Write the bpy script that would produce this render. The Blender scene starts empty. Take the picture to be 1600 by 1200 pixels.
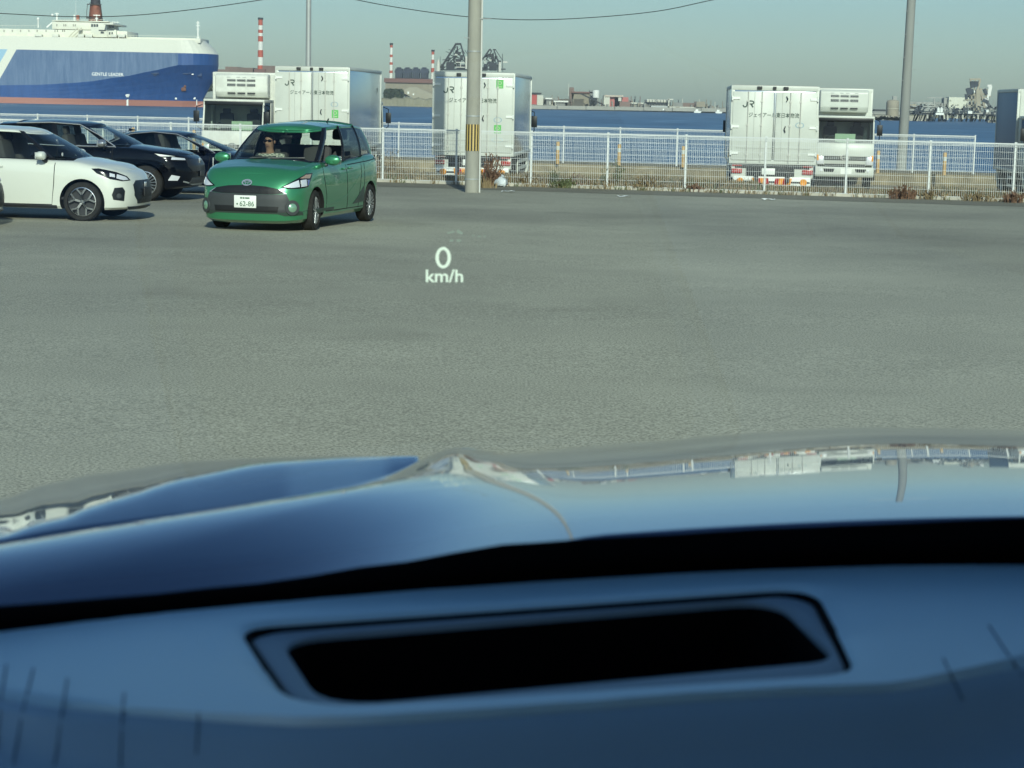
import bpy, bmesh, math, random
from mathutils import Vector, Matrix
from mathutils.bvhtree import BVHTree

random.seed(7)
SC = bpy.context.scene
COL = SC.collection
R = math.radians

# ------------------------------------------------------------------ camera
CAM_Z = 1.87
FPX = 3000.0                      # focal length in pixels of the 1600 px wide photograph
PITCH, ROLL = R(8.33), R(1.25)
c_f = Vector((0, math.cos(PITCH), -math.sin(PITCH)))
c_r0 = Vector((1, 0, 0))
c_u0 = Vector((0, math.sin(PITCH), math.cos(PITCH)))
c_r = c_r0 * math.cos(ROLL) + c_u0 * math.sin(ROLL)
c_u = c_u0 * math.cos(ROLL) - c_r0 * math.sin(ROLL)
CAM = Vector((0, 0, CAM_Z))
cam_d = bpy.data.cameras.new('camera')
cam = bpy.data.objects.new('camera', cam_d)
COL.objects.link(cam)
cam.matrix_world = Matrix(((c_r.x, c_u.x, -c_f.x, 0), (c_r.y, c_u.y, -c_f.y, 0), (c_r.z, c_u.z, -c_f.z, CAM_Z), (0, 0, 0, 1)))
cam_d.sensor_width = 36.0
cam_d.lens = 36.0 * FPX / 1600.0
cam_d.clip_start = 0.05
cam_d.clip_end = 40000
cam_d.dof.use_dof = True
cam_d.dof.focus_distance = 26.0
cam_d.dof.aperture_fstop = (cam_d.lens / 1000.0) / 0.0042
SC.camera = cam

# ------------------------------------------------------------------ light
SUN_EL, SUN_AZ = R(27), R(7.5)     # sun stands behind the camera, a little to the right
w = bpy.data.worlds.new('World')
SC.world = w
w.use_nodes = True
nt = w.node_tree
bg = nt.nodes['Background']
sky = nt.nodes.new('ShaderNodeTexSky')
sky.sky_type = 'NISHITA'
sky.sun_disc = False
sky.sun_elevation = SUN_EL
sky.sun_rotation = math.pi - SUN_AZ
sky.air_density = 1.0
sky.dust_density = 0.75
sky.ozone_density = 4.8
nt.links.new(sky.outputs[0], bg.inputs[0])
bg.inputs[1].default_value = 0.084
sun_d = bpy.data.lights.new('sun', 'SUN')
sun_d.energy = 3.25
sun_d.angle = R(0.53)
sun_d.color = (1.0, 0.94, 0.84)
sun = bpy.data.objects.new('sun', sun_d)
COL.objects.link(sun)
sun_dir = Vector((-math.sin(SUN_AZ) * math.cos(SUN_EL), math.cos(SUN_AZ) * math.cos(SUN_EL), -math.sin(SUN_EL)))
sun.rotation_euler = sun_dir.to_track_quat('-Z', 'Y').to_euler()
sun.location = (5, -30, 20)
SC.view_settings.view_transform = 'Standard'
SC.view_settings.look = 'None'
SC.view_settings.exposure = 0.3
SC.view_settings.gamma = 1.0
SC.view_settings.use_curve_mapping = False
SC.cycles.max_bounces = 10
SC.cycles.transparent_max_bounces = 16

# ------------------------------------------------------------------ helpers
def gz(y):
    return -0.0055 * y

SEA_Z = CAM_Z - 5.1

def ray(px, py):
    return (c_f * FPX + c_r * (px - 800) + c_u * (600 - py)).normalized()

def at(px, py, Y):
    d = ray(px, py)
    return CAM + d * (Y / d.y)

def onz(px, py, z):
    d = ray(px, py)
    return CAM + d * ((z - CAM_Z) / d.z)

def ongr(px, py):
    d = ray(px, py)
    t = CAM_Z / (-0.0055 * d.y - d.z)
    return CAM + d * t

def tag(o, label=None, cat=None, group=None, kind=None):
    if label: o['label'] = label
    if cat: o['category'] = cat
    if group: o['group'] = group
    if kind: o['kind'] = kind
    return o

def thing(name, label, cat, loc=(0, 0, 0), rz=0, group=None):
    o = bpy.data.objects.new(name, None)
    COL.objects.link(o)
    o.location = loc
    o.rotation_euler = (0, 0, rz)
    o.empty_display_size = 0.3
    return tag(o, label, cat, group)

def copy_tree(o, parent=None):
    c = o.copy()
    COL.objects.link(c)
    c.parent = parent
    for ch in list(o.children):
        copy_tree(ch, c)
    return c

def lerp(a, b, t):
    return a + (b - a) * t

def sstep(a, b, x):
    t = max(0.0, min(1.0, (x - a) / (b - a)))
    return t * t * (3 - 2 * t)

def knots(ks, x):
    ks = sorted(ks)
    if x <= ks[0][0]: return ks[0][1]
    if x >= ks[-1][0]: return ks[-1][1]
    for (a, va), (b, vb) in zip(ks, ks[1:]):
        if a <= x <= b:
            t = (x - a) / (b - a)
            return lerp(va, vb, t * t * (3 - 2 * t) * 0.5 + t * 0.5)

class MB:
    """collects shapes; build() links them as ONE mesh object"""
    def __init__(self):
        self.v, self.f, self.m, self.cur = [], [], [], 0
    def add(self, vs, fs, M=None):
        n = len(self.v)
        for p in vs:
            p = Vector(p)
            self.v.append(M @ p if M else p)
        for f in fs:
            self.f.append([i + n for i in f])
            self.m.append(self.cur)
        return self
    def box(self, c, s, rz=0, M=None, taper=1.0):
        hx, hy, hz = s[0] / 2, s[1] / 2, s[2] / 2
        vs = []
        for z, k in ((-hz, 1.0), (hz, taper)):
            vs += [(-hx * k, -hy * k, z), (hx * k, -hy * k, z), (hx * k, hy * k, z), (-hx * k, hy * k, z)]
        T = Matrix.Translation(c) @ Matrix.Rotation(rz, 4, 'Z')
        if M: T = M @ T
        return self.add(vs, [(0, 3, 2, 1), (4, 5, 6, 7), (0, 1, 5, 4), (1, 2, 6, 5), (2, 3, 7, 6), (3, 0, 4, 7)], T)
    def cyl(self, p0, p1, r0, r1=None, n=12, cap=True):
        r1 = r0 if r1 is None else r1
        p0, p1 = Vector(p0), Vector(p1)
        d = (p1 - p0).normalized()
        a = d.orthogonal().normalized()
        b = d.cross(a)
        vs = []
        for p, r in ((p0, r0), (p1, r1)):
            for i in range(n):
                t = 2 * math.pi * i / n
                vs.append(p + a * (r * math.cos(t)) + b * (r * math.sin(t)))
        fs = [(i, (i + 1) % n, n + (i + 1) % n, n + i) for i in range(n)]
        if cap:
            fs += [tuple(range(n - 1, -1, -1)), tuple(range(n, 2 * n))]
        return self.add(vs, fs)
    def tube(self, path, r, n=6):
        for a, b in zip(path, path[1:]):
            self.cyl(a, b, r, n=n)
        return self
    def bar(self, a, b, wx, wz):
        """square bar from a to b"""
        a, b = Vector(a), Vector(b)
        d = (b - a).normalized()
        s = d.cross(Vector((0, 0, 1)))
        if s.length < 1e-3: s = Vector((1, 0, 0))
        s.normalize()
        u = s.cross(d)
        vs = []
        for p in (a, b):
            for i, j in ((-1, -1), (1, -1), (1, 1), (-1, 1)):
                vs.append(p + s * (i * wx / 2) + u * (j * wz / 2))
        return self.add(vs, [(0, 1, 2, 3), (7, 6, 5, 4), (0, 4, 5, 1), (1, 5, 6, 2), (2, 6, 7, 3), (3, 7, 4, 0)])
    def lathe(self, prof, n=24, c=(0, 0, 0), axis='Z', M=None):
        vs, fs = [], []
        for r, z in prof:
            for i in range(n):
                t = 2 * math.pi * i / n
                x, y = r * math.cos(t), r * math.sin(t)
                p = (x, y, z) if axis == 'Z' else ((x, z, y) if axis == 'Y' else (z, x, y))
                vs.append(Vector(p) + Vector(c))
        for k in range(len(prof) - 1):
            for i in range(n):
                j = (i + 1) % n
                q = (k * n + i, k * n + j, (k + 1) * n + j, (k + 1) * n + i)
                fs.append(q if axis != 'Y' else q[::-1])
        return self.add(vs, fs, M)
    def prism(self, poly, a, b, axis='X', M=None):
        """poly in the two other axes, extruded along axis from a to b"""
        n = len(poly)
        vs = []
        for t in (a, b):
            for u, v in poly:
                vs.append((t, u, v) if axis == 'X' else ((u, t, v) if axis == 'Y' else (u, v, t)))
        fs = [tuple(range(n)), tuple(range(2 * n - 1, n - 1, -1))] + [(i, n + i, n + (i + 1) % n, (i + 1) % n) for i in range(n)]
        return self.add(vs, fs, M)
    def build(self, name, mats, parent=None, smooth=False, bevel=0, seg=2, loc=None):
        me = bpy.data.meshes.new(name)
        me.from_pydata([tuple(p) for p in self.v], [], self.f)
        if not isinstance(mats, (list, tuple)): mats = [mats]
        for m_ in mats: me.materials.append(m_)
        me.polygons.foreach_set('material_index', self.m)
        bm = bmesh.new()
        bm.from_mesh(me)
        bmesh.ops.recalc_face_normals(bm, faces=bm.faces)
        if bevel:
            es = [e for e in bm.edges if len(e.link_faces) == 2 and e.calc_face_angle(0) > R(30)]
            bmesh.ops.bevel(bm, geom=es, offset=bevel, segments=seg, profile=0.5, affect='EDGES', clamp_overlap=True)
        bm.to_mesh(me)
        bm.free()
        if smooth or bevel:
            me.polygons.foreach_set('use_smooth', [True] * len(me.polygons))
            me.set_sharp_from_angle(angle=R(38))
        o = bpy.data.objects.new(name, me)
        COL.objects.link(o)
        if parent: o.parent = parent
        if loc: o.location = loc
        return o

_txt_cache = {}
def text_geo(s):
    if s not in _txt_cache:
        cu = bpy.data.curves.new('lettering', 'FONT')
        cu.body = s
        cu.resolution_u = 3
        cu.offset = 0.012
        o = bpy.data.objects.new('lettering', cu)
        COL.objects.link(o)
        bpy.context.view_layer.update()
        me = bpy.data.meshes.new_from_object(o.evaluated_get(bpy.context.evaluated_depsgraph_get()))
        vs = [tuple(v.co) for v in me.vertices]
        fs = [tuple(p.vertices) for p in me.polygons]
        bpy.data.objects.remove(o)
        bpy.data.meshes.remove(me)
        xs, ys = [p[0] for p in vs], [p[1] for p in vs]
        x0, x1, y0, y1 = min(xs), max(xs), min(ys), max(ys)
        _txt_cache[s] = ([((x - x0) / (x1 - x0), (y - y0) / (y1 - y0)) for x, y, z in vs], fs)
    return _txt_cache[s]

def put_text(mb, s, o, right, up, wdt, hgt):
    """lettering with its lower left corner at o"""
    vs, fs = text_geo(s)
    o, right, up = Vector(o), Vector(right), Vector(up)
    return mb.add([o + right * (x * wdt) + up * (y * hgt) for x, y in vs], fs)

# ------------------------------------------------------------------ materials
MATS = {}
def mat(name, col, rough=0.6, metal=0.0, spec=0.5, var=0.0, vscale=3.0, coat=0.0, bump=0.0, bscale=20.0, stretch=None):
    if name in MATS: return MATS[name]
    m = bpy.data.materials.new(name)
    m.use_nodes = True
    t = m.node_tree
    b = t.nodes['Principled BSDF']
    b.inputs['Base Color'].default_value = (*col, 1)
    b.inputs['Roughness'].default_value = rough
    b.inputs['Metallic'].default_value = metal
    b.inputs['Specular IOR Level'].default_value = spec
    if coat:
        b.inputs['Coat Weight'].default_value = coat
        b.inputs['Coat Roughness'].default_value = 0.03
    if var or bump:
        tc = t.nodes.new('ShaderNodeTexCoord')
        mp = t.nodes.new('ShaderNodeMapping')
        t.links.new(tc.outputs['Object'], mp.inputs[0])
        if stretch: mp.inputs['Scale'].default_value = stretch
    if var:
        n = t.nodes.new('ShaderNodeTexNoise')
        n.inputs['Scale'].default_value = vscale
        n.inputs['Detail'].default_value = 6
        n.inputs['Roughness'].default_value = 0.65
        t.links.new(mp.outputs[0], n.inputs['Vector'])
        r = t.nodes.new('ShaderNodeValToRGB')
        r.color_ramp.elements[0].position = 0.3
        r.color_ramp.elements[1].position = 0.7
        r.color_ramp.elements[0].color = (*[max(0, c * (1 - var)) for c in col], 1)
        r.color_ramp.elements[1].color = (*[min(1, c * (1 + var)) for c in col], 1)
        t.links.new(n.outputs[0], r.inputs[0])
        t.links.new(r.outputs[0], b.inputs['Base Color'])
    if bump:
        n2 = t.nodes.new('ShaderNodeTexNoise')
        n2.inputs['Scale'].default_value = bscale
        n2.inputs['Detail'].default_value = 4
        t.links.new(mp.outputs[0], n2.inputs['Vector'])
        bp = t.nodes.new('ShaderNodeBump')
        bp.inputs['Strength'].default_value = bump
        bp.inputs['Distance'].default_value = 0.05
        t.links.new(n2.outputs[0], bp.inputs['Height'])
        t.links.new(bp.outputs[0], b.inputs['Normal'])
    MATS[name] = m
    return m

def glass(name, tint, refl=0.6, rough=0.0, ior=1.5):
    m = bpy.data.materials.new(name)
    m.use_nodes = True
    t = m.node_tree
    for n in list(t.nodes):
        if n.type != 'OUTPUT_MATERIAL': t.nodes.remove(n)
    out = [n for n in t.nodes if n.type == 'OUTPUT_MATERIAL'][0]
    tr = t.nodes.new('ShaderNodeBsdfTransparent')
    tr.inputs[0].default_value = (*tint, 1)
    gl = t.nodes.new('ShaderNodeBsdfGlossy')
    gl.inputs['Roughness'].default_value = rough
    fr = t.nodes.new('ShaderNodeFresnel')
    fr.inputs['IOR'].default_value = ior
    mu = t.nodes.new('ShaderNodeMath')
    mu.operation = 'MULTIPLY'
    mu.inputs[1].default_value = refl
    mx = t.nodes.new('ShaderNodeMixShader')
    t.links.new(fr.outputs[0], mu.inputs[0])
    t.links.new(mu.outputs[0], mx.inputs[0])
    t.links.new(tr.outputs[0], mx.inputs[1])
    t.links.new(gl.outputs[0], mx.inputs[2])
    t.links.new(mx.outputs[0], out.inputs[0])
    MATS[name] = m
    return m

def emit(name, col, s):
    m = bpy.data.materials.new(name)
    m.use_nodes = True
    t = m.node_tree
    b = t.nodes['Principled BSDF']
    b.inputs['Base Color'].default_value = (0, 0, 0, 1)
    b.inputs['Specular IOR Level'].default_value = 0
    b.inputs['Emission Color'].default_value = (*col, 1)
    b.inputs['Emission Strength'].default_value = s
    MATS[name] = m
    return m

BLACK = mat('black_plastic', (0.012, 0.013, 0.014), 0.45, spec=0.4)
DARK = mat('dark_grey', (0.03, 0.031, 0.033), 0.6)
RUBBER = mat('rubber', (0.028, 0.027, 0.025), 0.85, spec=0.2, var=0.3, vscale=9)
CHROME = mat('chrome', (0.78, 0.79, 0.80), 0.2, 0.75)
ALLOY = mat('alloy', (0.6, 0.61, 0.63), 0.25, 1.0)
WHITE = mat('white_paint', (0.60, 0.62, 0.555), 0.4, var=0.09, vscale=1.2)
WHITE_DIRTY = mat('grimy_white', (0.66, 0.67, 0.60), 0.5, var=0.14, vscale=2.2)
PLATE = mat('plate_white', (0.85, 0.86, 0.80), 0.4)
INK = mat('dark_ink', (0.07, 0.10, 0.08), 0.6)
INK_PALE = mat('faded_ink', (0.25, 0.30, 0.26), 0.6)
RED = mat('red_lens', (0.42, 0.03, 0.025), 0.25)
ORANGE = mat('orange_lens', (0.85, 0.33, 0.03), 0.3)
GREEN_STICKER = mat('green_sticker', (0.13, 0.5, 0.12), 0.5)
LAMP = mat('lamp_reflector', (0.85, 0.86, 0.88), 0.25, 0.35)
GLASS = glass('car_glass', (0.88, 0.93, 0.90), 0.9)
GLASS_DARK = glass('privacy_glass', (0.10, 0.13, 0.14), 1.0)
LENS = glass('clear_lens', (0.9, 0.92, 0.93), 1.0)
SEAT = mat('seat_cloth', (0.06, 0.058, 0.055), 0.9)
SEAT_TAN = mat('seat_brown', (0.16, 0.09, 0.05), 0.8)
SKIN = mat('skin', (0.50, 0.29, 0.19), 0.55)
HAIR = mat('grey_hair', (0.10, 0.095, 0.09), 0.8, var=0.4, vscale=60)
SHADE_SIDE = mat('silver_in_shade', (0.22, 0.28, 0.38), 0.5, 0.2, var=0.05, vscale=0.8)  # silver skin with its sunless blue tone put into the colour
SILVER = mat('silver_panel', (0.66, 0.70, 0.74), 0.22, 0.92, var=0.05, vscale=0.8)
CONC = mat('concrete', (0.33, 0.32, 0.27), 0.85, var=0.12, vscale=4, stretch=(1, 1, 0.3))
GALV = mat('galvanised', (0.42, 0.44, 0.43), 0.5, 0.3, var=0.08, vscale=2)
# ------------------------------------------------------------------ setting
def FN(x): return 50.21 - 0.257 * x        # line of the near fence
def FB(x): return 76.02 - 0.227 * x        # line of the quay fence

def sheet(name, pts, m, lift=0.0, kind='structure', sub=0):
    mb = MB()
    mb.add([(x, y, (gz(y) if z is None else z) + lift) for x, y, z in pts], [tuple(range(len(pts)))])
    o = mb.build(name, m)
    tag(o, kind=kind)
    return o

def asphalt_mat(name, base, patch, speck=0.5, near_pale=False):
    m = bpy.data.materials.new(name)
    m.use_nodes = True
    t = m.node_tree
    b = t.nodes['Principled BSDF']
    b.inputs['Roughness'].default_value = 0.85
    b.inputs['Specular IOR Level'].default_value = 0.25
    tc = t.nodes.new('ShaderNodeTexCoord')
    def noise(scale, det, rough, vec=(1, 1, 1)):
        mp = t.nodes.new('ShaderNodeMapping')
        mp.inputs['Scale'].default_value = vec
        t.links.new(tc.outputs['Object'], mp.inputs[0])
        n = t.nodes.new('ShaderNodeTexNoise')
        n.inputs['Scale'].default_value = scale
        n.inputs['Detail'].default_value = det
        n.inputs['Roughness'].default_value = rough
        t.links.new(mp.outputs[0], n.inputs['Vector'])
        return n.outputs[0]
    def ramp(sock, p0, c0, p1, c1):
        r = t.nodes.new('ShaderNodeValToRGB')
        r.color_ramp.elements[0].position, r.color_ramp.elements[1].position = p0, p1
        r.color_ramp.elements[0].color, r.color_ramp.elements[1].color = (*c0, 1), (*c1, 1)
        t.links.new(sock, r.inputs[0])
        return r.outputs[0]
    def mix(a, b_, f, mode='MULTIPLY'):
        x = t.nodes.new('ShaderNodeMix')
        x.data_type = 'RGBA'
        x.blend_type = mode
        if isinstance(f, float): x.inputs[0].default_value = f
        else: t.links.new(f, x.inputs[0])
        t.links.new(a, x.inputs[6])
        t.links.new(b_, x.inputs[7])
        return x.outputs[2]
    big = ramp(noise(0.06, 5, 0.6, (1, 1, 1)), 0.35, base, 0.65, patch)
    if near_pale:  # colour turns paler towards the near end of the lot
        sp_ = t.nodes.new('ShaderNodeSeparateXYZ')
        t.links.new(tc.outputs['Object'], sp_.inputs[0])
        wob = t.nodes.new('ShaderNodeMath'); wob.operation = 'MULTIPLY_ADD'; wob.inputs[1].default_value = 14.0
        t.links.new(noise(0.12, 3, 0.6), wob.inputs[0]); t.links.new(sp_.outputs['Y'], wob.inputs[2])
        mr = t.nodes.new('ShaderNodeMapRange'); mr.interpolation_type = 'SMOOTHSTEP'
        mr.inputs['From Min'].default_value = 13.0; mr.inputs['From Max'].default_value = 33.0
        mr.inputs['To Min'].default_value = 0.72; mr.inputs['To Max'].default_value = 0.0
        t.links.new(wob.outputs[0], mr.inputs[0])
        pr = t.nodes.new('ShaderNodeRGB'); pr.outputs[0].default_value = (*patch, 1)
        big = mix(big, pr.outputs[0], mr.outputs[0], 'MIX')
    mid = ramp(noise(0.9, 5, 0.6, (1, 1, 1)), 0.3, (0.93,) * 3, 0.7, (1.05,) * 3)
    fine = ramp(noise(55, 4, 0.7), 0.38, (1 - speck,) * 3, 0.64, (1 + speck,) * 3)
    vo = t.nodes.new('ShaderNodeTexVoronoi')
    vo.inputs['Scale'].default_value = 22
    t.links.new(tc.outputs['Object'], vo.inputs['Vector'])
    chips = ramp(vo.outputs['Distance'], 0.06, (1.0, 1.0, 1.0), 0.16, (0, 0, 0))
    lightsp = ramp(noise(11, 2, 0.5), 0.52, (0, 0, 0), 0.66, (1, 1, 1))
    chips = mix(chips, lightsp, 1.0)
    blot = ramp(noise(0.42, 3, 0.5), 0.62, (1, 1, 1), 0.74, (0.84,) * 3)
    c = mix(mix(mix(big, mid, 1.0), fine, 1.0), blot, 1.0)
    pale = t.nodes.new('ShaderNodeRGB')
    pale.outputs[0].default_value = (0.62, 0.60, 0.48, 1)
    c = mix(c, pale.outputs[0], chips, 'MIX')
    t.links.new(c, b.inputs['Base Color'])
    bp = t.nodes.new('ShaderNodeBump')
    bp.inputs['Strength'].default_value = 0.55
    bp.inputs['Distance'].default_value = 0.012
    t.links.new(noise(30, 4, 0.75), bp.inputs['Height'])
    t.links.new(bp.outputs[0], b.inputs['Normal'])
    return m

ASPHALT = asphalt_mat('lot_asphalt', (0.255, 0.246, 0.196), (0.50, 0.482, 0.37), speck=0.42, near_pale=True)
VERGE = asphalt_mat('dirty_asphalt', (0.19, 0.178, 0.135), (0.25, 0.235, 0.18), 0.35)
YARD = mat('yard_ground', (0.27, 0.235, 0.165), 0.9, var=0.4, vscale=0.5)

XA, XB = -75.0, 75.0
sheet('parking_lot', [(XA, -30, None), (XB, -30, None), (XB, FN(XB) - 0.1, None), (XA, FN(XA) - 0.1, None)], ASPHALT)
sheet('verge', [(XA, FN(XA) - 3.4, None), (XB, FN(XB) - 2.6, None), (XB, FN(XB) - 0.12, None), (XA, FN(XA) - 0.12, None)], VERGE, 0.004)
YD = 0.45                                  # the truck yard lies this much lower than the parking lot
sheet('truck_yard', [(XA, FN(XA) + 1.9, None), (XB, FN(XB) + 1.9, None), (XB, FB(XB) - 1.4, None), (XA, FB(XA) - 1.4, None)], YARD, -YD)
BANKM = mat('weedy_bank', (0.23, 0.19, 0.12), 0.95, var=0.45, vscale=1.2)
mb = MB()
for xa, xb in ((XA, XB),):
    for fn, o1, o2, d1, d2 in ((FN, -0.1, 1.3, 0.0, -0.05), (FN, 1.3, 1.95, -0.05, -YD - 0.02), (FB, -1.5, -1.45, -YD - 0.02, 0.0), (FB, -1.45, 2.5, 0.0, 0.0)):
        mb.add([(xa, fn(xa) + o1, gz(fn(xa)) + d1), (xb, fn(xb) + o1, gz(fn(xb)) + d1), (xb, fn(xb) + o2, gz(fn(xb)) + d2), (xa, fn(xa) + o2, gz(fn(xa)) + d2)], [(0, 1, 2, 3)])
tag(mb.build('verge_bank', BANKM), kind='structure')
mb = MB()
mb.add([(XA, FB(XA) + 2.5, gz(FB(XA))), (XB, FB(XB) + 2.5, gz(FB(XB))), (XB, FB(XB) + 2.5, SEA_Z - 2), (XA, FB(XA) + 2.5, SEA_Z - 2)], [(0, 1, 2, 3)])
tag(mb.build('quay_wall', CONC), kind='structure')
# kerb at the foot of the near fence
mb = MB()
dx = Vector((1, -0.257, 0)).normalized()
for k in range(-20, 22):
    a = Vector((k * 3.0, FN(k * 3.0) - 0.1, 0))
    bpt = Vector((k * 3.0 + 2.985, FN(k * 3.0 + 2.985) - 0.1, 0))
    a.z, bpt.z = gz(a.y) + 0.0, gz(bpt.y) + 0.0
    mb.bar(a, bpt, 0.16, 0.15)
tag(mb.build('kerb', mat('pale_kerb', (0.48, 0.45, 0.37), 0.8, var=0.25, vscale=1.3), bevel=0.015), kind='structure')

# water
def water_mat():
    m = bpy.data.materials.new('sea_water')
    m.use_nodes = True
    t = m.node_tree
    b = t.nodes['Principled BSDF']
    b.inputs['Roughness'].default_value = 0.35
    b.inputs['Specular IOR Level'].default_value = 0.18
    tc = t.nodes.new('ShaderNodeTexCoord')
    def noise(scale, vec, det=5):
        mp = t.nodes.new('ShaderNodeMapping')
        mp.inputs['Scale'].default_value = vec
        t.links.new(tc.outputs['Object'], mp.inputs[0])
        n = t.nodes.new('ShaderNodeTexNoise')
        n.inputs['Scale'].default_value = scale
        n.inputs['Detail'].default_value = det
        n.inputs['Roughness'].default_value = 0.6
        t.links.new(mp.outputs[0], n.inputs['Vector'])
        return n.outputs[0]
    r = t.nodes.new('ShaderNodeValToRGB')
    e = r.color_ramp.elements
    e[0].position, e[0].color = 0.34, (0.022, 0.070, 0.165, 1)
    e[1].position, e[1].color = 0.57, (0.058, 0.14, 0.27, 1)
    x = e.new(0.68)
    x.color = (0.13, 0.24, 0.38, 1)  # lightest ripples: glints put into the water colour
    t.links.new(noise(0.16, (0.30, 0.14, 1), 9), r.inputs[0])
    t.links.new(r.outputs[0], b.inputs['Base Color'])
    bp = t.nodes.new('ShaderNodeBump')
    bp.inputs['Strength'].default_value = 1.0
    bp.inputs['Distance'].default_value = 0.6
    t.links.new(noise(0.5, (1, 0.6, 1), 6), bp.inputs['Height'])
    t.links.new(bp.outputs[0], b.inputs['Normal'])
    return m
mb = MB()
mb.add([(-4400, 60, SEA_Z), (4400, 60, SEA_Z), (4400, 2950, SEA_Z), (-4400, 2950, SEA_Z)], [(0, 1, 2, 3)])
tag(mb.build('sea', water_mat()), kind='structure')

# ------------------------------------------------------------------ fences
FENCE = mat('fence_white', (0.66, 0.68, 0.66), 0.45, var=0.08, vscale=0.8)
def make_fence(name, label, line, x0, x1, step, drop_top, hgt, cell, nh, wire, post, end_rail=True):
    """posts every step metres; each panel is a welded wire sheet with a folded top rail"""
    c = math.sqrt(1 + (line(1) - line(0)) ** 2)
    n = int(round((x1 - x0) * c / step))
    org = Vector((x0, line(x0), gz(line(x0))))
    t = thing(name, label, 'fence', org)
    pts = []
    for i in range(n + 1):
        x = x0 + (x1 - x0) * i / n
        pts.append(Vector((x, line(x), gz(line(x)))) - org)
    pm = None
    for i, p in enumerate(pts):
        mb = MB().box((0, 0, hgt / 2), (post, post, hgt)).box((0, 0, hgt + 0.012), (post * 1.2, post * 1.2, 0.024))
        if pm is None:
            pm = mb.build('post', FENCE, t, loc=p)
        else:
            o = pm.copy(); COL.objects.link(o); o.parent = t; o.location = p
    pn = None
    for a, b_ in zip(pts, pts[1:]):
        if pn is None:
            d = b_ - a
            L = d.length
            u = d.normalized()
            nv = int(L / cell)
            mb = MB()
            up = Vector((0, 0, 1))
            off = Vector((u.y, -u.x, 0)) * (post * 0.65)
            for k in range(1, nv):
                q = u * (k * L / nv) + off
                mb.bar(q + up * 0.06, q + up * (hgt - 0.03), wire, wire)
            for k in range(nh):
                z = 0.08 + (hgt - 0.14) * k / (nh - 1)
                wz = wire * (1.15 if 0 < k < nh - 1 else 2.2)
                mb.bar(off * 1.0 + up * z, u * L + off + up * z, wire * 1.1, wz)
            # folded beads at top and bottom
            zt = hgt - 0.02
            mb.bar(off + up * zt, u * L + off + up * zt, 0.03, 0.035)
            mb.bar(off * 1.25 + up * (zt - 0.07), u * L + off * 1.25 + up * (zt - 0.07), wire * 2, wire * 2)
            pn = mb.build('mesh_panel', FENCE, t, loc=a)
        else:
            o = pn.copy(); COL.objects.link(o); o.parent = t; o.location = a
    return t
make_fence('mesh_fence', 'white welded wire fence running along the weedy kerb at the edge of the parking lot', FN, -17.26, 18.0, 2.0, 0, 1.42, 0.05, 9, 0.0055, 0.048)
make_fence('mesh_fence', 'white wire fence further back along the water behind the trucks', FB, -24.32, 17.05, 2.2, 0, 1.42, 0.055, 9, 0.0055, 0.05)

# bollards inside the truck yard
BOL = mat('bollard_orange', (0.50, 0.32, 0.13), 0.55, var=0.15, vscale=5)
def bollard(px, py, Y, label):
    p = at(px, py, Y)
    t = thing('bollard', label, 'bollard', (p.x, p.y, gz(p.y)), 0, 'orange bollards in front of the quay fence')
    h = p.z - gz(p.y)
    MB().lathe([(0.0, 0), (0.065, 0), (0.065, h - 0.03), (0.045, h - 0.005), (0, h)], 14).build('pole', BOL, t, True)
    MB().lathe([(0.067, h * 0.62), (0.0675, h * 0.62), (0.0675, h * 0.80), (0.067, h * 0.80)], 14).build('band', WHITE, t, True)
bollard(872, 221, 74, 'orange bollard behind the fence just right of the middle white truck')
bollard(968, 225, 73.6, 'paler orange bollard behind the fence beside tall weed stems')
bollard(1068, 228, 73, 'orange bollard behind the fence left of the right hand truck pair')
bollard(1373, 235, 71, 'orange bollard behind the fence just right of the white truck cab')
bollard(1477, 238, 70, 'orange bollard at the right end of the quay fence')
bollard(24, 190, 77, 'orange bollard top showing above the white hatchback roof')
bollard(208, 199, 77, 'orange bollard top showing above the rear end of the dark sedan')
bollard(303, 203, 76, 'orange bollard top showing above the dark sedan windscreen')

# ------------------------------------------------------------------ poles and cables
p = ongr(737, 300.5)
t = thing('utility_pole', 'round concrete utility pole with a yellow and black striped band', 'pole', p)
MB().lathe([(0.165, -0.1), (0.162, 3), (0.13, 12)], 28).build('shaft', CONC, t, True)
def stripes():
    m = bpy.data.materials.new('warning_stripes')
    m.use_nodes = True
    n = m.node_tree
    b = n.nodes['Principled BSDF']
    b.inputs['Roughness'].default_value = 0.5
    tc = n.nodes.new('ShaderNodeTexCoord')
    gr = n.nodes.new('ShaderNodeTexGradient')
    gr.gradient_type = 'RADIAL'
    mu = n.nodes.new('ShaderNodeMath'); mu.operation = 'MULTIPLY'; mu.inputs[1].default_value = 14
    fr = n.nodes.new('ShaderNodeMath'); fr.operation = 'FRACT'
    gt = n.nodes.new('ShaderNodeMath'); gt.operation = 'GREATER_THAN'; gt.inputs[1].default_value = 0.5
    mx = n.nodes.new('ShaderNodeMix'); mx.data_type = 'RGBA'
    mx.inputs[6].default_value = (0.03, 0.026, 0.015, 1)
    mx.inputs[7].default_value = (0.60, 0.43, 0.15, 1)
    n.links.new(tc.outputs['Object'], gr.inputs[0]); n.links.new(gr.outputs['Fac'], mu.inputs[0])
    n.links.new(mu.outputs[0], fr.inputs[0]); n.links.new(fr.outputs[0], gt.inputs[0])
    n.links.new(gt.outputs[0], mx.inputs[0]); n.links.new(mx.outputs[2], b.inputs['Base Color'])
    return m
MB().lathe([(0.166, 0.98), (0.172, 0.98), (0.171, 1.60), (0.165, 1.60)], 28).build('warning_band', stripes(), t, True)
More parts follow.
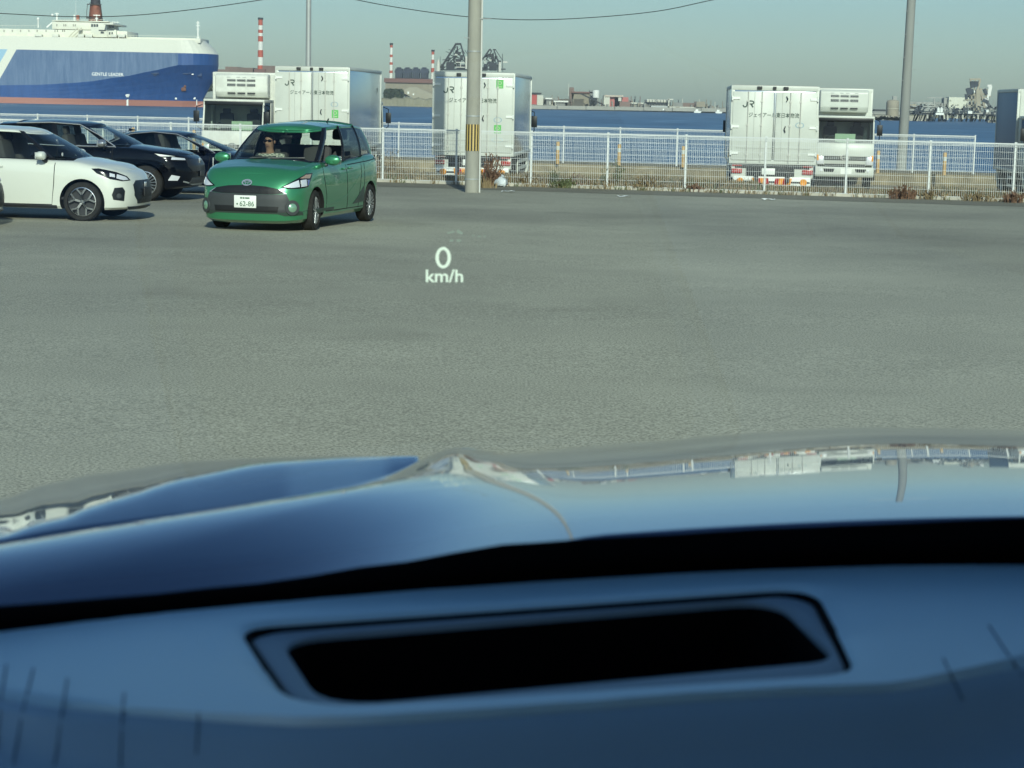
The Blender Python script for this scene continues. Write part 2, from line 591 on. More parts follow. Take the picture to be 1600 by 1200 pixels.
for z in (0.30, 1.78, 3.28):
    MB().lathe([(0.16, z), (0.172, z), (0.172, z + 0.03), (0.16, z + 0.03)], 24).build('steel_strap', GALV, t, True)
MB().tube([(0.175, -0.05, -0.05), (0.185, -0.06, 0), (0.172, -0.05, 3), (0.155, -0.05, 8)], 0.022, 8).build('conduit', mat('pale_conduit', (0.62, 0.62, 0.58), 0.5), t, True)
for k in range(9):
    MB().cyl((0.05, -0.1, 3.6 + k * 0.45), (0.05 + (0.34 if k % 2 else -0.30), -0.1, 3.6 + k * 0.45), 0.009).build('step_bolt', GALV, t)

p = at(1408, 272, 77)
t = thing('utility_pole', 'tall bare concrete utility pole behind the right hand fence', 'pole', (p.x, p.y, gz(p.y)), 0)
t.rotation_euler = (0, R(0.5), 0)
MB().lathe([(0.20, -0.1), (0.15, 11)], 24).build('shaft', mat('pole_concrete', (0.28, 0.29, 0.27), 0.85, var=0.1, vscale=3, stretch=(1, 1, 0.2)), t, True)
for k in range(12):
    MB().cyl((0.0, -0.1, 3.5 + k * 0.45), ((0.33 if k % 2 else -0.30), -0.1, 3.5 + k * 0.45), 0.009).build('step_bolt', GALV, t)
MB().bar((-1.3, 0, 10.4), (1.3, 0, 10.4), 0.08, 0.08).build('cross_arm', GALV, t)

p = at(481, 230, 78)
t = thing('light_pole', 'slim pale steel light pole rising behind the left hand truck box', 'lamp post', (p.x, p.y, gz(p.y)), 0)
MB().lathe([(0.12, 0), (0.10, 7), (0.085, 11)], 18).build('shaft', GALV, t, True)
MB().tube([(0, 0, 10.9), (0.5, -0.4, 11.3), (1.1, -0.9, 11.4)], 0.05, 8).build('arm', GALV, t, True)
MB().box((1.35, -1.1, 11.38), (0.6, 0.3, 0.12), R(-40)).build('lamp_head', GALV, t, bevel=0.03)

def cable(pts, Y, r, label):
    P = [at(x, y, Y + k * 0.0) for k, (x, y) in enumerate(pts)]
    org = P[0].copy()
    path = []
    n = len(P)
    for i in range(n - 1):                     # smooth the run between the given points
        p0, p1, p2, p3 = P[max(i - 1, 0)], P[i], P[i + 1], P[min(i + 2, n - 1)]
        for k in range(8):
            s = k / 8
            path.append(0.5 * ((2 * p1) + (p2 - p0) * s + (2 * p0 - 5 * p1 + 4 * p2 - p3) * s * s + (3 * p1 - p0 - 3 * p2 + p3) * s ** 3) - org)
    path.append(P[-1] - org)
    o = MB().tube(path, r, 6).build('overhead_cable', BLACK, None, True, loc=org)
    tag(o, label, 'cable')
cable([(-160, 14), (0, 21), (110, 26), (200, 24.5), (300, 15), (410, -0.5), (520, -20)], 62, 0.012, 'thin black overhead cable sagging in front of the ship funnel')
cable([(420, -32), (556, -0.5), (650, 16), (740, 27), (830, 31), (930, 27), (1030, 17), (1115, -0.5), (1240, -26)], 62, 0.012, 'thin black overhead cable sagging behind the striped utility pole')

# ------------------------------------------------------------------ weeds along the kerb
DRY = mat('dry_grass', (0.25, 0.185, 0.10), 0.9, var=0.35, vscale=4)
DRY_RED = mat('reddish_weed', (0.20, 0.115, 0.07), 0.9, var=0.3, vscale=4)
WEED_GREEN = mat('weed_green', (0.11, 0.13, 0.055), 0.9, var=0.3, vscale=6)
def blade(mb, base, h, w, lean, ang):
    s = Vector((math.cos(ang), math.sin(ang), 0))
    l = Vector((math.cos(lean[0]), math.sin(lean[0]), 0)) * (lean[1] * h)
    p0 = Vector(base)
    m1 = p0 + Vector((0, 0, h * 0.55)) + l * 0.35
    tip = p0 + Vector((0, 0, h * (1 - 0.25 * lean[1]))) + l
    mb.add([p0 - s * w / 2, p0 + s * w / 2, m1 + s * w * 0.35, m1 - s * w * 0.35, tip], [(0, 1, 2, 3), (3, 2, 4)])
rnd = random.Random(3)
mb = MB()
x = -6.0
while x < 17:
    dens = 0.35 + 0.65 * abs(math.sin(x * 0.9 + 1.3) * math.sin(x * 0.37 + 0.4))
    dens = max(dens, 0.75) if -1.5 < x < 6.2 else dens * 0.8
    for k in range(int(rnd.random() * 26 * dens) + 5):
        yy = FN(x) + 0.05 + rnd.random() ** 1.5 * 1.6
        mb.cur = 0 if rnd.random() < 0.8 else 1
        blade(mb, (x + rnd.uniform(-.05, .05), yy, gz(yy)), rnd.uniform(0.10, 0.34) * (0.5 + 0.9 * dens), rnd.uniform(0.016, 0.036), (rnd.random() * 6.28, rnd.uniform(0.1, 0.7)), rnd.uniform(-0.7, 0.7))
    if rnd.random() < 0.18 * dens:
        for k in range(6):
            blade(mb, (x + rnd.uniform(-.1, .1), FN(x) - 0.25 + rnd.uniform(-.1, .1), gz(50)), rnd.uniform(0.08, 0.2), 0.018, (rnd.random() * 6.28, rnd.uniform(0.2, 0.9)), rnd.uniform(-1, 1))
    x += 0.012
for k in range(9000):
    x = rnd.uniform(-7, 17)
    o_ = 1.9 + 9.0 * rnd.random() ** 1.6
    if math.sin(x * 1.7 + o_) + math.sin(o_ * 1.3 - x * 0.6) < -0.3: continue
    yy = FN(x) + o_
    mb.cur = 0 if rnd.random() < 0.85 else 1
    blade(mb, (x, yy, gz(yy) - YD), rnd.uniform(0.10, 0.40), rnd.uniform(0.015, 0.035), (rnd.random() * 6.28, rnd.uniform(0.1, 0.7)), rnd.uniform(-0.7, 0.7))
tag(mb.build('dry_grass', [DRY, WEED_GREEN]), kind='stuff')

def weed(px, py, h, spread, n, m, label, cat='weed', leafy=0.0, wid=0.02, dy=0.1):
    Y = at(px, py, FN(0)).x
    Y = FN(Y) + dy
    p = at(px, py, Y)
    p.z = gz(p.y)
    o_mb = MB()
    rr = random.Random(int(px))
    for k in range(n):
        a = rr.random() * 6.28
        q = rr.random() * spread
        hh = h * rr.uniform(0.45, 1.0) * (1 - 0.4 * q / max(spread, .01))
        base = Vector((math.cos(a) * q * 0.6, math.sin(a) * q * 0.4, 0))
        lean = (a + rr.uniform(-.8, .8), rr.uniform(0.05, 0.5))
        blade(o_mb, base, hh, wid, lean, rr.uniform(-.8, .8))
        if leafy:
            for j in range(int(leafy)):
                z = hh * rr.uniform(0.25, 0.95)
                l = Vector((math.cos(lean[0]), math.sin(lean[0]), 0)) * (lean[1] * z * 0.8)
                bb = base + l + Vector((0, 0, z * 0.93))
                blade(o_mb, bb, rr.uniform(0.05, 0.13), wid * 1.5, (rr.random() * 6.28, rr.uniform(0.6, 1.4)), rr.uniform(-1.5, 1.5))
    o = o_mb.build('weed', m, loc=p)
    tag(o, label, cat, 'weeds growing along the fence')
weed(768, 297, 1.05, 0.30, 60, DRY_RED, 'bushy brown dead weed standing right beside the striped pole', leafy=9, dy=-0.5)
weed(757, 300, 0.35, 0.55, 70, DRY, 'low straw coloured grass tuft at the foot of the striped pole', dy=-1.9, wid=0.025)
weed(868, 291, 0.55, 0.22, 30, WEED_GREEN, 'dark green weed clump at the fence post right of the middle truck', leafy=6)
weed(880, 293, 0.28, 0.6, 60, WEED_GREEN, 'low green and brown weed mound just right of the dark clump', leafy=3, dy=-0.2)
weed(942, 290, 0.95, 0.10, 7, WEED_GREEN, 'thin green weed stems leaning left of the taller pair', leafy=10)
weed(965, 288, 1.15, 0.09, 8, WEED_GREEN, 'tallest slim weed stem in front of the pale bollard', leafy=12)
weed(1010, 296, 0.45, 0.9, 90, DRY, 'wide dry brown grass clump in the middle of the fence', leafy=2)
weed(1085, 300, 0.25, 0.4, 40, DRY_RED, 'small rusty weed patch at the kerb before the right hand truck', leafy=3, dy=-0.1)
weed(1410, 312, 0.42, 0.55, 70, DRY_RED, 'reddish brown weed clump spilling over the kerb below the bare pole', leafy=5, dy=-0.35)
weed(1585, 316, 0.35, 0.45, 50, DRY_RED, 'reddish brown weed clump at the far right end of the kerb', leafy=5, dy=-0.3)
weed(604, 289, 1.15, 0.45, 90, DRY, 'tall straw coloured stalks behind the fence just right of the green minivan', leafy=3, dy=0.9)
weed(640, 290, 0.60, 0.9, 90, DRY, 'loose dry grass patch behind the fence left of the striped pole', leafy=1, dy=0.5)
weed(822, 293, 0.50, 0.8, 110, DRY, 'dry brown grass mound right of the plastic bag', leafy=2, dy=0.2)
weed(905, 294, 0.42, 0.8, 100, DRY_RED, 'rusty brown low grass between the green mound and the thin stems', leafy=2, dy=0.25)
weed(948, 297, 0.35, 0.9, 100, DRY, 'dry grass fringe at the foot of the thin weed stems', leafy=1, dy=0.1)
weed(1050, 300, 0.34, 0.9, 90, DRY, 'low straw grass fringe below the orange bollard left of the right truck', leafy=1, dy=0.2)
weed(1300, 309, 0.28, 0.9, 80, DRY, 'thin dry grass fringe below the white truck cab', leafy=1, dy=0.2)
weed(1455, 312, 0.32, 0.8, 90, DRY, 'dry grass fringe between the two reddish weed clumps', leafy=2, dy=0.1)
weed(1528, 314, 0.25, 0.7, 60, DRY, 'low dry grass clump left of the far right weed', leafy=2, dy=-0.1)

# crumpled bag by the fence
p = at(783, 292, 49.6)
rr = random.Random(5)
mb = MB()
prof = [(0.02, 0), (0.13, 0.02), (0.165, 0.08), (0.15, 0.16), (0.08, 0.22), (0.03, 0.25)]
mb.lathe(prof, 16)
mb.v = [v + Vector((rr.uniform(-.03, .03), rr.uniform(-.03, .03), rr.uniform(-.02, .02))) for v in mb.v]
mb.cyl((0, 0, 0.23), (0.04, -0.02, 0.29), 0.02, 0.05, 8)
o = mb.build('plastic_bag', mat('bag_plastic', (0.62, 0.66, 0.66), 0.4), None, True, loc=(p.x, p.y, gz(p.y)))
tag(o, 'crumpled white plastic bag lying against the fence near the brown weed', 'bag')
# litter on the dirty strip
for (px, py, lab) in ((783, 300.5, 'small flattened white paper scrap on the dark strip below the bag'), (964, 308, 'small white litter scrap on the dark strip at mid fence'), (1190, 313, 'small white litter scrap on the dark strip below the right truck')):
    p = ongr(px, py)
    mb = MB()
    rr = random.Random(px)
    n = 5
    vs, fs = [], []
    for i in range(n):
        for j in range(3):
            vs.append((i * 0.08 + rr.uniform(-.02, .02), j * 0.09 + rr.uniform(-.02, .02), rr.uniform(0.006, 0.05)))
    for i in range(n - 1):
        for j in range(2):
            fs.append((i * 3 + j, i * 3 + j + 1, i * 3 + j + 4, i * 3 + j + 3))
    mb.add(vs, fs)
    tag(mb.build('litter_scrap', PLATE, loc=p), lab, 'litter')
# ------------------------------------------------------------------ trucks
TGLASS = glass('truck_glass', (0.68, 0.76, 0.73), 0.9)
def ellipse_ring(mb, c, right, up, rx, ry, w, n=28):
    c, right, up = Vector(c), Vector(right), Vector(up)
    vs = []
    for i in range(n):
        a = 2 * math.pi * i / n
        for k in (1.0, 1.0 - w):
            vs.append(c + right * (rx * k * math.cos(a)) + up * (ry * k * math.sin(a)))
    mb.add(vs, [(2 * i, 2 * ((i + 1) % n), 2 * ((i + 1) % n) + 1, 2 * i + 1) for i in range(n)])

def stroke(mb, pts, o, right, up, w, closed=False):
    """flat thick line through pts (u,v) for emblems"""
    o, right, up = Vector(o), Vector(right), Vector(up)
    P = [Vector((a, b, 0)) for a, b in pts]
    n = len(P)
    L, Q = [], []
    for i in range(n):
        a, c = P[max(i - 1, 0)], P[min(i + 1, n - 1)]
        d = (c - a).normalized()
        nn = Vector((-d.y, d.x, 0)) * (w / 2)
        L.append(P[i] + nn); Q.append(P[i] - nn)
    vs = [o + right * p.x + up * p.y for p in L + Q]
    mb.add(vs, [(i, i + 1, n + i + 1, n + i) for i in range(n - 1)])

def arc(cx, cy, r, a0, a1, n=8, ry=None):
    ry = r if ry is None else ry
    return [(cx + r * math.cos(R(lerp(a0, a1, i / n))), cy + ry * math.sin(R(lerp(a0, a1, i / n)))) for i in range(n + 1)]

def jr_emblem(mb, o, right, up, s):
    """letters J and R joined by rounded strokes; s = height"""
    w = 0.19
    J = [(0.0, 0.34)] + [(0.02, 0.26)] + arc(0.24, 0.26, 0.20, 190, 300, 6)[1:] + [(0.47, 0.22), (0.50, 0.5), (0.54, 0.94), (0.62, 0.94)]
    stroke(mb, [(a * s * 1.15, b * s) for a, b in J], o, right, up, w * s)
    R1 = [(0.80, 0.94), (1.12, 0.94)] + arc(1.14, 0.72, 0.21, 85, -85, 8) + [(0.84, 0.50)]
    stroke(mb, [(a * s * 1.15, b * s) for a, b in R1], o, right, up, w * s)
    stroke(mb, [(1.02 * s * 1.15, 0.50 * s), (1.30 * s * 1.15, 0.02 * s)], o, right, up, w * s * 1.15)

def wheel(parent, c, r, wid, side, name='wheel', spokes=0, rim=ALLOY, rot=0.0, rimr=0.66):
    """round tyre with a dished rim; axle along local y, outside at side (+1/-1)"""
    s = side
    t = MB().lathe([(r * rimr, -wid / 2), (r * 0.93, -wid / 2), (r, -wid * 0.36), (r, wid * 0.36), (r * 0.93, wid / 2), (r * (rimr + 0.02), wid / 2), (r * rimr, wid * 0.3)], 40, axis='Y').build(name, RUBBER, parent, True, loc=c)
    t.rotation_euler = (0, 0, rot)
    rr = r * rimr
    y = s * wid * 0.42
    mb = MB()
    if spokes:
        mb.lathe([(rr, y * 0.6), (rr * 1.02, y), (rr * 0.92, y * 1.04), (rr * 0.90, y * 0.5)], 40, axis='Y')
        for k in range(spokes):
            a = 2 * math.pi * k / spokes + 0.3
            for da in (-0.16, 0.16):
                p0 = Vector((math.cos(a) * rr * 0.15, y * 0.92, math.sin(a) * rr * 0.15))
                p1 = Vector((math.cos(a + da) * rr * 0.93, y * 0.98, math.sin(a + da) * rr * 0.93))
                mb.bar(p0, p1, r * 0.07, r * 0.075)
        mb.lathe([(0.001, y * 1.08), (rr * 0.2, y * 1.06), (rr * 0.24, y * 0.8)], 16, axis='Y')
    else:
        mb.lathe([(rr, y * 0.6), (rr * 0.98, y), (rr * 0.8, y * 0.75), (rr * 0.45, y * 0.4), (rr * 0.42, y * 0.75), (0.001, y * 0.8)], 28, axis='Y')
    mb.build('rim', rim, t, True)
    MB().lathe([(0.001, y * 0.35), (rr * 0.99, y * 0.35), (rr * 0.99, y * 0.30), (0.001, y * 0.28)], 28, axis='Y').build('brake_disc', DARK, t)
    return t

def make_truck(label, loc, rz, w=2.25, lb=6.2, z0=1.08, z1=3.2, cw=1.95, rear=True, stickers=(), reefer=True, group='white box trucks parked behind the fence', cabtop=2.5, jr=True, tone=None, note=None, side=None):
    body = tone or WHITE
    t = thing('box_truck', label, 'truck', loc, rz, group)
    xr, xf = -lb / 2, lb / 2
    h = z1 - z0
    zc = (z0 + z1) / 2
    # --- cargo box: silver side skins, white ends, rails
    box = MB()
    box.box((0, 0, zc), (lb, w, h))
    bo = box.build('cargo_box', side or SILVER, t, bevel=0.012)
    mb = MB()
    for s in (-1, 1):
        mb.box((0, s * w / 2, z1 - 0.03), (lb + 0.02, 0.05, 0.09))
        mb.box((0, s * w / 2, z0 + 0.04), (lb + 0.02, 0.05, 0.10))
        for x in (xr, xf):
            mb.box((x, s * (w / 2 - 0.02), zc), (0.06, 0.09, h + 0.02))
    for x in (xr, xf):
        mb.box((x, 0, z1 - 0.05), (0.07, w, 0.13))
        mb.box((x, 0, z0 + 0.05), (0.07, w, 0.12))
    mb.build('corner_trim', body, bo, bevel=0.012)
    MB().box((0, 0, z1 + 0.012), (lb - 0.05, w - 0.05, 0.03)).build('roof', mat('truck_roof', (0.35, 0.33, 0.30), 0.6), bo, bevel=0.01)
    MB().box((xf + 0.045, 0, zc), (0.02, w - 0.12, h - 0.1)).build('front_panel', body, bo)
    for s in (-1, 1):
        if jr: put_text(MB(), 'JR', Vector((xf - 0.9 if s < 0 else xf - 0.5, s * (w / 2 + 0.006), z1 - 0.75)), (-s, 0, 0), (0, 0, 1), 0.32, 0.2).build('side_lettering', INK_PALE, bo)
    # --- rear: two doors made of folded leaves, rods, hinges, lettering
    X = xr - 0.05
    L_, U_ = Vector((0, -1, 0)), Vector((0, 0, 1))        # viewer's right, up
    for s in (-1, 1):
        d = MB()
        d.box((X + 0.01, s * w / 4, zc - 0.03), (0.05, w / 2 - 0.06, h - 0.24))
        do = d.build('rear_door', body, t, bevel=0.012)
        m2 = MB()
        for f in ((0.30, 0.62) if s > 0 else (0.36, 0.60)):
            y = s * w / 2 * f
            m2.cyl((X - 0.035, y, z0 + 0.05), (X - 0.035, y, z1 - 0.14), 0.013, n=8)
            for z in (z0 + 0.25, zc, z1 - 0.4):
                m2.box((X - 0.03, y, z), (0.03, 0.06, 0.05))
        m2.build('lock_rod', mat('rod_steel', (0.62, 0.61, 0.55), 0.45, 0.4), do)
        for z in (z0 + 0.28, zc - 0.05, z1 - 0.33):
            m3 = MB()
            m3.box((X - 0.03, s * (w / 2 - 0.10), z), (0.025, 0.22, 0.06))
            m3.cyl((X - 0.035, s * (w / 2 - 0.01), z - 0.06), (X - 0.035, s * (w / 2 - 0.01), z + 0.06), 0.025, n=10)
            m3.build('hinge', PLATE, do)
    mb = MB()
    mb.box((X - 0.02, w * 0.47 - w * 0.47, zc), (0.02, 0.02, h - 0.26))
    for y in (0.54, -0.2):
        mb.box((X - 0.018, y, zc - 0.02), (0.012, 0.012, h - 0.28))
    mb.box((X - 0.02, 0, z0 + 0.42), (0.012, w - 0.3, 0.014))
    mb.build('door_seam', mat('seam_grey', (0.45, 0.46, 0.42), 0.7), t)
    for y, ww in ((0.42, 0.13), (0.02, 0.09), (-0.28, 0.13)):
        MB().box((X - 0.02, y, z1 - 0.045), (0.06, ww, 0.075)).build('marker_lamp', DARK, t, bevel=0.008)
    if jr and rear:
        mb = MB()
        jr_emblem(mb, Vector((X - 0.022, w / 2 - 0.30, z1 - 0.57)), L_, U_, 0.18)
        mb.build('company_emblem', INK, t)
        mb = MB()
        put_text(mb, 'ジェイアール東日本物流', Vector((X - 0.022, w / 2 - 0.46, z1 - 0.83)), L_, U_, 1.34, 0.135)
        mb.build('lettering', INK, t)
    MB().tube([(X - 0.05, -0.30, z1 - 0.26), (X - 0.07, -0.34, z1 - 0.33), (X - 0.05, -0.30, z1 - 0.40)], 0.014, 6).build('grab_handle', DARK, t)
    MB().tube([(X - 0.05, -0.30, zc - 0.02), (X - 0.07, -0.27, zc - 0.10), (X - 0.05, -0.30, zc - 0.18)], 0.014, 6).build('grab_handle', DARK, t)
    for kind, y, z in stickers:
        mb = MB()
        if kind == 'ring':
            ellipse_ring(mb, (X - 0.022, y, z), L_, U_, 0.115, 0.075, 0.16)
            mb.build('round_sticker', mat('sticker_blue', (0.25, 0.40, 0.48), 0.6), t)
        elif kind == 'green':
            mb.box((X - 0.02, y, z), (0.006, 0.20, 0.24))
            g = mb.build('green_label', GREEN_STICKER, t)
            m4 = MB()
            ellipse_ring(m4, (X - 0.0255, y, z + 0.03), L_, U_, 0.06, 0.05, 0.35)
            m4.box((X - 0.025, y, z - 0.08), (0.003, 0.13, 0.025))
            m4.build('print', mat('label_print', (0.45, 0.62, 0.35), 0.5), g)
        elif kind == 'pale':
            ellipse_ring(mb, (X - 0.022, y, z), L_, U_, 0.16, 0.065, 0.14)
            mb.build('oval_sticker', mat('pale_blue_print', (0.5, 0.62, 0.66), 0.6), t)
    # --- rear under-run, lamps, number plate
    zb = z0 - 0.58
    MB().box((xr + 0.12, 0, z0 - 0.20), (0.1, w - 0.1, 0.34)).build('rear_panel', body, t, bevel=0.01)
    MB().box((xr + 0.05, 0.05, z0 - 0.2), (0.06, w * 0.56, 0.24)).build('dark_recess', BLACK, t)
    for s in (-1, 1):
        mb = MB().box((xr + 0.04, s * (w / 2 - 0.20), z0 - 0.20), (0.06, 0.28, 0.12))
        mb.build('tail_lamp', RED, t, bevel=0.012)
        MB().box((xr + 0.045, s * (w / 2 - 0.20), z0 - 0.05), (0.03, 0.26, 0.035)).build('reflector', RED, t)
    pl = MB().box((xr + 0.0, 0.10, z0 - 0.20), (0.012, 0.36, 0.17)).build('number_plate', PLATE, t, bevel=0.006)
    bar = MB().box((xr + 0.05, 0, zb + 0.12), (0.07, w - 0.22, 0.24)).build('bumper_bar', PLATE, t, bevel=0.012)
    mb = MB()
    mb.box((xr + 0.008, 0, zb + 0.10), (0.012, w - 0.26, 0.045))
    mb.build('stripe', DARK, bar)
    for s in (-1, 1):
        MB().lathe([(0.001, 0.0), (0.085, -0.01), (0.10, 0.02), (0.10, 0.05)], 18, axis='X', c=(xr - 0.01, s * (w / 2 - 0.30), zb + 0.10)).build('turn_lamp', ORANGE, bar, True)
        mb = MB()
        for k in range(4):
            y = s * (0.06 + 0.11 * k)
            mb.cur = k % 2
            mb.prism([(y, zb + 0.03), (y + s * 0.11, zb + 0.03), (y + s * 0.15, zb + 0.21), (y + s * 0.04, zb + 0.21)], xr + 0.004, xr - 0.004, 'X')
        mb.build('hazard_marker', [RED, ORANGE], bar)
    # --- chassis, wheels, side guards
    mb = MB()
    for s in (-1, 1):
        mb.box((0.6, s * 0.42, 0.78), (lb + 1.4, 0.10, 0.24))
    mb.box((-0.2, 0, 0.70), (1.2, 1.5, 0.4))
    mb.box((0, 0, z0 - 0.06), (lb - 0.1, w - 0.3, 0.12))
    mb.build('chassis', DARK, t)
    for s in (-1, 1):
        mb = MB()
        for z in (0.48, 0.72, 0.92):
            mb.bar((xr + 2.3, s * (w / 2 - 0.06), z), (xf - 0.5, s * (w / 2 - 0.06), z), 0.03, 0.09)
        mb.bar((xr + 2.3, s * (w / 2 - 0.06), 0.45), (xr + 2.3, s * (w / 2 - 0.06), z0), 0.04, 0.04)
        mb.bar((xf - 0.5, s * (w / 2 - 0.06), 0.45), (xf - 0.5, s * (w / 2 - 0.06), z0), 0.04, 0.04)
        mb.build('side_guard', body, t)
        MB().box((xr + 0.45, s * (w / 2 - 0.32), 0.55), (0.02, 0.5, 0.75)).build('mud_flap', RUBBER, t)
        wheel(t, (xr + 1.35, s * (w / 2 - 0.16), 0.42), 0.42, 0.28, s, rim=GALV)
        wheel(t, (xf + 0.75, s * (cw / 2 - 0.12), 0.42), 0.42, 0.24, s, rim=GALV)
    # --- cab
    x0, x1 = xf + 0.12, xf + 1.75
    hw = cw / 2
    zb0, zw, zt = 0.50, 1.60, cabtop
    cab = MB()
    for s in (-1, 1):
        # side wall below the window, pillars, rear quarter
        cab.prism([(x0, zb0 + 0.45), (x0 + 0.2, zb0 + 0.45), (x1 - 0.15, zb0 + 0.1), (x1, zb0 + 0.1), (x1, zw), (x0, zw)], s * hw, s * (hw - 0.05), 'Y')
        cab.prism([(x0, zw), (x0 + 0.45, zw), (x0 + 0.42, zt), (x0, zt)], s * hw, s * (hw - 0.05), 'Y')
        cab.prism([(x1 - 0.10, zw), (x1, zw), (x1 - 0.20, zt), (x1 - 0.32, zt)], s * hw, s * (hw - 0.06), 'Y')
    cab.box(((x0 + x1 - 0.2) / 2, 0, zt + 0.04), (x1 - x0 - 0.2, cw, 0.10))
    cab.box((x0 + 0.03, 0, (zb0 + 0.45 + zt) / 2), (0.06, cw - 0.1, zt - zb0 - 0.45))
    cab.prism([(x1 - 0.05, zb0 + 0.36), (x1 + 0.03, zb0 + 0.36), (x1 + 0.05, zw - 0.25), (x1 + 0.0, zw), (x1 - 0.06, zw)], -hw, hw, 'Y')
    co = cab.build('cab', body, t, bevel=0.035)
    MB().add([(x1 - 0.02, -hw + 0.06, zw), (x1 - 0.02, hw - 0.06, zw), (x1 - 0.215, hw - 0.06, zt), (x1 - 0.215, -hw + 0.06, zt)], [(0, 1, 2, 3)]).build('windscreen', TGLASS, t)
    for s in (-1, 1):
        MB().add([(x0 + 0.44, s * (hw - 0.02), zw), (x1 - 0.08, s * (hw - 0.02), zw), (x1 - 0.3, s * (hw - 0.02), zt), (x0 + 0.42, s * (hw - 0.02), zt)], [(0, 1, 2, 3)]).build('side_window', GLASS_DARK, t)
        mb = MB()
        mb.box((x1 + 0.16, s * (hw + 0.14), 2.05), (0.06, 0.18, 0.36))
        mb.tube([(x1 - 0.1, s * hw, 2.42), (x1 + 0.15, s * (hw + 0.14), 2.35), (x1 + 0.15, s * (hw + 0.14), 1.75), (x1 - 0.02, s * hw, 1.62)], 0.016, 6)
        mb.build('mirror', BLACK, t, bevel=0.01)
        hl = MB().box((x1 + 0.03, s * (hw - 0.14), 1.02), (0.10, 0.24, 0.28)).build('headlight', LAMP, t, bevel=0.03)
        MB().box((x1 + 0.06, s * (hw - 0.05), 1.10), (0.06, 0.06, 0.2)).build('turn_lamp', ORANGE, hl, bevel=0.01)
        MB().lathe([(0.001, 0.012), (0.05, 0.01), (0.06, -0.02)], 16, axis='X', c=(x1 + 0.12, s * (hw - 0.18), 0.68)).build('fog_lamp', LAMP, t, True)
    # dash, steering wheel and seats inside the cab, visor above the windscreen
    MB().box((x1 - 0.30, 0, zw - 0.10), (0.45, cw - 0.14, 0.24)).build('dashboard', DARK, t, bevel=0.05)
    st = MB()
    ring = [Vector((x1 - 0.42 + 0.10 * math.cos(a), -0.45 + 0.20 * math.sin(a), zw + 0.08 + 0.17 * math.cos(a))) for a in [k * math.pi / 8 for k in range(17)]]
    st.tube(ring, 0.018, 6)
    st.build('steering_wheel', BLACK, t, True)
    for y in (-0.45, 0.45):
        sb = MB().box((x0 + 0.50, y, zw + 0.18), (0.16, 0.46, 0.75)).build('seat', SEAT, t, bevel=0.05)
        MB().box((x0 + 0.52, y, zw + 0.62), (0.10, 0.26, 0.18)).build('headrest', SEAT, sb, bevel=0.03)
    if note is not None:
        MB().box((x1 - 0.28, note, zw + 0.16), (0.02, 0.68, 0.30)).build('sun_shade', mat('pale_sheet', (0.62, 0.75, 0.52), 0.8), t)
        mbx = MB()
    MB().box((x1 - 0.19, 0, zt - 0.04), (0.10, cw - 0.10, 0.12)).build('header_shade', BLACK, t, bevel=0.02)
    # grille slots, emblem, bumper
    g = MB()
    g.prism([(-hw + 0.12, 1.16), (hw - 0.12, 1.16), (hw - 0.22, 1.03), (-hw + 0.22, 1.03)], x1 + 0.03, x1 + 0.066, 'X')
    g.prism([(-hw + 0.28, 0.90), (hw - 0.28, 0.90), (hw - 0.32, 0.80), (-hw + 0.32, 0.80)], x1 + 0.02, x1 + 0.056, 'X')
    go = g.build('grille', BLACK, t)
    mb = MB()
    for z in (1.075, 1.115, 0.85):
        mb.box((x1 + 0.068, 0, z), (0.012, cw - 0.55, 0.012))
    mb.build('grille_bar', GALV, go)
    mb = MB()
    ellipse_ring(mb, (x1 + 0.08, 0, 1.12), (0, 1, 0), (0, 0, 1), 0.15, 0.10, 0.22)
    mb.box((x1 + 0.075, 0, 1.12), (0.012, 0.20, 0.03))
    mb.build('emblem', CHROME, go)
    bp = MB().prism([(x1 - 0.4, 0.46), (x1 + 0.05, 0.46), (x1 + 0.11, 0.55), (x1 + 0.11, 0.80), (x1 - 0.4, 0.82)], -hw - 0.02, hw + 0.02, 'Y').build('bumper', body, t, bevel=0.035)
    mb = MB()
    for s in (-1, 1):
        mb.prism([(s * 0.34, 0.74), (s * 0.72, 0.74), (s * 0.68, 0.63), (s * 0.38, 0.63)], x1 + 0.10, x1 + 0.116, 'X')
    mb.build('air_slot', BLACK, bp)
    MB().box((x1 + 0.115, 0.05, 0.66), (0.012, 0.36, 0.17)).build('number_plate', PLATE, bp)
    MB().tube([(x1 + 0.03, -0.2, zw + 0.02), (x1 - 0.02, -0.75, zw + 0.07)], 0.012, 5).build('wiper', BLACK, t)
    # --- refrigeration unit over the cab
    if reefer:
        ux = xf + 0.05
        u = MB()
        u.prism([(ux, z1 - 0.82), (ux + 0.32, z1 - 0.80), (ux + 0.46, z1 - 0.62), (ux + 0.46, z1 - 0.12), (ux + 0.38, z1 - 0.04), (ux, z1 - 0.04)], -w * 0.42, w * 0.42, 'Y')
        uo = u.build('cooling_unit', WHITE_DIRTY if tone else WHITE, t, bevel=0.05, seg=3)
        mb = MB()
        for z, h2 in ((z1 - 0.25, 0.075), (z1 - 0.40, 0.085)):
            for y in (-0.33, 0.0, 0.33):
                mb.box((ux + 0.462, y, z), (0.015, 0.27, h2))
        for y in (-0.33, 0.0, 0.33):
            mb.box((ux + 0.40, y, z1 - 0.665), (0.13, 0.25, 0.05))
        mb.build('vent', DARK, uo)
        mb = MB()
        for z, h2 in ((z1 - 0.25, 0.012), (z1 - 0.40, 0.012)):
            for dz in (-0.02, 0.02):
                mb.box((ux + 0.472, 0, z + dz), (0.008, 0.9, h2))
        for y in (-0.42, -0.1, 0.1, 0.4):
            mb.box((ux + 0.462, y, z1 - 0.15), (0.012, 0.12, 0.02))
        mb.build('vent_louvre', GALV, uo)
    return t

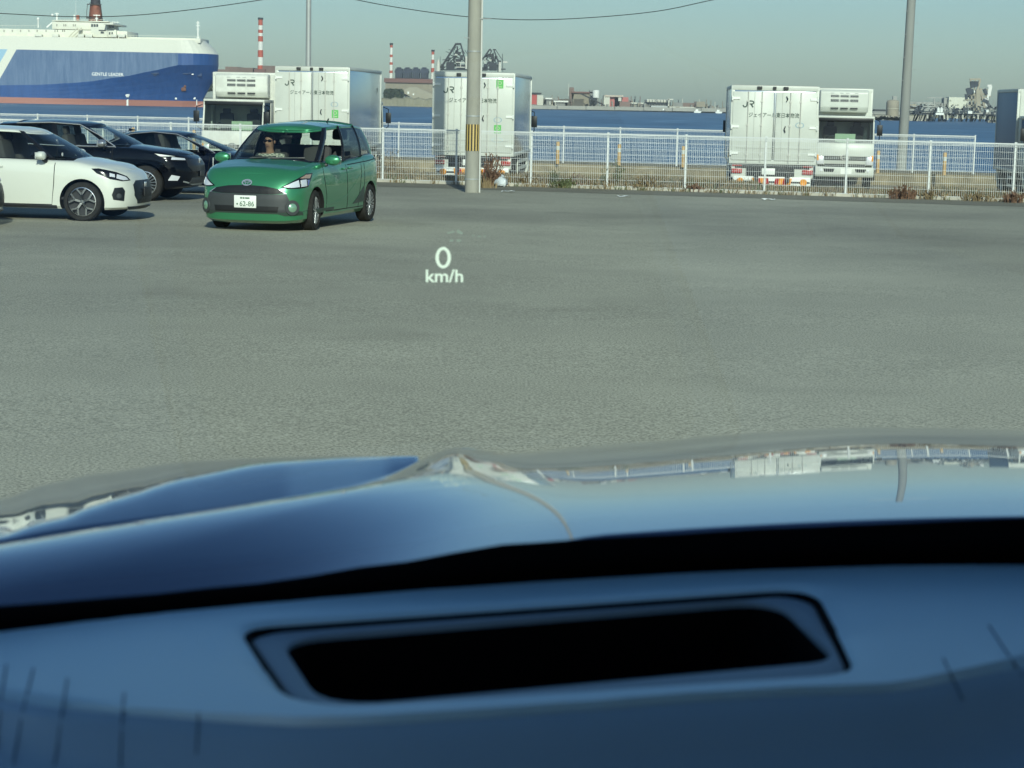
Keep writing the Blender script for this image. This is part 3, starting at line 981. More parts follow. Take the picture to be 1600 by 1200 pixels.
AX = 4.9                          # trucks all stand along this direction (degrees right of straight ahead)
RZ_AWAY = R(90 - AX)              # back of the truck towards us
RZ_FACE = R(-90 - AX)             # cab towards us
def truck_rear(px_l, px_r, py_top, Y, lb, label, **k):
    """place by the rear face: left and right edges in the photograph and its distance"""
    a, b_ = at(px_l, py_top, Y), at(px_r, py_top, Y)
    w_ = (b_ - a).length
    mid = (a + b_) / 2
    d = Vector((math.sin(R(AX)), math.cos(R(AX)), 0))
    c = mid + d * (lb / 2 + 0.05)
    return make_truck(label, (c.x, c.y, gz(c.y) - YD), RZ_AWAY, w=w_, lb=lb, z1=mid.z - gz(c.y) + YD, **k)
def truck_front(px_l, px_r, py_top, Y, lb, label, **k):
    a, b_ = at(px_l, py_top, Y), at(px_r, py_top, Y)
    w_ = (b_ - a).length
    mid = (a + b_) / 2
    d = Vector((math.sin(R(AX)), math.cos(R(AX)), 0))
    c = mid + d * (lb / 2)
    return make_truck(label, (c.x, c.y, gz(c.y) - YD), RZ_FACE, w=w_, lb=lb, z1=mid.z - gz(c.y) + YD, **k)

truck_rear(430, 546, 105, 59.5, 6.2, 'white box truck seen from behind with a long silver side, behind the green minivan', z0=1.12,
           stickers=(('ring', -0.70, 2.05 + YD), ('green', -0.72, 1.76 + YD)))
truck_rear(677, 804, 114, 54.6, 6.0, 'white box truck seen from behind, partly hidden by the striped pole, with three stickers', z0=1.14,
           stickers=(('green', -0.74, 2.70 + YD), ('ring', -0.70, 1.70 + YD), ('green', -0.70, 1.44 + YD), ('pale', -0.70, 1.14 + YD)))
truck_rear(1145, 1279, 135, 52.0, 5.9, 'white box truck seen from behind beside a white cab, with red and orange rear markers', z0=1.14,
           stickers=(('ring', -0.68, 1.74 + YD),))
truck_front(1274, 1363, 139, 67.0, 5.6, 'cream white refrigerated truck facing the lot with a pale sheet in its windscreen', z0=1.05, cw=1.92, cabtop=2.42, jr=False, note=0.0)
truck_front(333, 432, 114, 64.0, 5.6, 'older cream refrigerated truck facing the lot beside the ship bow', z0=0.9, cw=2.0, cabtop=2.52, jr=False, tone=WHITE_DIRTY, note=0.25)
truck_front(1593, 1700, 141, 58.0, 3.8, 'silver sided truck cut off by the right edge of the picture', z0=0.9, cw=1.98, cabtop=2.5, reefer=False, jr=False, side=SHADE_SIDE)
# ------------------------------------------------------------------ car carrier ship
SHIP_Y, SK = 900.0, 900.0 / FPX
def ship_paint(name, upper, lower, pale_streak):
    """hull paint: white above, blue below, diagonal white band and pale blue field aft, rust and streaks"""
    m = bpy.data.materials.new(name)
    m.use_nodes = True
    t = m.node_tree
    b = t.nodes['Principled BSDF']
    b.inputs['Roughness'].default_value = 0.42
    tc = t.nodes.new('ShaderNodeTexCoord')
    sx = t.nodes.new('ShaderNodeSeparateXYZ')
    t.links.new(tc.outputs['Object'], sx.inputs[0])
    def math_(op, a, b_):
        n = t.nodes.new('ShaderNodeMath'); n.operation = op
        for i, v in enumerate((a, b_)):
            if isinstance(v, (int, float)): n.inputs[i].default_value = v
            else: t.links.new(v, n.inputs[i])
        return n.outputs[0]
    def mixc(f, a, b_):
        n = t.nodes.new('ShaderNodeMix'); n.data_type = 'RGBA'
        t.links.new(f, n.inputs[0])
        for i, v in ((6, a), (7, b_)):
            if isinstance(v, tuple): n.inputs[i].default_value = (*v, 1)
            else: t.links.new(v, n.inputs[i])
        return n.outputs[2]
    mp = t.nodes.new('ShaderNodeMapping')
    mp.inputs['Scale'].default_value = (0.9, 0.9, 0.10)
    t.links.new(tc.outputs['Object'], mp.inputs[0])
    n = t.nodes.new('ShaderNodeTexNoise')
    n.inputs['Scale'].default_value = 0.7
    n.inputs['Detail'].default_value = 8
    n.inputs['Roughness'].default_value = 0.7
    t.links.new(mp.outputs[0], n.inputs['Vector'])
    r = t.nodes.new('ShaderNodeValToRGB')
    r.color_ramp.elements[0].position, r.color_ramp.elements[0].color = 0.35, (*[c * 0.8 for c in lower], 1)
    r.color_ramp.elements[1].position, r.color_ramp.elements[1].color = 0.7, (*pale_streak, 1)
    t.links.new(n.outputs[0], r.inputs[0])
    col = r.outputs[0]
    diag = math_('ADD', sx.outputs['X'], math_('MULTIPLY', sx.outputs['Z'], -0.585))   # lines leaning to the right going up
    col = mixc(math_('LESS_THAN', diag, -103.3), col, upper)
    col = mixc(math_('LESS_THAN', diag, -107.4), col, (0.33, 0.52, 0.66))
    col = mixc(math_('GREATER_THAN', sx.outputs['Z'], 24.2), col, upper)
    col = mixc(math_('LESS_THAN', sx.outputs['Z'], 2.7), col, (0.42, 0.185, 0.145))
    t.links.new(col, b.inputs['Base Color'])
    return m
bow = at(341, 168, SHIP_Y)
SH = thing('car_carrier_ship', 'huge blue and white car carrier ship moored across the water with a blunt bow', 'ship', (bow.x, SHIP_Y, SEA_Z))
HB = ship_paint('hull_sheen_paint', (0.76, 0.75, 0.64), (0.085, 0.16, 0.31), (0.15, 0.22, 0.35))  # same blue lightened and greyed: sun sheen on the side put into the paint
HF = ship_paint('bow_paint', (0.78, 0.77, 0.66), (0.020, 0.085, 0.28), (0.03, 0.10, 0.30))  # deeper blue, holding the shade of the flare in its colour
def zk(u): return knots([(-130, 6.5), (-81, 8.5), (-60, 10.0), (-42, 12.8), (-26, 16.2), (-15.8, 18.8), (0, 19.2)], u)
def btop(u):
    return 16.0 if u < -15.8 else 16.0 * max(0.0, 1 - ((u + 15.8) / 15.8) ** 2.6) ** 0.55
def bwl(u):
    return 16.0 if u < -86 else 16.0 * max(0.0, 1 - ((u + 86) / 86.0) ** 1.7)
def ustem(z): return knots([(0, -7.4), (3.4, -7.0), (8, -4.6), (13, -1.6), (17, -0.1), (19, 0), (24.2, 0), (26.5, -1.6), (30.2, -6.0)], z)
us = [-130, -118, -106, -94, -86, -78, -70, -62, -54, -46, -38, -32, -26, -20, -15.8, -14, -12, -9, -6.5, -4.5, -3, -1.8, -0.9, -0.3, 0]
LOW = [0, 0.12, 0.26, 0.4, 0.55, 0.7, 0.85, 1.0]
UPP = [0.33, 0.66, 1.0]
TOP_ = [26.2, 28.2, 30.2]
def hull_side(s):
    g = []
    rows = [(0, f) for f in LOW] + [(1, f) for f in UPP] + [(2, z) for z in TOP_]
    for kind_, f in rows:
        row = []
        for u in us:
            k = zk(u)
            z = lerp(-2, k, f) if kind_ == 0 else (lerp(k, 24.2, f) if kind_ == 1 else f)
            uu = u if u < -15.8 else -15.8 + (u + 15.8) / 15.8 * (ustem(z) + 15.8)
            if kind_: b_ = btop(u)
            else:
                h_ = max(0, (z + 2) / (k + 2)) ** 1.6
                b_ = lerp(min(bwl(u), btop(u)), btop(u), h_)
            row.append((uu, s * b_, z))
        g.append(row)
    return g
mb = MB()
nlev = len(LOW) + len(UPP) + len(TOP_)
for s in (-1, 1):
    g = hull_side(s)
    n = len(us)
    vs = [p for row in g for p in row]
    fa = []
    ms = []
    for j in range(nlev - 1):
        for i in range(n - 1):
            q = (j * n + i, j * n + i + 1, (j + 1) * n + i + 1, (j + 1) * n + i)
            fa.append(q if s < 0 else q[::-1])
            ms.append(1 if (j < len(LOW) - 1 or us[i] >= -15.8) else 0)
    k0 = len(mb.f)
    mb.add(vs, fa)
    mb.m[k0:] = ms
levels = range(nlev)
nn = len(us)
top = [v for v in mb.v[(len(levels) - 1) * nn: len(levels) * nn]]
vs = [(p.x, p.y, p.z) for p in top] + [(p.x, -p.y, p.z) for p in top]
mb.add(vs, [(i, i + 1, nn + i + 1, nn + i) for i in range(nn - 1)])
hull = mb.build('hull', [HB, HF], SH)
# the smooth curve where the bow flare starts: a knuckle strake following zk
mb = MB()
put_text(mb, 'GENTLE LEADER', (-55.0, -16.08, 13.2), (1, 0, 0), (0, 0, 1), 14.4, 1.5)
mb.build('ship_name', mat('name_white', (0.9, 0.9, 0.86), 0.5), hull)
def sp(px, py):
    """photograph pixel -> ship coordinates on the side facing us"""
    p = at(px, py, SHIP_Y - 16)
    return p.x - bow.x, p.z - SEA_Z
def sbox(mb, x0, y0, x1, y1, yc, dep):
    a, b_ = sp(x0, y0), sp(x1, y1)
    mb.box(((a[0] + b_[0]) / 2, yc, (a[1] + b_[1]) / 2), (abs(b_[0] - a[0]), dep, abs(a[1] - b_[1])))
CREAM = mat('ship_cream', (0.72, 0.71, 0.60), 0.55, var=0.06, vscale=0.3)
TAN = mat('ship_tan', (0.58, 0.55, 0.42), 0.6)
SHDARK = mat('ship_window', (0.06, 0.07, 0.08), 0.3)
mb = MB(); sbox(mb, -110, 41.5, 196, 62, 1, 26); mb.build('deck_house', CREAM, SH, bevel=0.2)
mb = MB(); sbox(mb, 196, 57, 311, 67, 0, 24); mb.build('foredeck_house', CREAM, SH, bevel=0.15)
mb = MB(); sbox(mb, 77, 33, 140, 46, 0, 22); sbox(mb, 77, 30.5, 166, 34, 0, 22.6); mb.build('accommodation', CREAM, SH, bevel=0.15)
mb = MB(); sbox(mb, 140, 35, 166, 58, -1, 26); sbox(mb, 166, 46, 180, 58, -4, 20); sbox(mb, 164, 36, 179, 39, -4, 30); mb.build('bridge', CREAM, SH, bevel=0.1)
mb = MB()
for x in (141, 145, 149): sbox(mb, x, 37.5, x + 3, 41.5, -14.0, 0.4)
for x in (168.5, 173): sbox(mb, x, 39.5, x + 4, 43.5, -14.1, 0.6)
for x in (169, 173): sbox(mb, x, 50, x + 2, 53.5, -14.1, 0.5)
sbox(mb, 153, 46.2, 164, 48, -14.1, 0.4); sbox(mb, 156, 49, 161, 52, -14.1, 0.4)
mb.build('bridge_window', SHDARK, SH)
mb = MB()
for x in (84, 95, 98, 110, 113): sbox(mb, x, 37.2, x + 1.6, 40.2, -11.1, 0.3)
for x in list(range(2, 60, 13)) + [68, 82, 86, 94, 97]: sbox(mb, x, 46, x + 1.5, 49.2, -12.1, 0.3)
mb.build('port_hole', mat('dull_window', (0.30, 0.30, 0.26), 0.5), SH)
# rescue boats' cradles and lockers along the deck edge
for i, (x0, x1) in enumerate(((54, 65), (81, 91), (121, 131), (133, 144), (173, 182), (184.5, 195))):
    mb = MB()
    sbox(mb, x0, 53.5, x1, 58.5, -14.5, 3)
    lk = mb.build('deck_locker', CREAM, SH, bevel=0.15)
    mb = MB()
    sbox(mb, x1 - 1.5, 56, x1 + 0.3, 63, -14.6, 2.6)
    sbox(mb, x0 + 1, 58.6, x1, 61.5, -14.2, 2)
    mb.build('cradle', mat('cradle_dark', (0.24, 0.21, 0.15), 0.7), lk)
mb = MB()
a, b_ = sp(103, 61), sp(121, 43)
for o in (0, 1.6):
    mb.bar((a[0] + o, -14.6, a[1]), (b_[0] + o, -14.6, b_[1]), 0.3, 0.35)
sbox(mb, 121, 45, 127, 47, -14, 2)
mb.build('outside_stair', TAN, SH)
mb = MB()
for x in (248, 251.5, 255, 258.5, 262, 284.5, 288, 291.5, 295, 298.5): sbox(mb, x, 62.8, x + 2.2, 66.5, -12.2, 0.4)
sbox(mb, 272.5, 63, 277, 67.4, -12.2, 0.5)
mb.build('mooring_port', mat('dull_opening', (0.16, 0.15, 0.12), 0.6), SH)
# funnel with cage, masts, railings
fx, fz = sp(136, 28)
mb = MB()
mb.lathe([(3.4, fz - 1), (2.5, fz + 7.0)], 16, c=(fx, 2, 0))
fu = mb.build('funnel', mat('funnel_rust', (0.23, 0.075, 0.045), 0.7, var=0.5, vscale=0.4), SH, True)
MB().lathe([(2.4, fz + 6.6), (1.8, fz + 13.5)], 14, c=(fx, 2, 0)).build('funnel_top', mat('soot', (0.035, 0.03, 0.04), 0.7), fu, True)
mb = MB()
for sgn in (-1, 1):
    mb.tube([(fx + sgn * 1.7, -1.0, fz + 7.6), (fx + sgn * 3.0, -1.4, fz + 6.2), (fx + sgn * 3.4, -1.4, fz + 3.4), (fx + sgn * 3.3, -1.4, fz)], 0.14, 5)
mb.box((fx, -0.6, fz + 6.8), (6.6, 1.2, 0.3)); mb.box((fx, -0.6, fz + 0.6), (7.2, 1.2, 0.5))
mb.build('funnel_cage', mat('cage_dark', (0.05, 0.045, 0.045), 0.6), fu)
def mast(px, y0, y1, r, name='mast', arms=()):
    a, b_ = sp(px, y1), sp(px, y0)
    mb = MB().cyl((a[0], -4, a[1]), (b_[0], -4, b_[1]), r, r * 0.7, 8)
    for (py, half) in arms:
        c = sp(px, py)
        mb.box((c[0], -4, c[1]), (half * 2, 0.3, 0.35))
    return mb.build(name, PLATE, SH)
mast(302.5, 31, 62, 0.42, arms=((34, 0.8), (38.5, 1.0), (44, 0.7), (57, 0.7)))
mast(142, 21, 32, 0.35, arms=((22, 1.6), (27, 0.7)))
mast(106.5, 21, 32, 0.45)
mast(109, -2, 30, 0.07, 'aerial')
mast(79, 18, 33, 0.5, arms=((19.5, 1.0),))
a, b_ = sp(68, 42), sp(77, 34)
MB().bar((a[0], -10, a[1]), (b_[0], -10, b_[1]), 0.6, 0.6).build('brace', PLATE, SH)
a = sp(51, 28)
mb = MB().lathe([(0.01, 0.75), (0.5, 0.55), (0.75, 0), (0.5, -0.55), (0.3, -0.8), (0.3, -4.0)], 14, c=(a[0], -6, a[1])); mb.build('radome', PLATE, SH, True)
a = sp(73.5, 22)
MB().lathe([(0.01, 0.7), (0.5, 0.5), (0.7, 0), (0.5, -0.5), (0.01, -0.7)], 12, c=(a[0], -6, a[1])).build('satellite_dome', PLATE, SH, True)
a = sp(110.5, 25)
mb = MB(); sbox(mb, 108.5, 21.5, 113, 30, -2, 1.4); mb.build('exhaust_box', mat('rust_red', (0.35, 0.12, 0.08), 0.7), SH)
mb = MB()
for (x0, y0, x1, y1) in ((-100, 38.5, 60, 39.5), (180, 54.2, 311, 56.2), (82, 29.2, 160, 29.8)):
    a, b_ = sp(x0, y0), sp(x1, y1)
    n = int((x1 - x0) / 5)
    mb.bar((a[0], -11.5, a[1]), (b_[0], -11.5, b_[1]), 0.10, 0.10)
    for k in range(n + 1):
        x = lerp(a[0], b_[0], k / n); z = lerp(a[1], b_[1], k / n)
        mb.bar((x, -11.5, z - 1.1), (x, -11.5, z), 0.08, 0.08)
mb.build('railing', CREAM, SH)
mb = MB()
for k in range(7):
    a = sp(162 + k * 2.6, 31 + (k % 3))
    mb.bar((a[0], -8, a[1] - 2.2), (a[0] + 0.2, -8, a[1]), 0.12, 0.12)
a = sp(162, 33.4); b_ = sp(181, 33.6); mb.bar((a[0], -8, a[1]), (b_[0], -8, b_[1]), 0.15, 0.2)
mb.build('bridge_aerials', PLATE, SH)
# bow fittings, draught marks, anchor
def on_bow(px, py):
    """point on the hull surface seen at that pixel"""
    d = ray(px, py)
    o_ = CAM - Vector((bow.x, SHIP_Y, SEA_Z))
    hit = bow_tree.ray_cast(o_, d)
    return hit[0] if hit[0] else None
bow_tree = BVHTree.FromPolygons([v.co.copy() for v in hull.data.vertices], [tuple(p.vertices) for p in hull.data.polygons])
mb = MB()
for (px, py, s) in ((287, 138.2, 2.2), (285, 141, 1.0), (289, 135, 1.0)):
    q = on_bow(px, py)
    if q: mb.box(q, (s, 0.8, s))
mb.build('anchor', mat('anchor_rust', (0.20, 0.09, 0.06), 0.8), SH, bevel=0.2)
mb = MB()
for (px, py, s, h) in ((199.3, 158, 0.8, 5.4), (199.3, 148.5, 1.8, 0.8), (199.3, 151, 1.2, 0.5), (307.5, 158, 0.35, 3.6), (304, 153.5, 1.0, 0.9), (275, 154, 0.9, 0.8), (332, 134, 0.9, 0.7), (301, 116, 0.8, 0.6), (336, 117, 1.7, 1.9)):
    q = on_bow(px, py)
    if q: mb.box(q, (s, 0.5, h))
mb.build('draught_mark', PLATE, SH)
mb = MB()
for (px, py, s, h) in ((290, 115, 2.6, 0.5), (312, 117, 2.0, 1.4), (297, 114, 0.6, 0.9), (242, 114.5, 3.4, 0.7), (242, 117, 1.5, 0.6)):
    q = on_bow(px, py)
    if q: mb.box(q, (s, 0.5, h))
mb.build('hull_opening', mat('hull_recess', (0.03, 0.06, 0.14), 0.7), SH)
MB().lathe([(0.05, 3.2), (1.2, 2.6), (2.0, 0.5), (2.2, -3), (2.2, -12)], 14, axis='X', c=(-5.5, 0, 0.3)).build('bulbous_bow', mat('antifouling', (0.42, 0.185, 0.145), 0.6, var=0.15, vscale=0.3), SH, True)

# ------------------------------------------------------------------ far shore: land and works across the bay
FY = 1700.0
def fblk(mb, x0, y0, x1, y1, dep=40, Y=FY):
    a, b_ = at(x0, y1, Y), at(x1, y0, Y)
    mb.box(((a.x + b_.x) / 2, Y + dep / 2, (a.z + b_.z) / 2), (abs(b_.x - a.x), dep, abs(b_.z - a.z)))
def far(name, label, cat, parts, group=None):
    """parts: list of (part name, material, list of pixel boxes, depth, dist); first part is the body"""
    x0 = min(b[0] for p in parts for b in p[2]); x1 = max(b[2] for p in parts for b in p[2])
    Y = parts[0][4] if len(parts[0]) > 4 else FY
    base = at((x0 + x1) / 2, 165, Y)
    base.z = SEA_Z
    t = thing(name, label, cat, base, 0, group)
    for p in parts:
        mb = MB()
        YY = p[4] if len(p) > 4 else Y
        for b in p[2]: fblk(mb, *b, dep=p[3], Y=YY)
        mb.v = [v - base for v in mb.v]
        mb.build(p[0], p[1], t, bevel=0.0)
    return t, base
SHORE = mat('shore', (0.20, 0.19, 0.13), 0.95, var=0.3, vscale=0.02)
mb = MB()
rr = random.Random(11)
row = []
for k in range(0, 121):
    x = -2600 + k * 45.0
    row.append((x, rr.uniform(0.2, 1.0)))
vs, fs = [], []
for i, (x, h) in enumerate(row):
    Y0 = 1690 + rr.uniform(-3, 3)
    vs += [(x, Y0, SEA_Z - 1), (x, Y0 + 2, SEA_Z + 2.2), (x, Y0 + 40, SEA_Z + 2.2 + h), (x, Y0 + 900, SEA_Z + 2.4 + h), (x, Y0 + 1200, SEA_Z - 1)]
for i in range(len(row) - 1):
    for j in range(4):
        fs.append((i * 5 + j, i * 5 + 5 + j, i * 5 + 6 + j, i * 5 + 1 + j))
mb.add(vs, fs)
tag(mb.build('far_shore', SHORE), kind='structure')
BRICK = mat('dull_red_brown', (0.22, 0.15, 0.125), 0.85, var=0.2, vscale=0.05)
TANW = mat('tan_wall', (0.30, 0.265, 0.20), 0.85, var=0.12, vscale=0.06)
MAROON = mat('maroon_roof', (0.20, 0.10, 0.085), 0.8)
GREYB = mat('far_grey', (0.27, 0.27, 0.25), 0.85, var=0.2, vscale=0.05)
DKB = mat('far_dark', (0.045, 0.055, 0.085), 0.7, var=0.3, vscale=0.08)
IRON = mat('furnace_iron', (0.03, 0.032, 0.038), 0.7, var=0.4, vscale=0.05)
PALEB = mat('far_pale', (0.62, 0.61, 0.52), 0.7)
PINK = mat('far_pink', (0.48, 0.17, 0.15), 0.8, var=0.15, vscale=0.1)
CHRED, CHWHITE = mat('chimney_red', (0.50, 0.10, 0.06), 0.7), mat('chimney_white', (0.78, 0.77, 0.70), 0.7)
def chimney(px, ys, wpx, base_y, label):
    """ys: band edges from the top downwards, red first"""
    top = at(px, ys[0], FY); bot = at(px, base_y, FY)
    base = Vector((bot.x, FY + 8, SEA_Z + 2))
    t = thing('chimney', label, 'chimney', base, 0, 'striped chimneys across the bay')
    r = wpx / 2 / FPX * FY
    mb = MB()
    edges = list(ys) + [base_y + 25]
    for k in range(len(edges) - 1):
        za = at(px, edges[k], FY).z - base.z; zb = at(px, edges[k + 1], FY).z - base.z
        mb.cur = k % 2
        f0 = (edges[k] - ys[0]) / (edges[-1] - ys[0]); f1 = (edges[k + 1] - ys[0]) / (edges[-1] - ys[0])
        mb.cyl((0, 0, max(zb, -2)), (0, 0, za), r * (0.85 + 0.4 * f1), r * (0.85 + 0.4 * f0), 14)
    mb.build('shaft', [CHRED, CHWHITE], t, True)
    z0 = at(px, ys[0], FY).z - base.z
    MB().lathe([(r * 0.5, z0 - 1), (r * 1.05, z0 - 1), (r * 1.05, z0 + 0.6), (r * 0.6, z0 + 0.6)], 14).build('rim', IRON, t)
chimney(405, (28, 39, 46, 51, 56, 64.5, 78, 89, 102), 8, 110, 'tallest red and white striped chimney rising beside the ship bow')
chimney(610, (68, 74, 85, 89, 97, 101, 110, 114), 5, 120, 'slim red and white striped chimney left of the dark hoppers')
chimney(675.3, (78.5, 85, 93, 99, 106, 113), 5, 118, 'short red and white striped chimney between the dark hoppers and the iron frames')
far('factory_building', 'low reddish brown factory roofs under the tallest striped chimney', 'building', [('wall', BRICK, [(336, 108.5, 352, 122), (352, 104.5, 372, 122), (372, 106, 395, 125), (410, 103, 432, 125)], 50), ('roof_unit', MAROON, [(397, 108, 414, 126)], 14, 1696)])
t, b0 = far('hopper_bank', 'row of four dark blue grey hoppers on the long maroon roof', 'silo', [('platform', DKB, [(617, 122.5, 670, 126)], 25)], None)
for k in range(4):
    x0 = 616.5 + k * 13.2
    mb = MB()
    fblk(mb, x0 + 1.2, 107.2, x0 + 12, 110, 20)
    fblk(mb, x0, 110, x0 + 13, 113.5, 22)
    fblk(mb, x0 + 0.8, 113.5, x0 + 12.0, 123, 19)
    fblk(mb, x0 + 3.2, 105.2, x0 + 9.5, 107.5, 12)
    mb.v = [v - b0 for v in mb.v]
    hp = mb.build('hopper', DKB, t)
    mb = MB()
    for j in (2.2, 5.8, 9.4): fblk(mb, x0 + j, 114, x0 + j + 1.2, 123, 0.8, FY - 1.0)
    mb.v = [v - b0 for v in mb.v]
    mb.build('rib', IRON, hp)
far('long_warehouse', 'long tan warehouse with a maroon roof across the bay', 'building', [('wall', TANW, [(602, 127, 700, 150)], 60), ('roof', MAROON, [(600, 124.2, 702, 128.4)], 64, 1698), ('wall_seam', GREYB, [(x, 128.5, x + 0.5, 150) for x in range(606, 690, 9)], 0.6, 1699)])
mb = MB()
P = [at(x, y, 1690) for x, y in ((632, 141), (640, 136.5), (651, 136), (678, 148), (678, 153), (668, 157), (648, 157), (644, 152), (632, 146))]
b1 = P[0].copy()
mb.prism([(p.x - b1.x, p.z - b1.z) for p in P], -6, 6, 'Y')
o = mb.build('conveyor_gallery', mat('gallery_tan', (0.36, 0.33, 0.25), 0.85, var=0.1, vscale=0.05), loc=b1)
tag(o, 'sloping tan conveyor gallery in front of the long warehouse', 'conveyor')
o2 = MB()
for (x, y, w_) in ((638, 145, 1.6), (646, 147.5, 1.2)):
    q = at(x, y, 1684); o2.box(q - b1, (w_, 1, w_ * 1.3))
o2.build('flood_lamp', PLATE, o)
# trees on the far bank
def far_trees(x0, x1, ytop, ybot, Y, label, n=1100, m=None):
    a, b_ = at(x0, ybot, Y), at(x1, ytop, Y)
    mb = MB()
    rr = random.Random(int(x0))
    nb = max(3, int((x1 - x0) / 4))
    blobs = [(lerp(a.x, b_.x, (k + rr.random()) / nb), rr.uniform(0.6, 1.0)) for k in range(nb)]
    for k in range(n):
        cx, hh = rr.choice(blobs)
        rad = (b_.x - a.x) / nb * 0.9
        th, ph = rr.random() * 6.28, math.acos(rr.uniform(-1, 1))
        zc = lerp(a.z, b_.z, 0.35 + 0.25 * hh)
        q = Vector((cx + rad * math.sin(ph) * math.cos(th), Y + rr.uniform(-4, 4), zc + (b_.z - a.z) * 0.42 * hh * math.cos(ph)))
        s = rr.uniform(0.7, 1.7)
        n_ = Vector((rr.uniform(-1, 1), rr.uniform(-1, 1), rr.uniform(-0.3, 1))).normalized()
        u = n_.orthogonal().normalized(); v = n_.cross(u)
        mb.add([q - u * s, q + v * s * 0.7, q + u * s, q - v * s * 0.7], [(0, 1, 2, 3)])
    org = Vector(((a.x + b_.x) / 2, Y, a.z))
    mb.v = [v - org for v in mb.v]
    o = mb.build('far_trees', m or mat('far_foliage', (0.045, 0.06, 0.028), 0.9, var=0.4, vscale=0.3), loc=org)
    tag(o, label, 'trees', None, 'stuff')
far_trees(602, 629, 137, 158, 1680, 'dark trees on the far bank in front of the warehouse')
far_trees(326, 345, 118, 150, 1680, 'dark trees on the far bank behind the ship bow')
mb = MB()
for k in range(14):
    x = 600 + k * 6.0
    a = at(x, 150 + (k % 3) * 1.2 + abs(k - 5) * 0.4, 1678)
    mb.lathe([(0.01, a.z - SEA_Z), (4, (a.z - SEA_Z) * 0.8), (7, 0)], 9, c=(a.x, 1678, SEA_Z))
tag(mb.build('bank_slope', mat('bank', (0.26, 0.24, 0.165), 0.95, var=0.2, vscale=0.1), None, True), kind='structure')
# white slim tank and the two iron furnace tops
t = thing('storage_tank', 'slim white pointed tank standing left of the first iron furnace', 'tank', at(684.5, 118, 1700))
MB().lathe([(0.02, 14.5), (1.4, 11), (2.0, 6), (2.0, -12)], 14).build('shell', PALEB, t, True)
MB().cyl((1.8, -1, -2), (1.8, -1, 16.5), 0.25, 0.15, 6).build('vent_pipe', IRON, t)
def furnace(label, strokes, boxes, pale):
    base = at(sum(s[0] for s in strokes) / len(strokes), 118, FY)
    t = thing('blast_furnace', label, 'furnace', base, 0, 'iron furnace tops across the bay')
    for dy, nm in ((0, 'front_frame'), (9, 'rear_frame')):
        mb = MB()
        for (xa, ya, xb, yb, w_) in strokes:
            a, b_ = at(xa, ya, FY) - base, at(xb, yb, FY) - base
            a.y += dy; b_.y += dy
            mb.bar(a, b_, w_ * FY / FPX, w_ * FY / FPX)
        mb.build(nm, IRON, t)
    mb = MB()
    for b in boxes: fblk(mb, *b, dep=9)
    rr = random.Random(int(strokes[0][0]))
    (ax, ay, bx, by, _w) = strokes[0]
    xr_ = strokes[1][2]
    for k in range(46):
        y = rr.uniform(ay + 9, 108); f = min(1, (y - ay) / (by - ay))
        x = rr.uniform(lerp(ax, bx, f) + 1, lerp(ax, xr_, f) - 0.5)
        p = at(x, y, FY + rr.uniform(1, 8))
        q_ = p + Vector((rr.uniform(-5, 5), 0, rr.uniform(-4, 4)))
        if rr.random() < 0.6: mb.bar(p, q_, 0.5, 0.5)
        else: mb.box(p, (rr.uniform(1, 4), 3, rr.uniform(0.8, 3)))
    mb.v = [v - base for v in mb.v]
    mb.build('charging_house', IRON, t)
    mb = MB()
    for b in pale: fblk(mb, *b, dep=1.0, Y=FY - 1.5)
    mb.v = [v - base for v in mb.v]
    mb.build('pale_pipework', PALEB, t)
    mb = MB()
    for (xa, ya, xb, yb, w_) in strokes[:2]:
        for k in range(7):
            f = k / 7
            p = at(lerp(xa, xb, f), lerp(ya, yb, f), FY) - base
            mb.bar(p, p + Vector((0, 9, 0)), 0.6, 0.6)
    mb.build('cross_tie', IRON, t)
furnace('larger dark iron furnace frame with a flat peak left of the striped pole',
        [(712, 69, 690, 104, 2.4), (719.5, 68.5, 728, 100, 2.0), (711, 68.6, 720.5, 68.6, 2.6), (714, 72, 715.5, 86, 1.8), (704, 86, 722, 92, 1.3), (696, 96, 716, 84, 1.0), (716, 84, 726, 97, 1.2), (690, 110, 690, 100, 1.6), (729, 110, 728, 98, 1.4), (709, 90, 709, 110, 1.2), (688, 109, 735, 109, 1.6), (722, 76, 726, 84, 0.8), (726, 78, 734, 90, 0.7), (700, 100, 708, 92, 0.9)],
        [(697, 97, 709, 109), (712, 92, 718, 100), (713, 101, 727, 108), (719, 86, 723, 93)], [(711, 84.5, 715, 86.5), (712, 97, 726, 98), (712, 104.5, 726, 105.5), (727, 88, 731, 108), (719, 98, 720.2, 105)])
furnace('smaller dark iron furnace frame with twin peaks right of the striped pole',
        [(765, 77, 752, 95, 1.9), (772, 79, 781, 104, 2.0), (765.5, 76.5, 768, 80, 2.2), (770, 77.5, 775, 77.5, 1.6), (774, 77, 785, 94, 1.0), (768, 80, 760, 92, 1.2), (771, 82, 766, 95, 1.0), (778, 92, 778, 112, 1.6), (785, 84, 785.5, 112, 0.8), (752, 95, 752, 112, 1.6), (752, 108, 790, 108, 1.5), (764, 90, 776, 98, 1.0)],
        [(764, 98, 776, 110), (756, 100, 762, 110), (767, 88, 772, 94), (748, 105, 760, 110)], [(765, 93, 768, 95), (779, 97, 783, 112), (786, 96, 793, 98), (757, 92, 758.4, 99)])
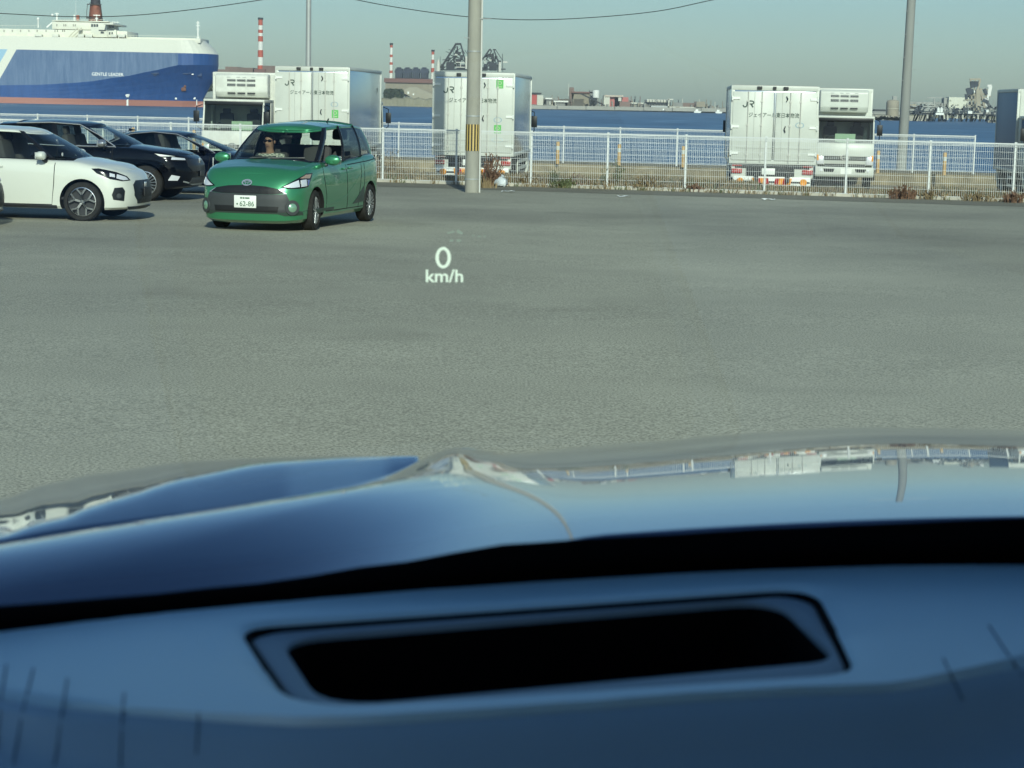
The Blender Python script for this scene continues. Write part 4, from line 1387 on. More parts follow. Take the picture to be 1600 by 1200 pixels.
# works to the right of the middle truck
far('red_shed', 'small red and grey shed at the waterside right of the middle truck', 'building', [('wall', mat('shed_red', (0.50, 0.09, 0.08), 0.7), [(826, 146.5, 839, 163)], 20), ('side_wall', PALEB, [(839, 149, 849, 164)], 18), ('roof', IRON, [(826, 144.8, 846, 147.2)], 22, 1699)])
far('cement_works', 'brown cement works with a square tower on the far shore', 'building', [('tower', BRICK, [(889.5, 136.5, 897, 160)], 12), ('main_block', TANW, [(893, 144.5, 926, 166)], 26), ('stack_house', GREYB, [(921, 141.5, 936, 167)], 20, 1698), ('dark_base', mat('shaded_wall', (0.13, 0.115, 0.095), 0.9, var=0.3, vscale=0.08), [(883, 155, 912, 166)], 4, 1692), ('roof_edge', MAROON, [(893, 143.6, 926, 145.2)], 28, 1698), ('lift_mast', PALEB, [(888, 131, 889.2, 150)], 2, 1697)])  # dark base: shade painted in as a plain dark wall colour
q = at(931, 152, 1688)
t = thing('storage_tank', 'white cylindrical tank on top of the cement works', 'tank', q)
za, zb_ = at(931, 141, 1688).z - q.z, at(931, 150, 1688).z - q.z
MB().lathe([(0.02, za + 0.3), (2.5, za), (2.9, za - 0.7), (2.9, zb_ - 1.5), (0.02, zb_ - 1.5)], 18).build('shell', CHWHITE, t, True)
mb = MB()
a, b_ = at(907, 146, 1686), at(945, 165, 1686)
mb.bar(a - a, b_ - a, 1.2, 1.2)
o = mb.build('conveyor_gallery', IRON, loc=a); tag(o, 'dark sloping conveyor belt running down across the cement works', 'conveyor')
far('pink_factory', 'pinkish red factory block with pale walls beside the cement works', 'building', [('wall', PINK, [(949, 150.5, 972, 168), (960, 152, 982, 168)], 24), ('pale_wall', PALEB, [(943, 149.5, 953, 166), (966, 151, 971, 158)], 20, 1697), ('roof', mat('cream_roof', (0.55, 0.47, 0.38), 0.8), [(945, 149, 974, 151)], 26, 1696), ('lean_to', BRICK, [(968, 159, 985, 168)], 10, 1690)])
for (x0, x1, y0, y1, lab) in ((852, 863, 153, 160, 'small white dome tank right of the red shed'), (865, 888, 157.5, 162, 'low white canopy roof in front of the cement works')):
    far('tank_shed', lab, 'building', [('roof', CHWHITE, [(x0, y0, x1, y0 + 2)], 12, 1690), ('wall', GREYB, [(x0 + 1.5, y0 + 2, x1 - 1.5, 167)], 9, 1692)])
far('low_sheds', 'row of low dark waterside sheds left of the cement works', 'building', [('wall', mat('shaded_wall', (0.13, 0.115, 0.095), 0.9), [(849, 155, 885, 167)], 14, 1704), ('roof', GREYB, [(850, 153.5, 872, 156)], 12, 1703)])  # walls share the dark tone that stands for shade
far('low_sheds', 'long low grey shed on the shore right of the pink factory', 'building', [('wall', GREYB, [(982, 161.5, 1010, 169)], 20), ('roof', PALEB, [(985, 160.5, 1006, 162.2)], 21, 1699)])
t, b0 = far('loading_jetty', 'grey loading jetty with a saw toothed row of dark chutes', 'jetty', [('deck', PALEB, [(1010, 156, 1046, 159.4)], 12), ('back_wall', GREYB, [(1008, 157, 1048, 169)], 10, 1704), ('front_wall', mat('jetty_pale', (0.5, 0.52, 0.5), 0.8), [(1017, 165.5, 1043, 170)], 8, 1690), ('gantry', PALEB, [(1044, 155, 1046, 166), (1044, 154.5, 1052, 156)], 4, 1694)])
mb = MB()
for k in range(7):
    p0 = at(1015 + k * 4.3, 161.2, 1693) - b0; p1 = at(1019 + k * 4.3, 161.2, 1693) - b0; p2 = at(1017 + k * 4.3, 165, 1693) - b0
    mb.prism([(p0.x, p0.z), (p1.x, p1.z), (p2.x, p2.z)], p0.y, p0.y + 3, 'Y')
mb.build('chute', IRON, t)
mb = MB()
for k in range(8): fblk(mb, 1011 + k * 4.4, 155.4, 1012 + k * 4.4, 157, 12, 1695)
mb.v = [v - b0 for v in mb.v]; mb.build('deck_post', CHWHITE, t)
far('pier_building', 'brown roofed pier building standing on piles right of the jetty', 'building', [('wall', BRICK, [(1067, 161, 1086, 168)], 12), ('annex', GREYB, [(1052, 160.5, 1067, 167), (1086, 160, 1097, 168)], 12), ('deck', PALEB, [(1046, 167.5, 1098, 169.5)], 14, 1690), ('pile', IRON, [(x, 169.4, x + 3, 173) for x in (1050, 1062, 1072)], 6, 1690), ('shelter', TANW, [(1088, 159, 1102, 167), (1056, 167, 1062, 171)], 8, 1688)])
far('sea_wall', 'long pale grey sea wall low on the far shore behind the right fence', 'wall', [('wall', mat('seawall', (0.38, 0.37, 0.32), 0.9, var=0.15, vscale=0.05), [(x, 165.6 + (x - 850) * 0.0165, x + 46, 170.2 + (x - 850) * 0.0165) for x in range(600, 1390, 45)], 6, 1682)])
for (px, py, wd, lab) in ((1090, 172.6, 12, 'small white boat moored by the pier building'), (1123, 173.6, 11, 'small white boat moored left of the right hand truck'), (1037, 170.8, 6, 'small dark work boat below the loading jetty')):
    Y = 1660.0
    q = at(px, py, Y); q.z = SEA_Z
    t = thing('boat', lab, 'boat', q, 0, 'boats along the far shore')
    k = wd * Y / FPX / 2
    MB().prism([(-k, 1.3), (-k * 0.8, -0.3), (k * 0.75, -0.3), (k, 1.5)], -1.3, 1.3, 'Y').build('hull', IRON if 'dark' in lab else PLATE, t)
    MB().box((-k * 0.2, 0, 2.1), (k * 0.8, 1.8, 1.6), taper=0.85).build('cabin', PLATE, t, bevel=0.1)

# small works, tanks and pipes that read as one mass along the far shore
rr = random.Random(77)
cl_mats = [GREYB, BRICK, TANW, PALEB, IRON]
mb = MB()
for (xa, xb, n_, hh) in ((846, 1000, 150, 11), (880, 990, 50, 17), (985, 1140, 130, 8), (600, 690, 20, 4), (1130, 1440, 60, 3.5), (330, 450, 40, 6)):
    for k in range(n_):
        x = rr.uniform(xa, xb)
        w_ = rr.uniform(0.5, 3.6); h_ = 1.5 + rr.uniform(0.8, hh) * rr.random() ** 0.8
        base_y = 166.5 + (x - 850) * 0.0165
        Y = 1688 + rr.uniform(0, 50)
        mb.cur = rr.choice((0, 0, 1, 2, 2, 3, 4))
        fblk(mb, x, base_y - h_, x + w_, base_y + 3, 8, Y)
        if rr.random() < 0.16:
            p = at(x, base_y - h_, Y)
            mb.cyl(p, p + Vector((0, 0, rr.uniform(2, 7))), 0.35, n=6)
mb.cur = 0
tag(mb.build('far_works', cl_mats), 'jumble of small grey and brown works along the far shore', 'industry', None, 'stuff')

# ------------------------------------------------------------------ tanker berth on the right
RY = 1050.0
def rb(mb, x0, y0, x1, y1, dep=6, Y=RY): fblk(mb, x0, y0, x1, y1, dep, Y)
RIG = mat('rig_grey', (0.34, 0.345, 0.315), 0.7, var=0.3, vscale=0.15)
RIGD = mat('rig_dark', (0.045, 0.055, 0.07), 0.7, var=0.3, vscale=0.15)
RIGT = mat('rig_tan', (0.38, 0.34, 0.26), 0.75, var=0.15, vscale=0.1)
base = at(1470, 187, RY); base.z = SEA_Z
T = thing('tanker_berth', 'grey tanker loading berth on piles crowded with pipes at right', 'jetty', base)
def rpart(name, m, boxes, dep=6, Y=RY, parent=None):
    mb = MB()
    for b in boxes: rb(mb, *b, dep=dep, Y=Y)
    mb.v = [v - base for v in mb.v]
    return mb.build(name, m, parent or T)
rr = random.Random(21)
rpart('deck', RIGD, [(1416, 175.6, 1560, 178.6)], 14)
rpart('deck_edge', RIG, [(1418, 174.6, 1556, 175.8)], 0.5, RY - 0.8)
mb = MB()
for k in range(34):
    x = 1431 + k * 3.75 + rr.uniform(-1, 1)
    a, b_ = at(x, 178, RY + rr.uniform(0, 10)) - base, at(x + rr.uniform(-1.2, 1.2), 190, RY) - base
    b_.y = a.y
    mb.cyl(a, b_, rr.choice((0.25, 0.4, 0.5)), n=8)
mb.build('pile', RIGD, T)
mb = MB()
for k in range(12):
    x = 1450 + k * 8 + rr.uniform(-3, 3)
    a, b_ = at(x, 179, RY) - base, at(x + rr.uniform(-0.6, 0.9), 186 + rr.uniform(-2, 1.5), RY) - base
    mb.bar(a, b_, 0.9, 0.9)
mb.build('fender_pile', mat('fender_pale', (0.50, 0.49, 0.42), 0.8), T)
rpart('walkway', RIG, [(1417, 160.2, 1470, 161.6), (1470, 161, 1474, 176), (1418, 161, 1419.5, 170), (1440, 161, 1441.2, 175), (1447, 162, 1448.4, 174)], 3)
rpart('pump_house', RIGT, [(1418, 163, 1432, 170)], 5)
rpart('pipe_rack', RIG, [(1424, 166, 1472, 167), (1430, 169.5, 1480, 170.4), (1420, 172, 1500, 173), (1446, 163, 1460, 164.2), (1433, 164.2, 1440, 167.5)], 3, RY - 2)
mb = MB()
for k in range(150):
    x = rr.uniform(1420, 1558); y = rr.uniform(164, 176)
    p = at(x, y, RY - 3 + rr.uniform(0, 10)) - base
    if rr.random() < 0.5: mb.box(p, (rr.uniform(0.4, 2.2), 0.8, rr.uniform(0.3, 1.1)))
    else: mb.cyl(p, p + Vector((rr.uniform(-1.5, 1.5), 0, rr.uniform(0.6, 3.2))), rr.uniform(0.10, 0.3), n=6)
mb.build('pipework', RIG, T)
mb = MB()
for k in range(70):
    x = rr.uniform(1420, 1558); y = rr.uniform(165, 177)
    p = at(x, y, RY - 4) - base
    mb.box(p, (rr.uniform(0.4, 1.6), 0.6, rr.uniform(0.4, 1.4)))
mb.build('valve', RIGD, T)
rpart('white_hut', PLATE, [(1462, 176.5, 1475, 179.5), (1512.5, 173.6, 1519, 177.6), (1541, 171.5, 1545, 175.5)], 3, RY - 6)
mb = MB()
for px in (1466, 1471):
    p = at(px, 172, RY - 5) - base
    mb.lathe([(0.02, 1.7), (0.8, 0.9), (0.9, -1.2)], 10, c=p)
mb.build('vent_cowl', PLATE, T, True)
mb = MB()
a, b_ = at(1460, 158, RY) - base, at(1460, 176, RY) - base
mb.cyl(b_, a, 0.9, 0.7, 10)
a = at(1460, 153, RY) - base
mb.bar(a + Vector((-4, 0, 0)), a + Vector((4.5, 0, 0.2)), 0.5, 0.5); mb.cyl(a + Vector((0, 0, -2)), a, 0.35, n=8)
mb.build('loading_arm_post', RIG, T)
ch = rpart('control_block', mat('block_cream', (0.66, 0.66, 0.54), 0.7), [(1482, 152.4, 1514, 169.6)], 9)
rpart('side_face', RIG, [(1474.5, 152.8, 1482, 166)], 6, RY + 3, ch)
rpart('block_window', mat('block_window', (0.42, 0.42, 0.34), 0.6), [(1484, 156, 1486.5, 157.6), (1505.5, 155.5, 1508.5, 157.5), (1488, 162.8, 1490.5, 164.4), (1496, 162.8, 1498.5, 164.4), (1506, 163, 1508.5, 164.6)], 0.4, RY - 0.5, ch)
# derrick
mb = MB()
def rs(xa, ya, xb, yb, w_, m_=None):
    w_ *= 1.5
    a, b_ = at(xa, ya, RY) - base, at(xb, yb, RY) - base
    mb.bar(a, b_, w_, w_)
for args in ((1531.5, 124, 1523, 158, 0.7), (1516.5, 124, 1518.5, 150, 0.45), (1515, 124, 1532, 123.6, 0.6), (1524, 125, 1522, 150, 0.4), (1528, 140, 1528, 176, 1.6), (1524, 150, 1524, 176, 0.8), (1532, 138, 1540, 176, 0.8), (1518, 148, 1518, 170, 0.5), (1509, 148, 1533, 148, 0.5), (1509, 156, 1544, 155, 0.5), (1510, 165, 1546, 164, 0.5), (1536, 140, 1548, 140, 0.4), (1534, 146, 1548, 151, 0.5), (1530, 158, 1546, 147, 0.5), (1532, 163, 1546, 170, 0.5)):
    rs(*args)
mb.build('derrick', RIGT, T)
mb = MB()
for args in ((1517.5, 127, 1519, 137, 1.0), (1520.5, 127, 1521, 137, 0.9), (1524, 127, 1524.5, 136, 0.9), (1527, 127, 1527, 135, 0.7), (1511, 138, 1514, 148, 1.0), (1515, 137, 1516, 148, 0.9), (1519, 139, 1519, 147, 0.7), (1509.5, 147, 1510, 155, 0.9), (1538, 139, 1541, 148, 1.1), (1535, 156, 1544, 160, 1.2), (1540, 158, 1546, 166, 1.0)):
    rs(*args)
mb.build('loading_arm', RIGD, T)
rpart('lift_cage', RIGD, [(1514, 147.5, 1522, 156), (1521.5, 148.5, 1523.5, 156), (1514, 159.5, 1522, 166), (1535, 152, 1538, 155)], 3)
mb = MB()
for args in ((1546, 135, 1541, 166, 0.7), (1542.5, 134, 1549, 134, 0.8), (1549, 134, 1546, 150, 0.6), (1536, 156, 1543, 155, 0.7), (1541, 155, 1541, 168, 0.8)):
    rs(*args)
mb.build('white_boom', CHWHITE, T)
rpart('floodlight', PLATE, [(1521.8, 141.5, 1523.6, 144.5)], 1, RY - 3)
# tank on its own island and the low breakwater
q = at(1394, 186, 1080); q.z = SEA_Z
t = thing('storage_tank', 'round tan storage tank beside the bare concrete pole', 'tank', q)
zt_ = at(1394, 157, 1080).z - SEA_Z
zm = at(1394, 169.5, 1080).z - SEA_Z
r_ = 9.5 * 1080 / FPX
MB().lathe([(r_, 1), (r_, zm), (r_ * 1.01, zm + 0.1), (r_ * 1.01, zt_ - 0.8), (r_ * 0.9, zt_), (0.1, zt_ + 0.5)], 32).build('shell', RIGT, t, True)
MB().lathe([(r_ * 1.02, zm - 0.15), (r_ * 1.035, zm), (r_ * 1.02, zm + 0.15)], 32).build('wind_girder', TAN, t, True)
MB().box((r_ * 0.25, 0, zt_ + 1.3), (2.2, 2, 2.2)).build('roof_hatch', RIG, t)
MB().tube([(-r_ - 0.2, -1, 1), (-r_ - 0.2, -1, zt_ - 1)], 0.25, 6).build('ladder', RIGD, t)
mb = MB()
rr = random.Random(8)
for k in range(70):
    x = lerp(1366, 1440, k / 69) if k < 45 else lerp(1545, 1600, (k - 45) / 24)
    p = at(x, 183.5 + (x - 1400) * 0.02, 1074)
    mb.box((p.x, p.y, SEA_Z + rr.uniform(0.4, 1.4)), (rr.uniform(0.8, 1.8), 3, rr.uniform(1, 3)))
mb.box((at(1400, 183, 1080).x, 1085, SEA_Z + 1.0), (40, 14, 3.4))
org = at(1400, 186, 1080)
mb.v = [v - org for v in mb.v]
tag(mb.build('breakwater', mat('rubble', (0.42, 0.40, 0.33), 0.9, var=0.3, vscale=0.3), loc=org), 'low broken breakwater of pale blocks below the tan tank', 'breakwater')
far('low_sheds', 'thin dark pier line left of the tan storage tank', 'pier', [('wall', IRON, [(1366, 171, 1384, 174)], 10, 1300), ('deck', GREYB, [(1364, 174, 1386, 176)], 14, 1296)])
# ------------------------------------------------------------------ cars
def paint(name, col, metal=0.0, rough=0.35, coat=1.0, flake=0.0):
    m = mat(name, col, rough, metal, 0.5, coat=coat)
    return m
GREEN = paint('green_metallic', (0.045, 0.26, 0.115), 0.45, 0.3)
PEARL = paint('pearl_white', (0.69, 0.71, 0.63), 0.0, 0.4)
BLACKP = mat('black_paint', (0.003, 0.004, 0.007), 0.07, spec=0.28)
NAVYP = mat('blue_black_paint', (0.003, 0.005, 0.013), 0.07, spec=0.3)
GLOSSBLK = mat('gloss_black', (0.008, 0.008, 0.009), 0.15)
GREYTRIM = mat('grey_trim', (0.045, 0.05, 0.052), 0.5)
WELL = mat('wheel_well', (0.008, 0.008, 0.008), 0.9)
CABIN = mat('cabin_lining', (0.035, 0.035, 0.037), 0.85)
SEAM = mat('panel_seam', (0.006, 0.007, 0.007), 0.9)

def outline(xf, xr, w, lf, lr, nf, nr, cb, NF=12, NS=36, NR=9):
    pts = []
    for i in range(NF):
        t = i / NF * math.pi / 2
        pts.append((xf - lf * (1 - math.cos(t) ** (2 / nf)), w * math.sin(t) ** (2 / nf)))
    a, b_ = xf - lf, xr + lr
    for i in range(NS + 1):
        pts.append((a + (b_ - a) * i / NS, w))
    for i in range(1, NR + 1):
        t = math.pi / 2 * (1 - i / NR)
        pts.append((xr + lr * (1 - math.cos(t) ** (2 / nr)), w * math.sin(t) ** (2 / nr) if i < NR else 0.0))
    xm, hl = (xf + xr) / 2, (xf - xr) / 2
    return [(x, y * (1 - cb * ((x - xm) / hl) ** 2)) for x, y in pts]

class Car:
    def __init__(s, label, cat, loc, rz, S, group=None):
        s.S = S
        s.t = thing(S['name'], label, cat, loc, rz, group)
        s.body()
        s.green()
    def zt(s, x): return knots(s.S['zt'], x)
    def body(s):
        S = s.S
        rings = []
        for (f, xf, xr, w_) in S['levels']:
            o = outline(xf, xr, w_, S.get('lf', .7), S.get('lr', .35), S.get('nf', 2.5), S.get('nr', 3), S.get('cb', .03))
            rings.append([(x, y, knots(S['zb'], x) * (1 - f) + s.zt(x) * f) for x, y in o])
        N = len(rings[0])
        M = 2 * N - 2
        vs, fs, ms = [], [], []
        def full(r): return r + [(x, -y, z) for x, y, z in r[N - 2:0:-1]]
        for r in rings: vs += full(r)
        L = len(rings)
        for j in range(L - 1):
            for i in range(M):
                k = (i + 1) % M
                fs.append((j * M + i, j * M + k, (j + 1) * M + k, (j + 1) * M + i)); ms.append(0)
        def right(j, i): return j * M + (i if i in (0, N - 1) else M - i)
        for i in range(N - 1):          # underside
            q = [i, i + 1, right(0, i + 1), right(0, i)]
            q = list(dict.fromkeys(q))
            if len(q) > 2: fs.append(tuple(q)); ms.append(3)
        # bonnet / deck cap
        YF = [1, 0.93, 0.72, 0.4, 0, -0.4, -0.72, -0.93, -1]
        top = rings[-1]
        rows = []
        for i in range(N):
            x, y, z = top[i]
            row = []
            ch = S.get('crown', .05) * min(1, i / 6.0) * min(1, (N - 1 - i) / 4.0)
            for k, fy in enumerate(YF):
                if k == 0: row.append((L - 1) * M + i)
                elif k == 8: row.append(right(L - 1, i))
                elif i in (0, N - 1): row.append((L - 1) * M + i)
                else:
                    rg = S.get('ridge', 0) * math.exp(-((abs(fy) - 0.78) / 0.12) ** 2) * (1 if x > S['cowl'] - 0.1 else 0)
                    vs.append((x, y * fy, z + ch * (1 - fy * fy) + rg)); row.append(len(vs) - 1)
            rows.append(row)
        for i in range(N - 1):
            for k in range(8):
                q = list(dict.fromkeys([rows[i][k], rows[i][k + 1], rows[i + 1][k + 1], rows[i + 1][k]]))
                if len(q) > 2:
                    xm = (top[i][0] + top[i + 1][0]) / 2
                    inside = S['tail'] < xm < S['cowl'] and k not in (0, 7)
                    fs.append(tuple(q)); ms.append(1 if inside else 0)
        me = bpy.data.meshes.new('body')
        me.from_pydata(vs, [], fs)
        for m_ in (S['paint'], CABIN, WELL, BLACK): me.materials.append(m_)
        me.polygons.foreach_set('material_index', ms)
        bm = bmesh.new(); bm.from_mesh(me); bmesh.ops.recalc_face_normals(bm, faces=bm.faces); bm.to_mesh(me); bm.free()
        o = bpy.data.objects.new('body', me)
        COL.objects.link(o)
        s.shell = BVHTree.FromPolygons([v.co.copy() for v in me.vertices], [tuple(p.vertices) for p in me.polygons])
        # cut the wheel wells
        cut = MB(); cut.cur = 0
        ra = S['wr'] + 0.055
        for x in S['axles']:
            for sd in (-1, 1):
                cut.cyl((x, sd * (S['w'] - 0.32), S['wr']), (x, sd * (S['w'] + 0.3), S['wr']), ra, n=40)
        co = cut.build('cutter', [S['paint'], CABIN, WELL, BLACK])
        co.data.polygons.foreach_set('material_index', [2] * len(co.data.polygons))
        md = o.modifiers.new('cut', 'BOOLEAN')
        md.operation = 'DIFFERENCE'; md.object = co; md.solver = 'EXACT'
        bpy.context.view_layer.update()
        new = bpy.data.meshes.new_from_object(o.evaluated_get(bpy.context.evaluated_depsgraph_get()))
        o.modifiers.clear()
        o.data = new
        bpy.data.objects.remove(co)
        bm = bmesh.new(); bm.from_mesh(new)
        bmesh.ops.delete(bm, geom=[f for f in bm.faces if f.material_index == 1], context='FACES')
        bm.to_mesh(new); bm.free()
        new.name = 'body'
        new.polygons.foreach_set('use_smooth', [True] * len(new.polygons))
        new.set_sharp_from_angle(angle=R(S.get('sharp', 32)))
        o.parent = s.t
        s.bodyo = o
    def green(s):
        """greenhouse: base and top outlines joined by panes and pillars"""
        S = s.S
        base, top = S['gbase'], S['gtop']
        typ = [k[2] for k in base]
        def full(pts): return [(p[0], p[1]) for p in pts]
        B, T = full(base), full(top)
        NU = [0, 0.06, 0.25, 0.45, 0.65, 0.8, 0.93, 1.0]
        SUB = 6
        def cr(P, i, t):
            p1, p2 = P[i], P[i + 1]
            p0 = P[i - 1] if i > 0 else (P[1][0], -P[1][1])
            p3 = P[i + 2] if i + 2 < len(P) else (P[-2][0], -P[-2][1])
            return tuple(0.5 * (2 * b + (c - a) * t + (2 * a - 5 * b + 4 * c - d) * t * t + (3 * b - a - 3 * c + d) * t ** 3) for a, b, c, d in zip(p0, p1, p2, p3))
        cols, kinds = [], []
        for i in range(len(B) - 1):
            for k in range(SUB):
                cols.append((cr(B, i, k / SUB), cr(T, i, k / SUB))); kinds.append((typ[i], i))
        cols.append((B[-1], T[-1]))
        zr = lambda x: knots(S['zr'], x)
        ht = s.zt(S['cowl'])
        def P(c, u):
            (bx, by), (tx, ty) = c
            zb_ = s.zt(bx) + (S.get('crown', .05) * (1 - min(1, abs(by) / S['w']) ** 2) if bx > S['cowl'] - 0.5 and abs(by) < 0.6 else 0) - 0.012
            zt_ = zr(tx)
            bul = S.get('bulge', 0.035) * 4 * u * (1 - u)
            y = lerp(by, ty, u)
            x = lerp(bx, tx, u)
            ln = math.hypot(x - S['gc'], y) or 1
            return (x + bul * (x - S['gc']) / ln * 0.7, y + bul * y / ln * 1.4 if abs(y) > 1e-4 else 0.0, lerp(zb_, zt_, u))
        n = len(cols)
        W = {}
        def grid(i0, i1, us, mirror):
            vs = [P(cols[i], u) for u in us for i in range(i0, i1 + 1)]
            if mirror: vs = [(x, -y, z) for x, y, z in vs]
            w_ = i1 - i0 + 1
            fs = [(j * w_ + i, j * w_ + i + 1, (j + 1) * w_ + i + 1, (j + 1) * w_ + i) for j in range(len(us) - 1) for i in range(w_ - 1)]
            return vs, [f if mirror else f[::-1] for f in fs]
        frame, black = MB(), MB()
        segs = []
        i = 0
        while i < n - 1:
            j = i
            while j < n - 1 and kinds[j][1] == kinds[i][1]: j += 1
            segs.append((kinds[i][0], i, j)); i = j
        # merge runs of the same pane across key points (windscreen, rear screen)
        run = []
        for k, a, b_ in segs:
            if run and run[-1][0] == k and k in 'wr': run[-1] = (k, run[-1][1], b_)
            else: run.append((k, a, b_))
        for k, a, b_ in run:
            for mir in (False, True):
                if k in 'pk':
                    (frame if k == 'p' else black).add(*grid(a, b_, NU, mir))
                else:
                    (black if k != 'w' else frame).add(*grid(a, b_, NU[:2], mir)) if k != 'w' else black.add(*grid(a, b_, NU[:2], mir))
                    frame.add(*grid(a, b_, NU[-2:], mir))
            if k == 's' or k == 'q' or k == 'o':
                for mir in (False, True):
                    if k == 'o' and not mir: continue       # open window on the left side
                    mb = MB().add(*grid(a, b_, NU[1:-1], mir))
                    mb.build('side_window', S['side_glass'].get(kinds[a][1], GLASS), s.t, True)
            elif k in 'wr':
                mb = MB().add(*grid(a, b_, NU[1:-1], False)).add(*grid(a, b_, NU[1:-1], True))
                mb.build('windscreen' if k == 'w' else 'rear_window', GLASS if k == 'w' else S.get('rear_glass', GLASS), s.t, True)
        # roof
        K = [1, 0.96, 0.85, 0.6, 0.3, 0, -0.3, -0.6, -0.85, -0.96, -1]
        vs, fs = [], []
        for c in cols:
            x, y, z = P(c, 1.0)
            for f in K:
                vs.append((x, y * f, z + S.get('rcrown', 0.05) * (1 - abs(f) ** 2.2) * min(1, abs(y) / 0.35)))
        m_ = len(K)
        for i in range(n - 1):
            for k in range(m_ - 1): fs.append((i * m_ + k, (i + 1) * m_ + k, (i + 1) * m_ + k + 1, i * m_ + k + 1))
        frame.add(vs, fs)
        ro = frame.build('roof', S.get('roof_paint', S['paint']), s.t, True)
        so = ro.modifiers.new('thickness', 'SOLIDIFY'); so.thickness = 0.02; so.offset = -1
        bo = black.build('window_trim', GLOSSBLK, s.t, True)
        so = bo.modifiers.new('thickness', 'SOLIDIFY'); so.thickness = 0.012; so.offset = -1
        # cabin: floor, dash, seats
        xc = S['cowl']
        MB().box(((xc + S['tail']) / 2, 0, 0.36), (xc - S['tail'] - 0.15, S['w'] * 1.75, 0.04)).build('cabin_floor', CABIN, s.t)
        zc = s.zt(xc)
        MB().box((xc - 0.30, 0, zc - 0.12), (0.50, S['w'] * 1.7, 0.24)).build('dashboard', CABIN, s.t, bevel=0.06)
        for x, ys in ((S['seat'], (-0.36, 0.36)), (S['seat'] - 0.95, (-0.4, 0, 0.4))):
            for y in ys:
                mb = MB()
                mb.box((x + 0.18, y, 0.60), (0.50, 0.48, 0.16))
                Mx = Matrix.Translation((x - 0.14, y, 0.95)) @ Matrix.Rotation(R(-14), 4, 'Y')
                mb.box((0, 0, 0), (0.14, 0.46, 0.66), M=Mx)
                mb.box((x + 0.1, y, 0.46), (0.4, 0.40, 0.16))
                so_ = mb.build('seat', S.get('seat_mat', SEAT), s.t, bevel=0.05)
                Mx = Matrix.Translation((x - 0.24, y, 1.33 + S.get('hr', 0))) @ Matrix.Rotation(R(-10), 4, 'Y')
                MB().box((0, 0, 0), (0.09, 0.26, 0.17), M=Mx).build('headrest', S.get('seat_mat', SEAT), so_, bevel=0.04)
        ring = [Vector((xc - 0.62 + 0.06 * math.cos(a), -0.36 + 0.18 * math.sin(a), zc - 0.10 + 0.17 * math.cos(a))) for a in [k * math.pi / 10 for k in range(21)]]
        mb = MB().tube(ring, 0.016, 6); mb.cyl((xc - 0.50, -0.36, zc - 0.14), (xc - 0.62, -0.36, zc - 0.10), 0.05, n=10)
        mb.build('steering_wheel', BLACK, s.t, True)
    # ---- patches laid on the body surface
    def patch(s, poly, view, name, m, lift=0.006, parent=None, res=0.05, mirror=False):
        """poly: outline in (u, z); view: angle in degrees the outline is seen from (0 = from the front, 90 = from the left side)"""
        a = R(view)
        d = Vector((-math.cos(a), -math.sin(a), 0))
        uax = Vector((-math.sin(a), math.cos(a), 0))
        ox, oy = s.S['corner'] if view not in (0, 90) else (0, 0)
        bm = bmesh.new()
        f = bm.faces.new([bm.verts.new((u, z, 0)) for u, z in poly])
        bmesh.ops.triangulate(bm, faces=[f])
        for _ in range(6):
            es = [e for e in bm.edges if e.calc_length() > res]
            if not es: break
            bmesh.ops.subdivide_edges(bm, edges=es, cuts=1)
            bmesh.ops.triangulate(bm, faces=[q for q in bm.faces if len(q.verts) > 3])
        outv, back = [], []
        for v in bm.verts:
            o = uax * v.co.x + Vector((ox, oy, v.co.y)) - d * 4
            hit, nrm, idx, dist = s.shell.ray_cast(o, d)
            if hit is None:
                hit, nrm, idx, dist = s.shell.find_nearest(o + d * 3.6)
            if nrm.dot(d) > 0: nrm = -nrm
            outv.append(hit + nrm * lift); back.append(hit - nrm * 0.012)
        bm.verts.index_update()
        n = len(outv)
        fs = [tuple(v.index for v in q.verts) for q in bm.faces]
        ed = [tuple(v.index for v in e.verts) for e in bm.edges if len(e.link_faces) == 1]
        bm.free()
        vs = outv + back
        fs += [(a_, b_, n + b_, n + a_) for a_, b_ in ed]
        if mirror: vs = [Vector((p.x, -p.y, p.z)) for p in vs]
        mb = MB().add(vs, fs)
        return mb.build(name, m, parent or s.t, True)
    def both(s, poly, view, name, m, **k):
        return s.patch(poly, view, name, m, **k), s.patch(poly, view, name, m, mirror=True, **k)
    def seam(s, pts, view, w_=0.011, name='panel_gap', m=None, mirror=True, parent=None):
        poly = []
        n = len(pts)
        L, Q = [], []
        for i in range(n):
            a, c = Vector(pts[max(i - 1, 0)]), Vector(pts[min(i + 1, n - 1)])
            d = (c - a).normalized(); nn = Vector((-d.y, d.x)) * w_ / 2
            L.append(tuple(Vector(pts[i]) + nn)); Q.append(tuple(Vector(pts[i]) - nn))
        poly = L + Q[::-1]
        r = [s.patch(poly, view, name, m or SEAM, lift=0.003, res=0.08, parent=parent)]
        if mirror: r.append(s.patch(poly, view, name, m or SEAM, lift=0.003, res=0.08, mirror=True, parent=parent))
        return r
    def lamp(s, poly, view, name='headlight', inner=None, m=GLOSSBLK):
        for mir in (False, True):
            p_ = s.patch(poly, view, name, m, mirror=mir)
            for q in inner or []:
                s.patch(q[0], view, q[1], q[2], lift=0.013, parent=p_, mirror=mir, res=0.04)
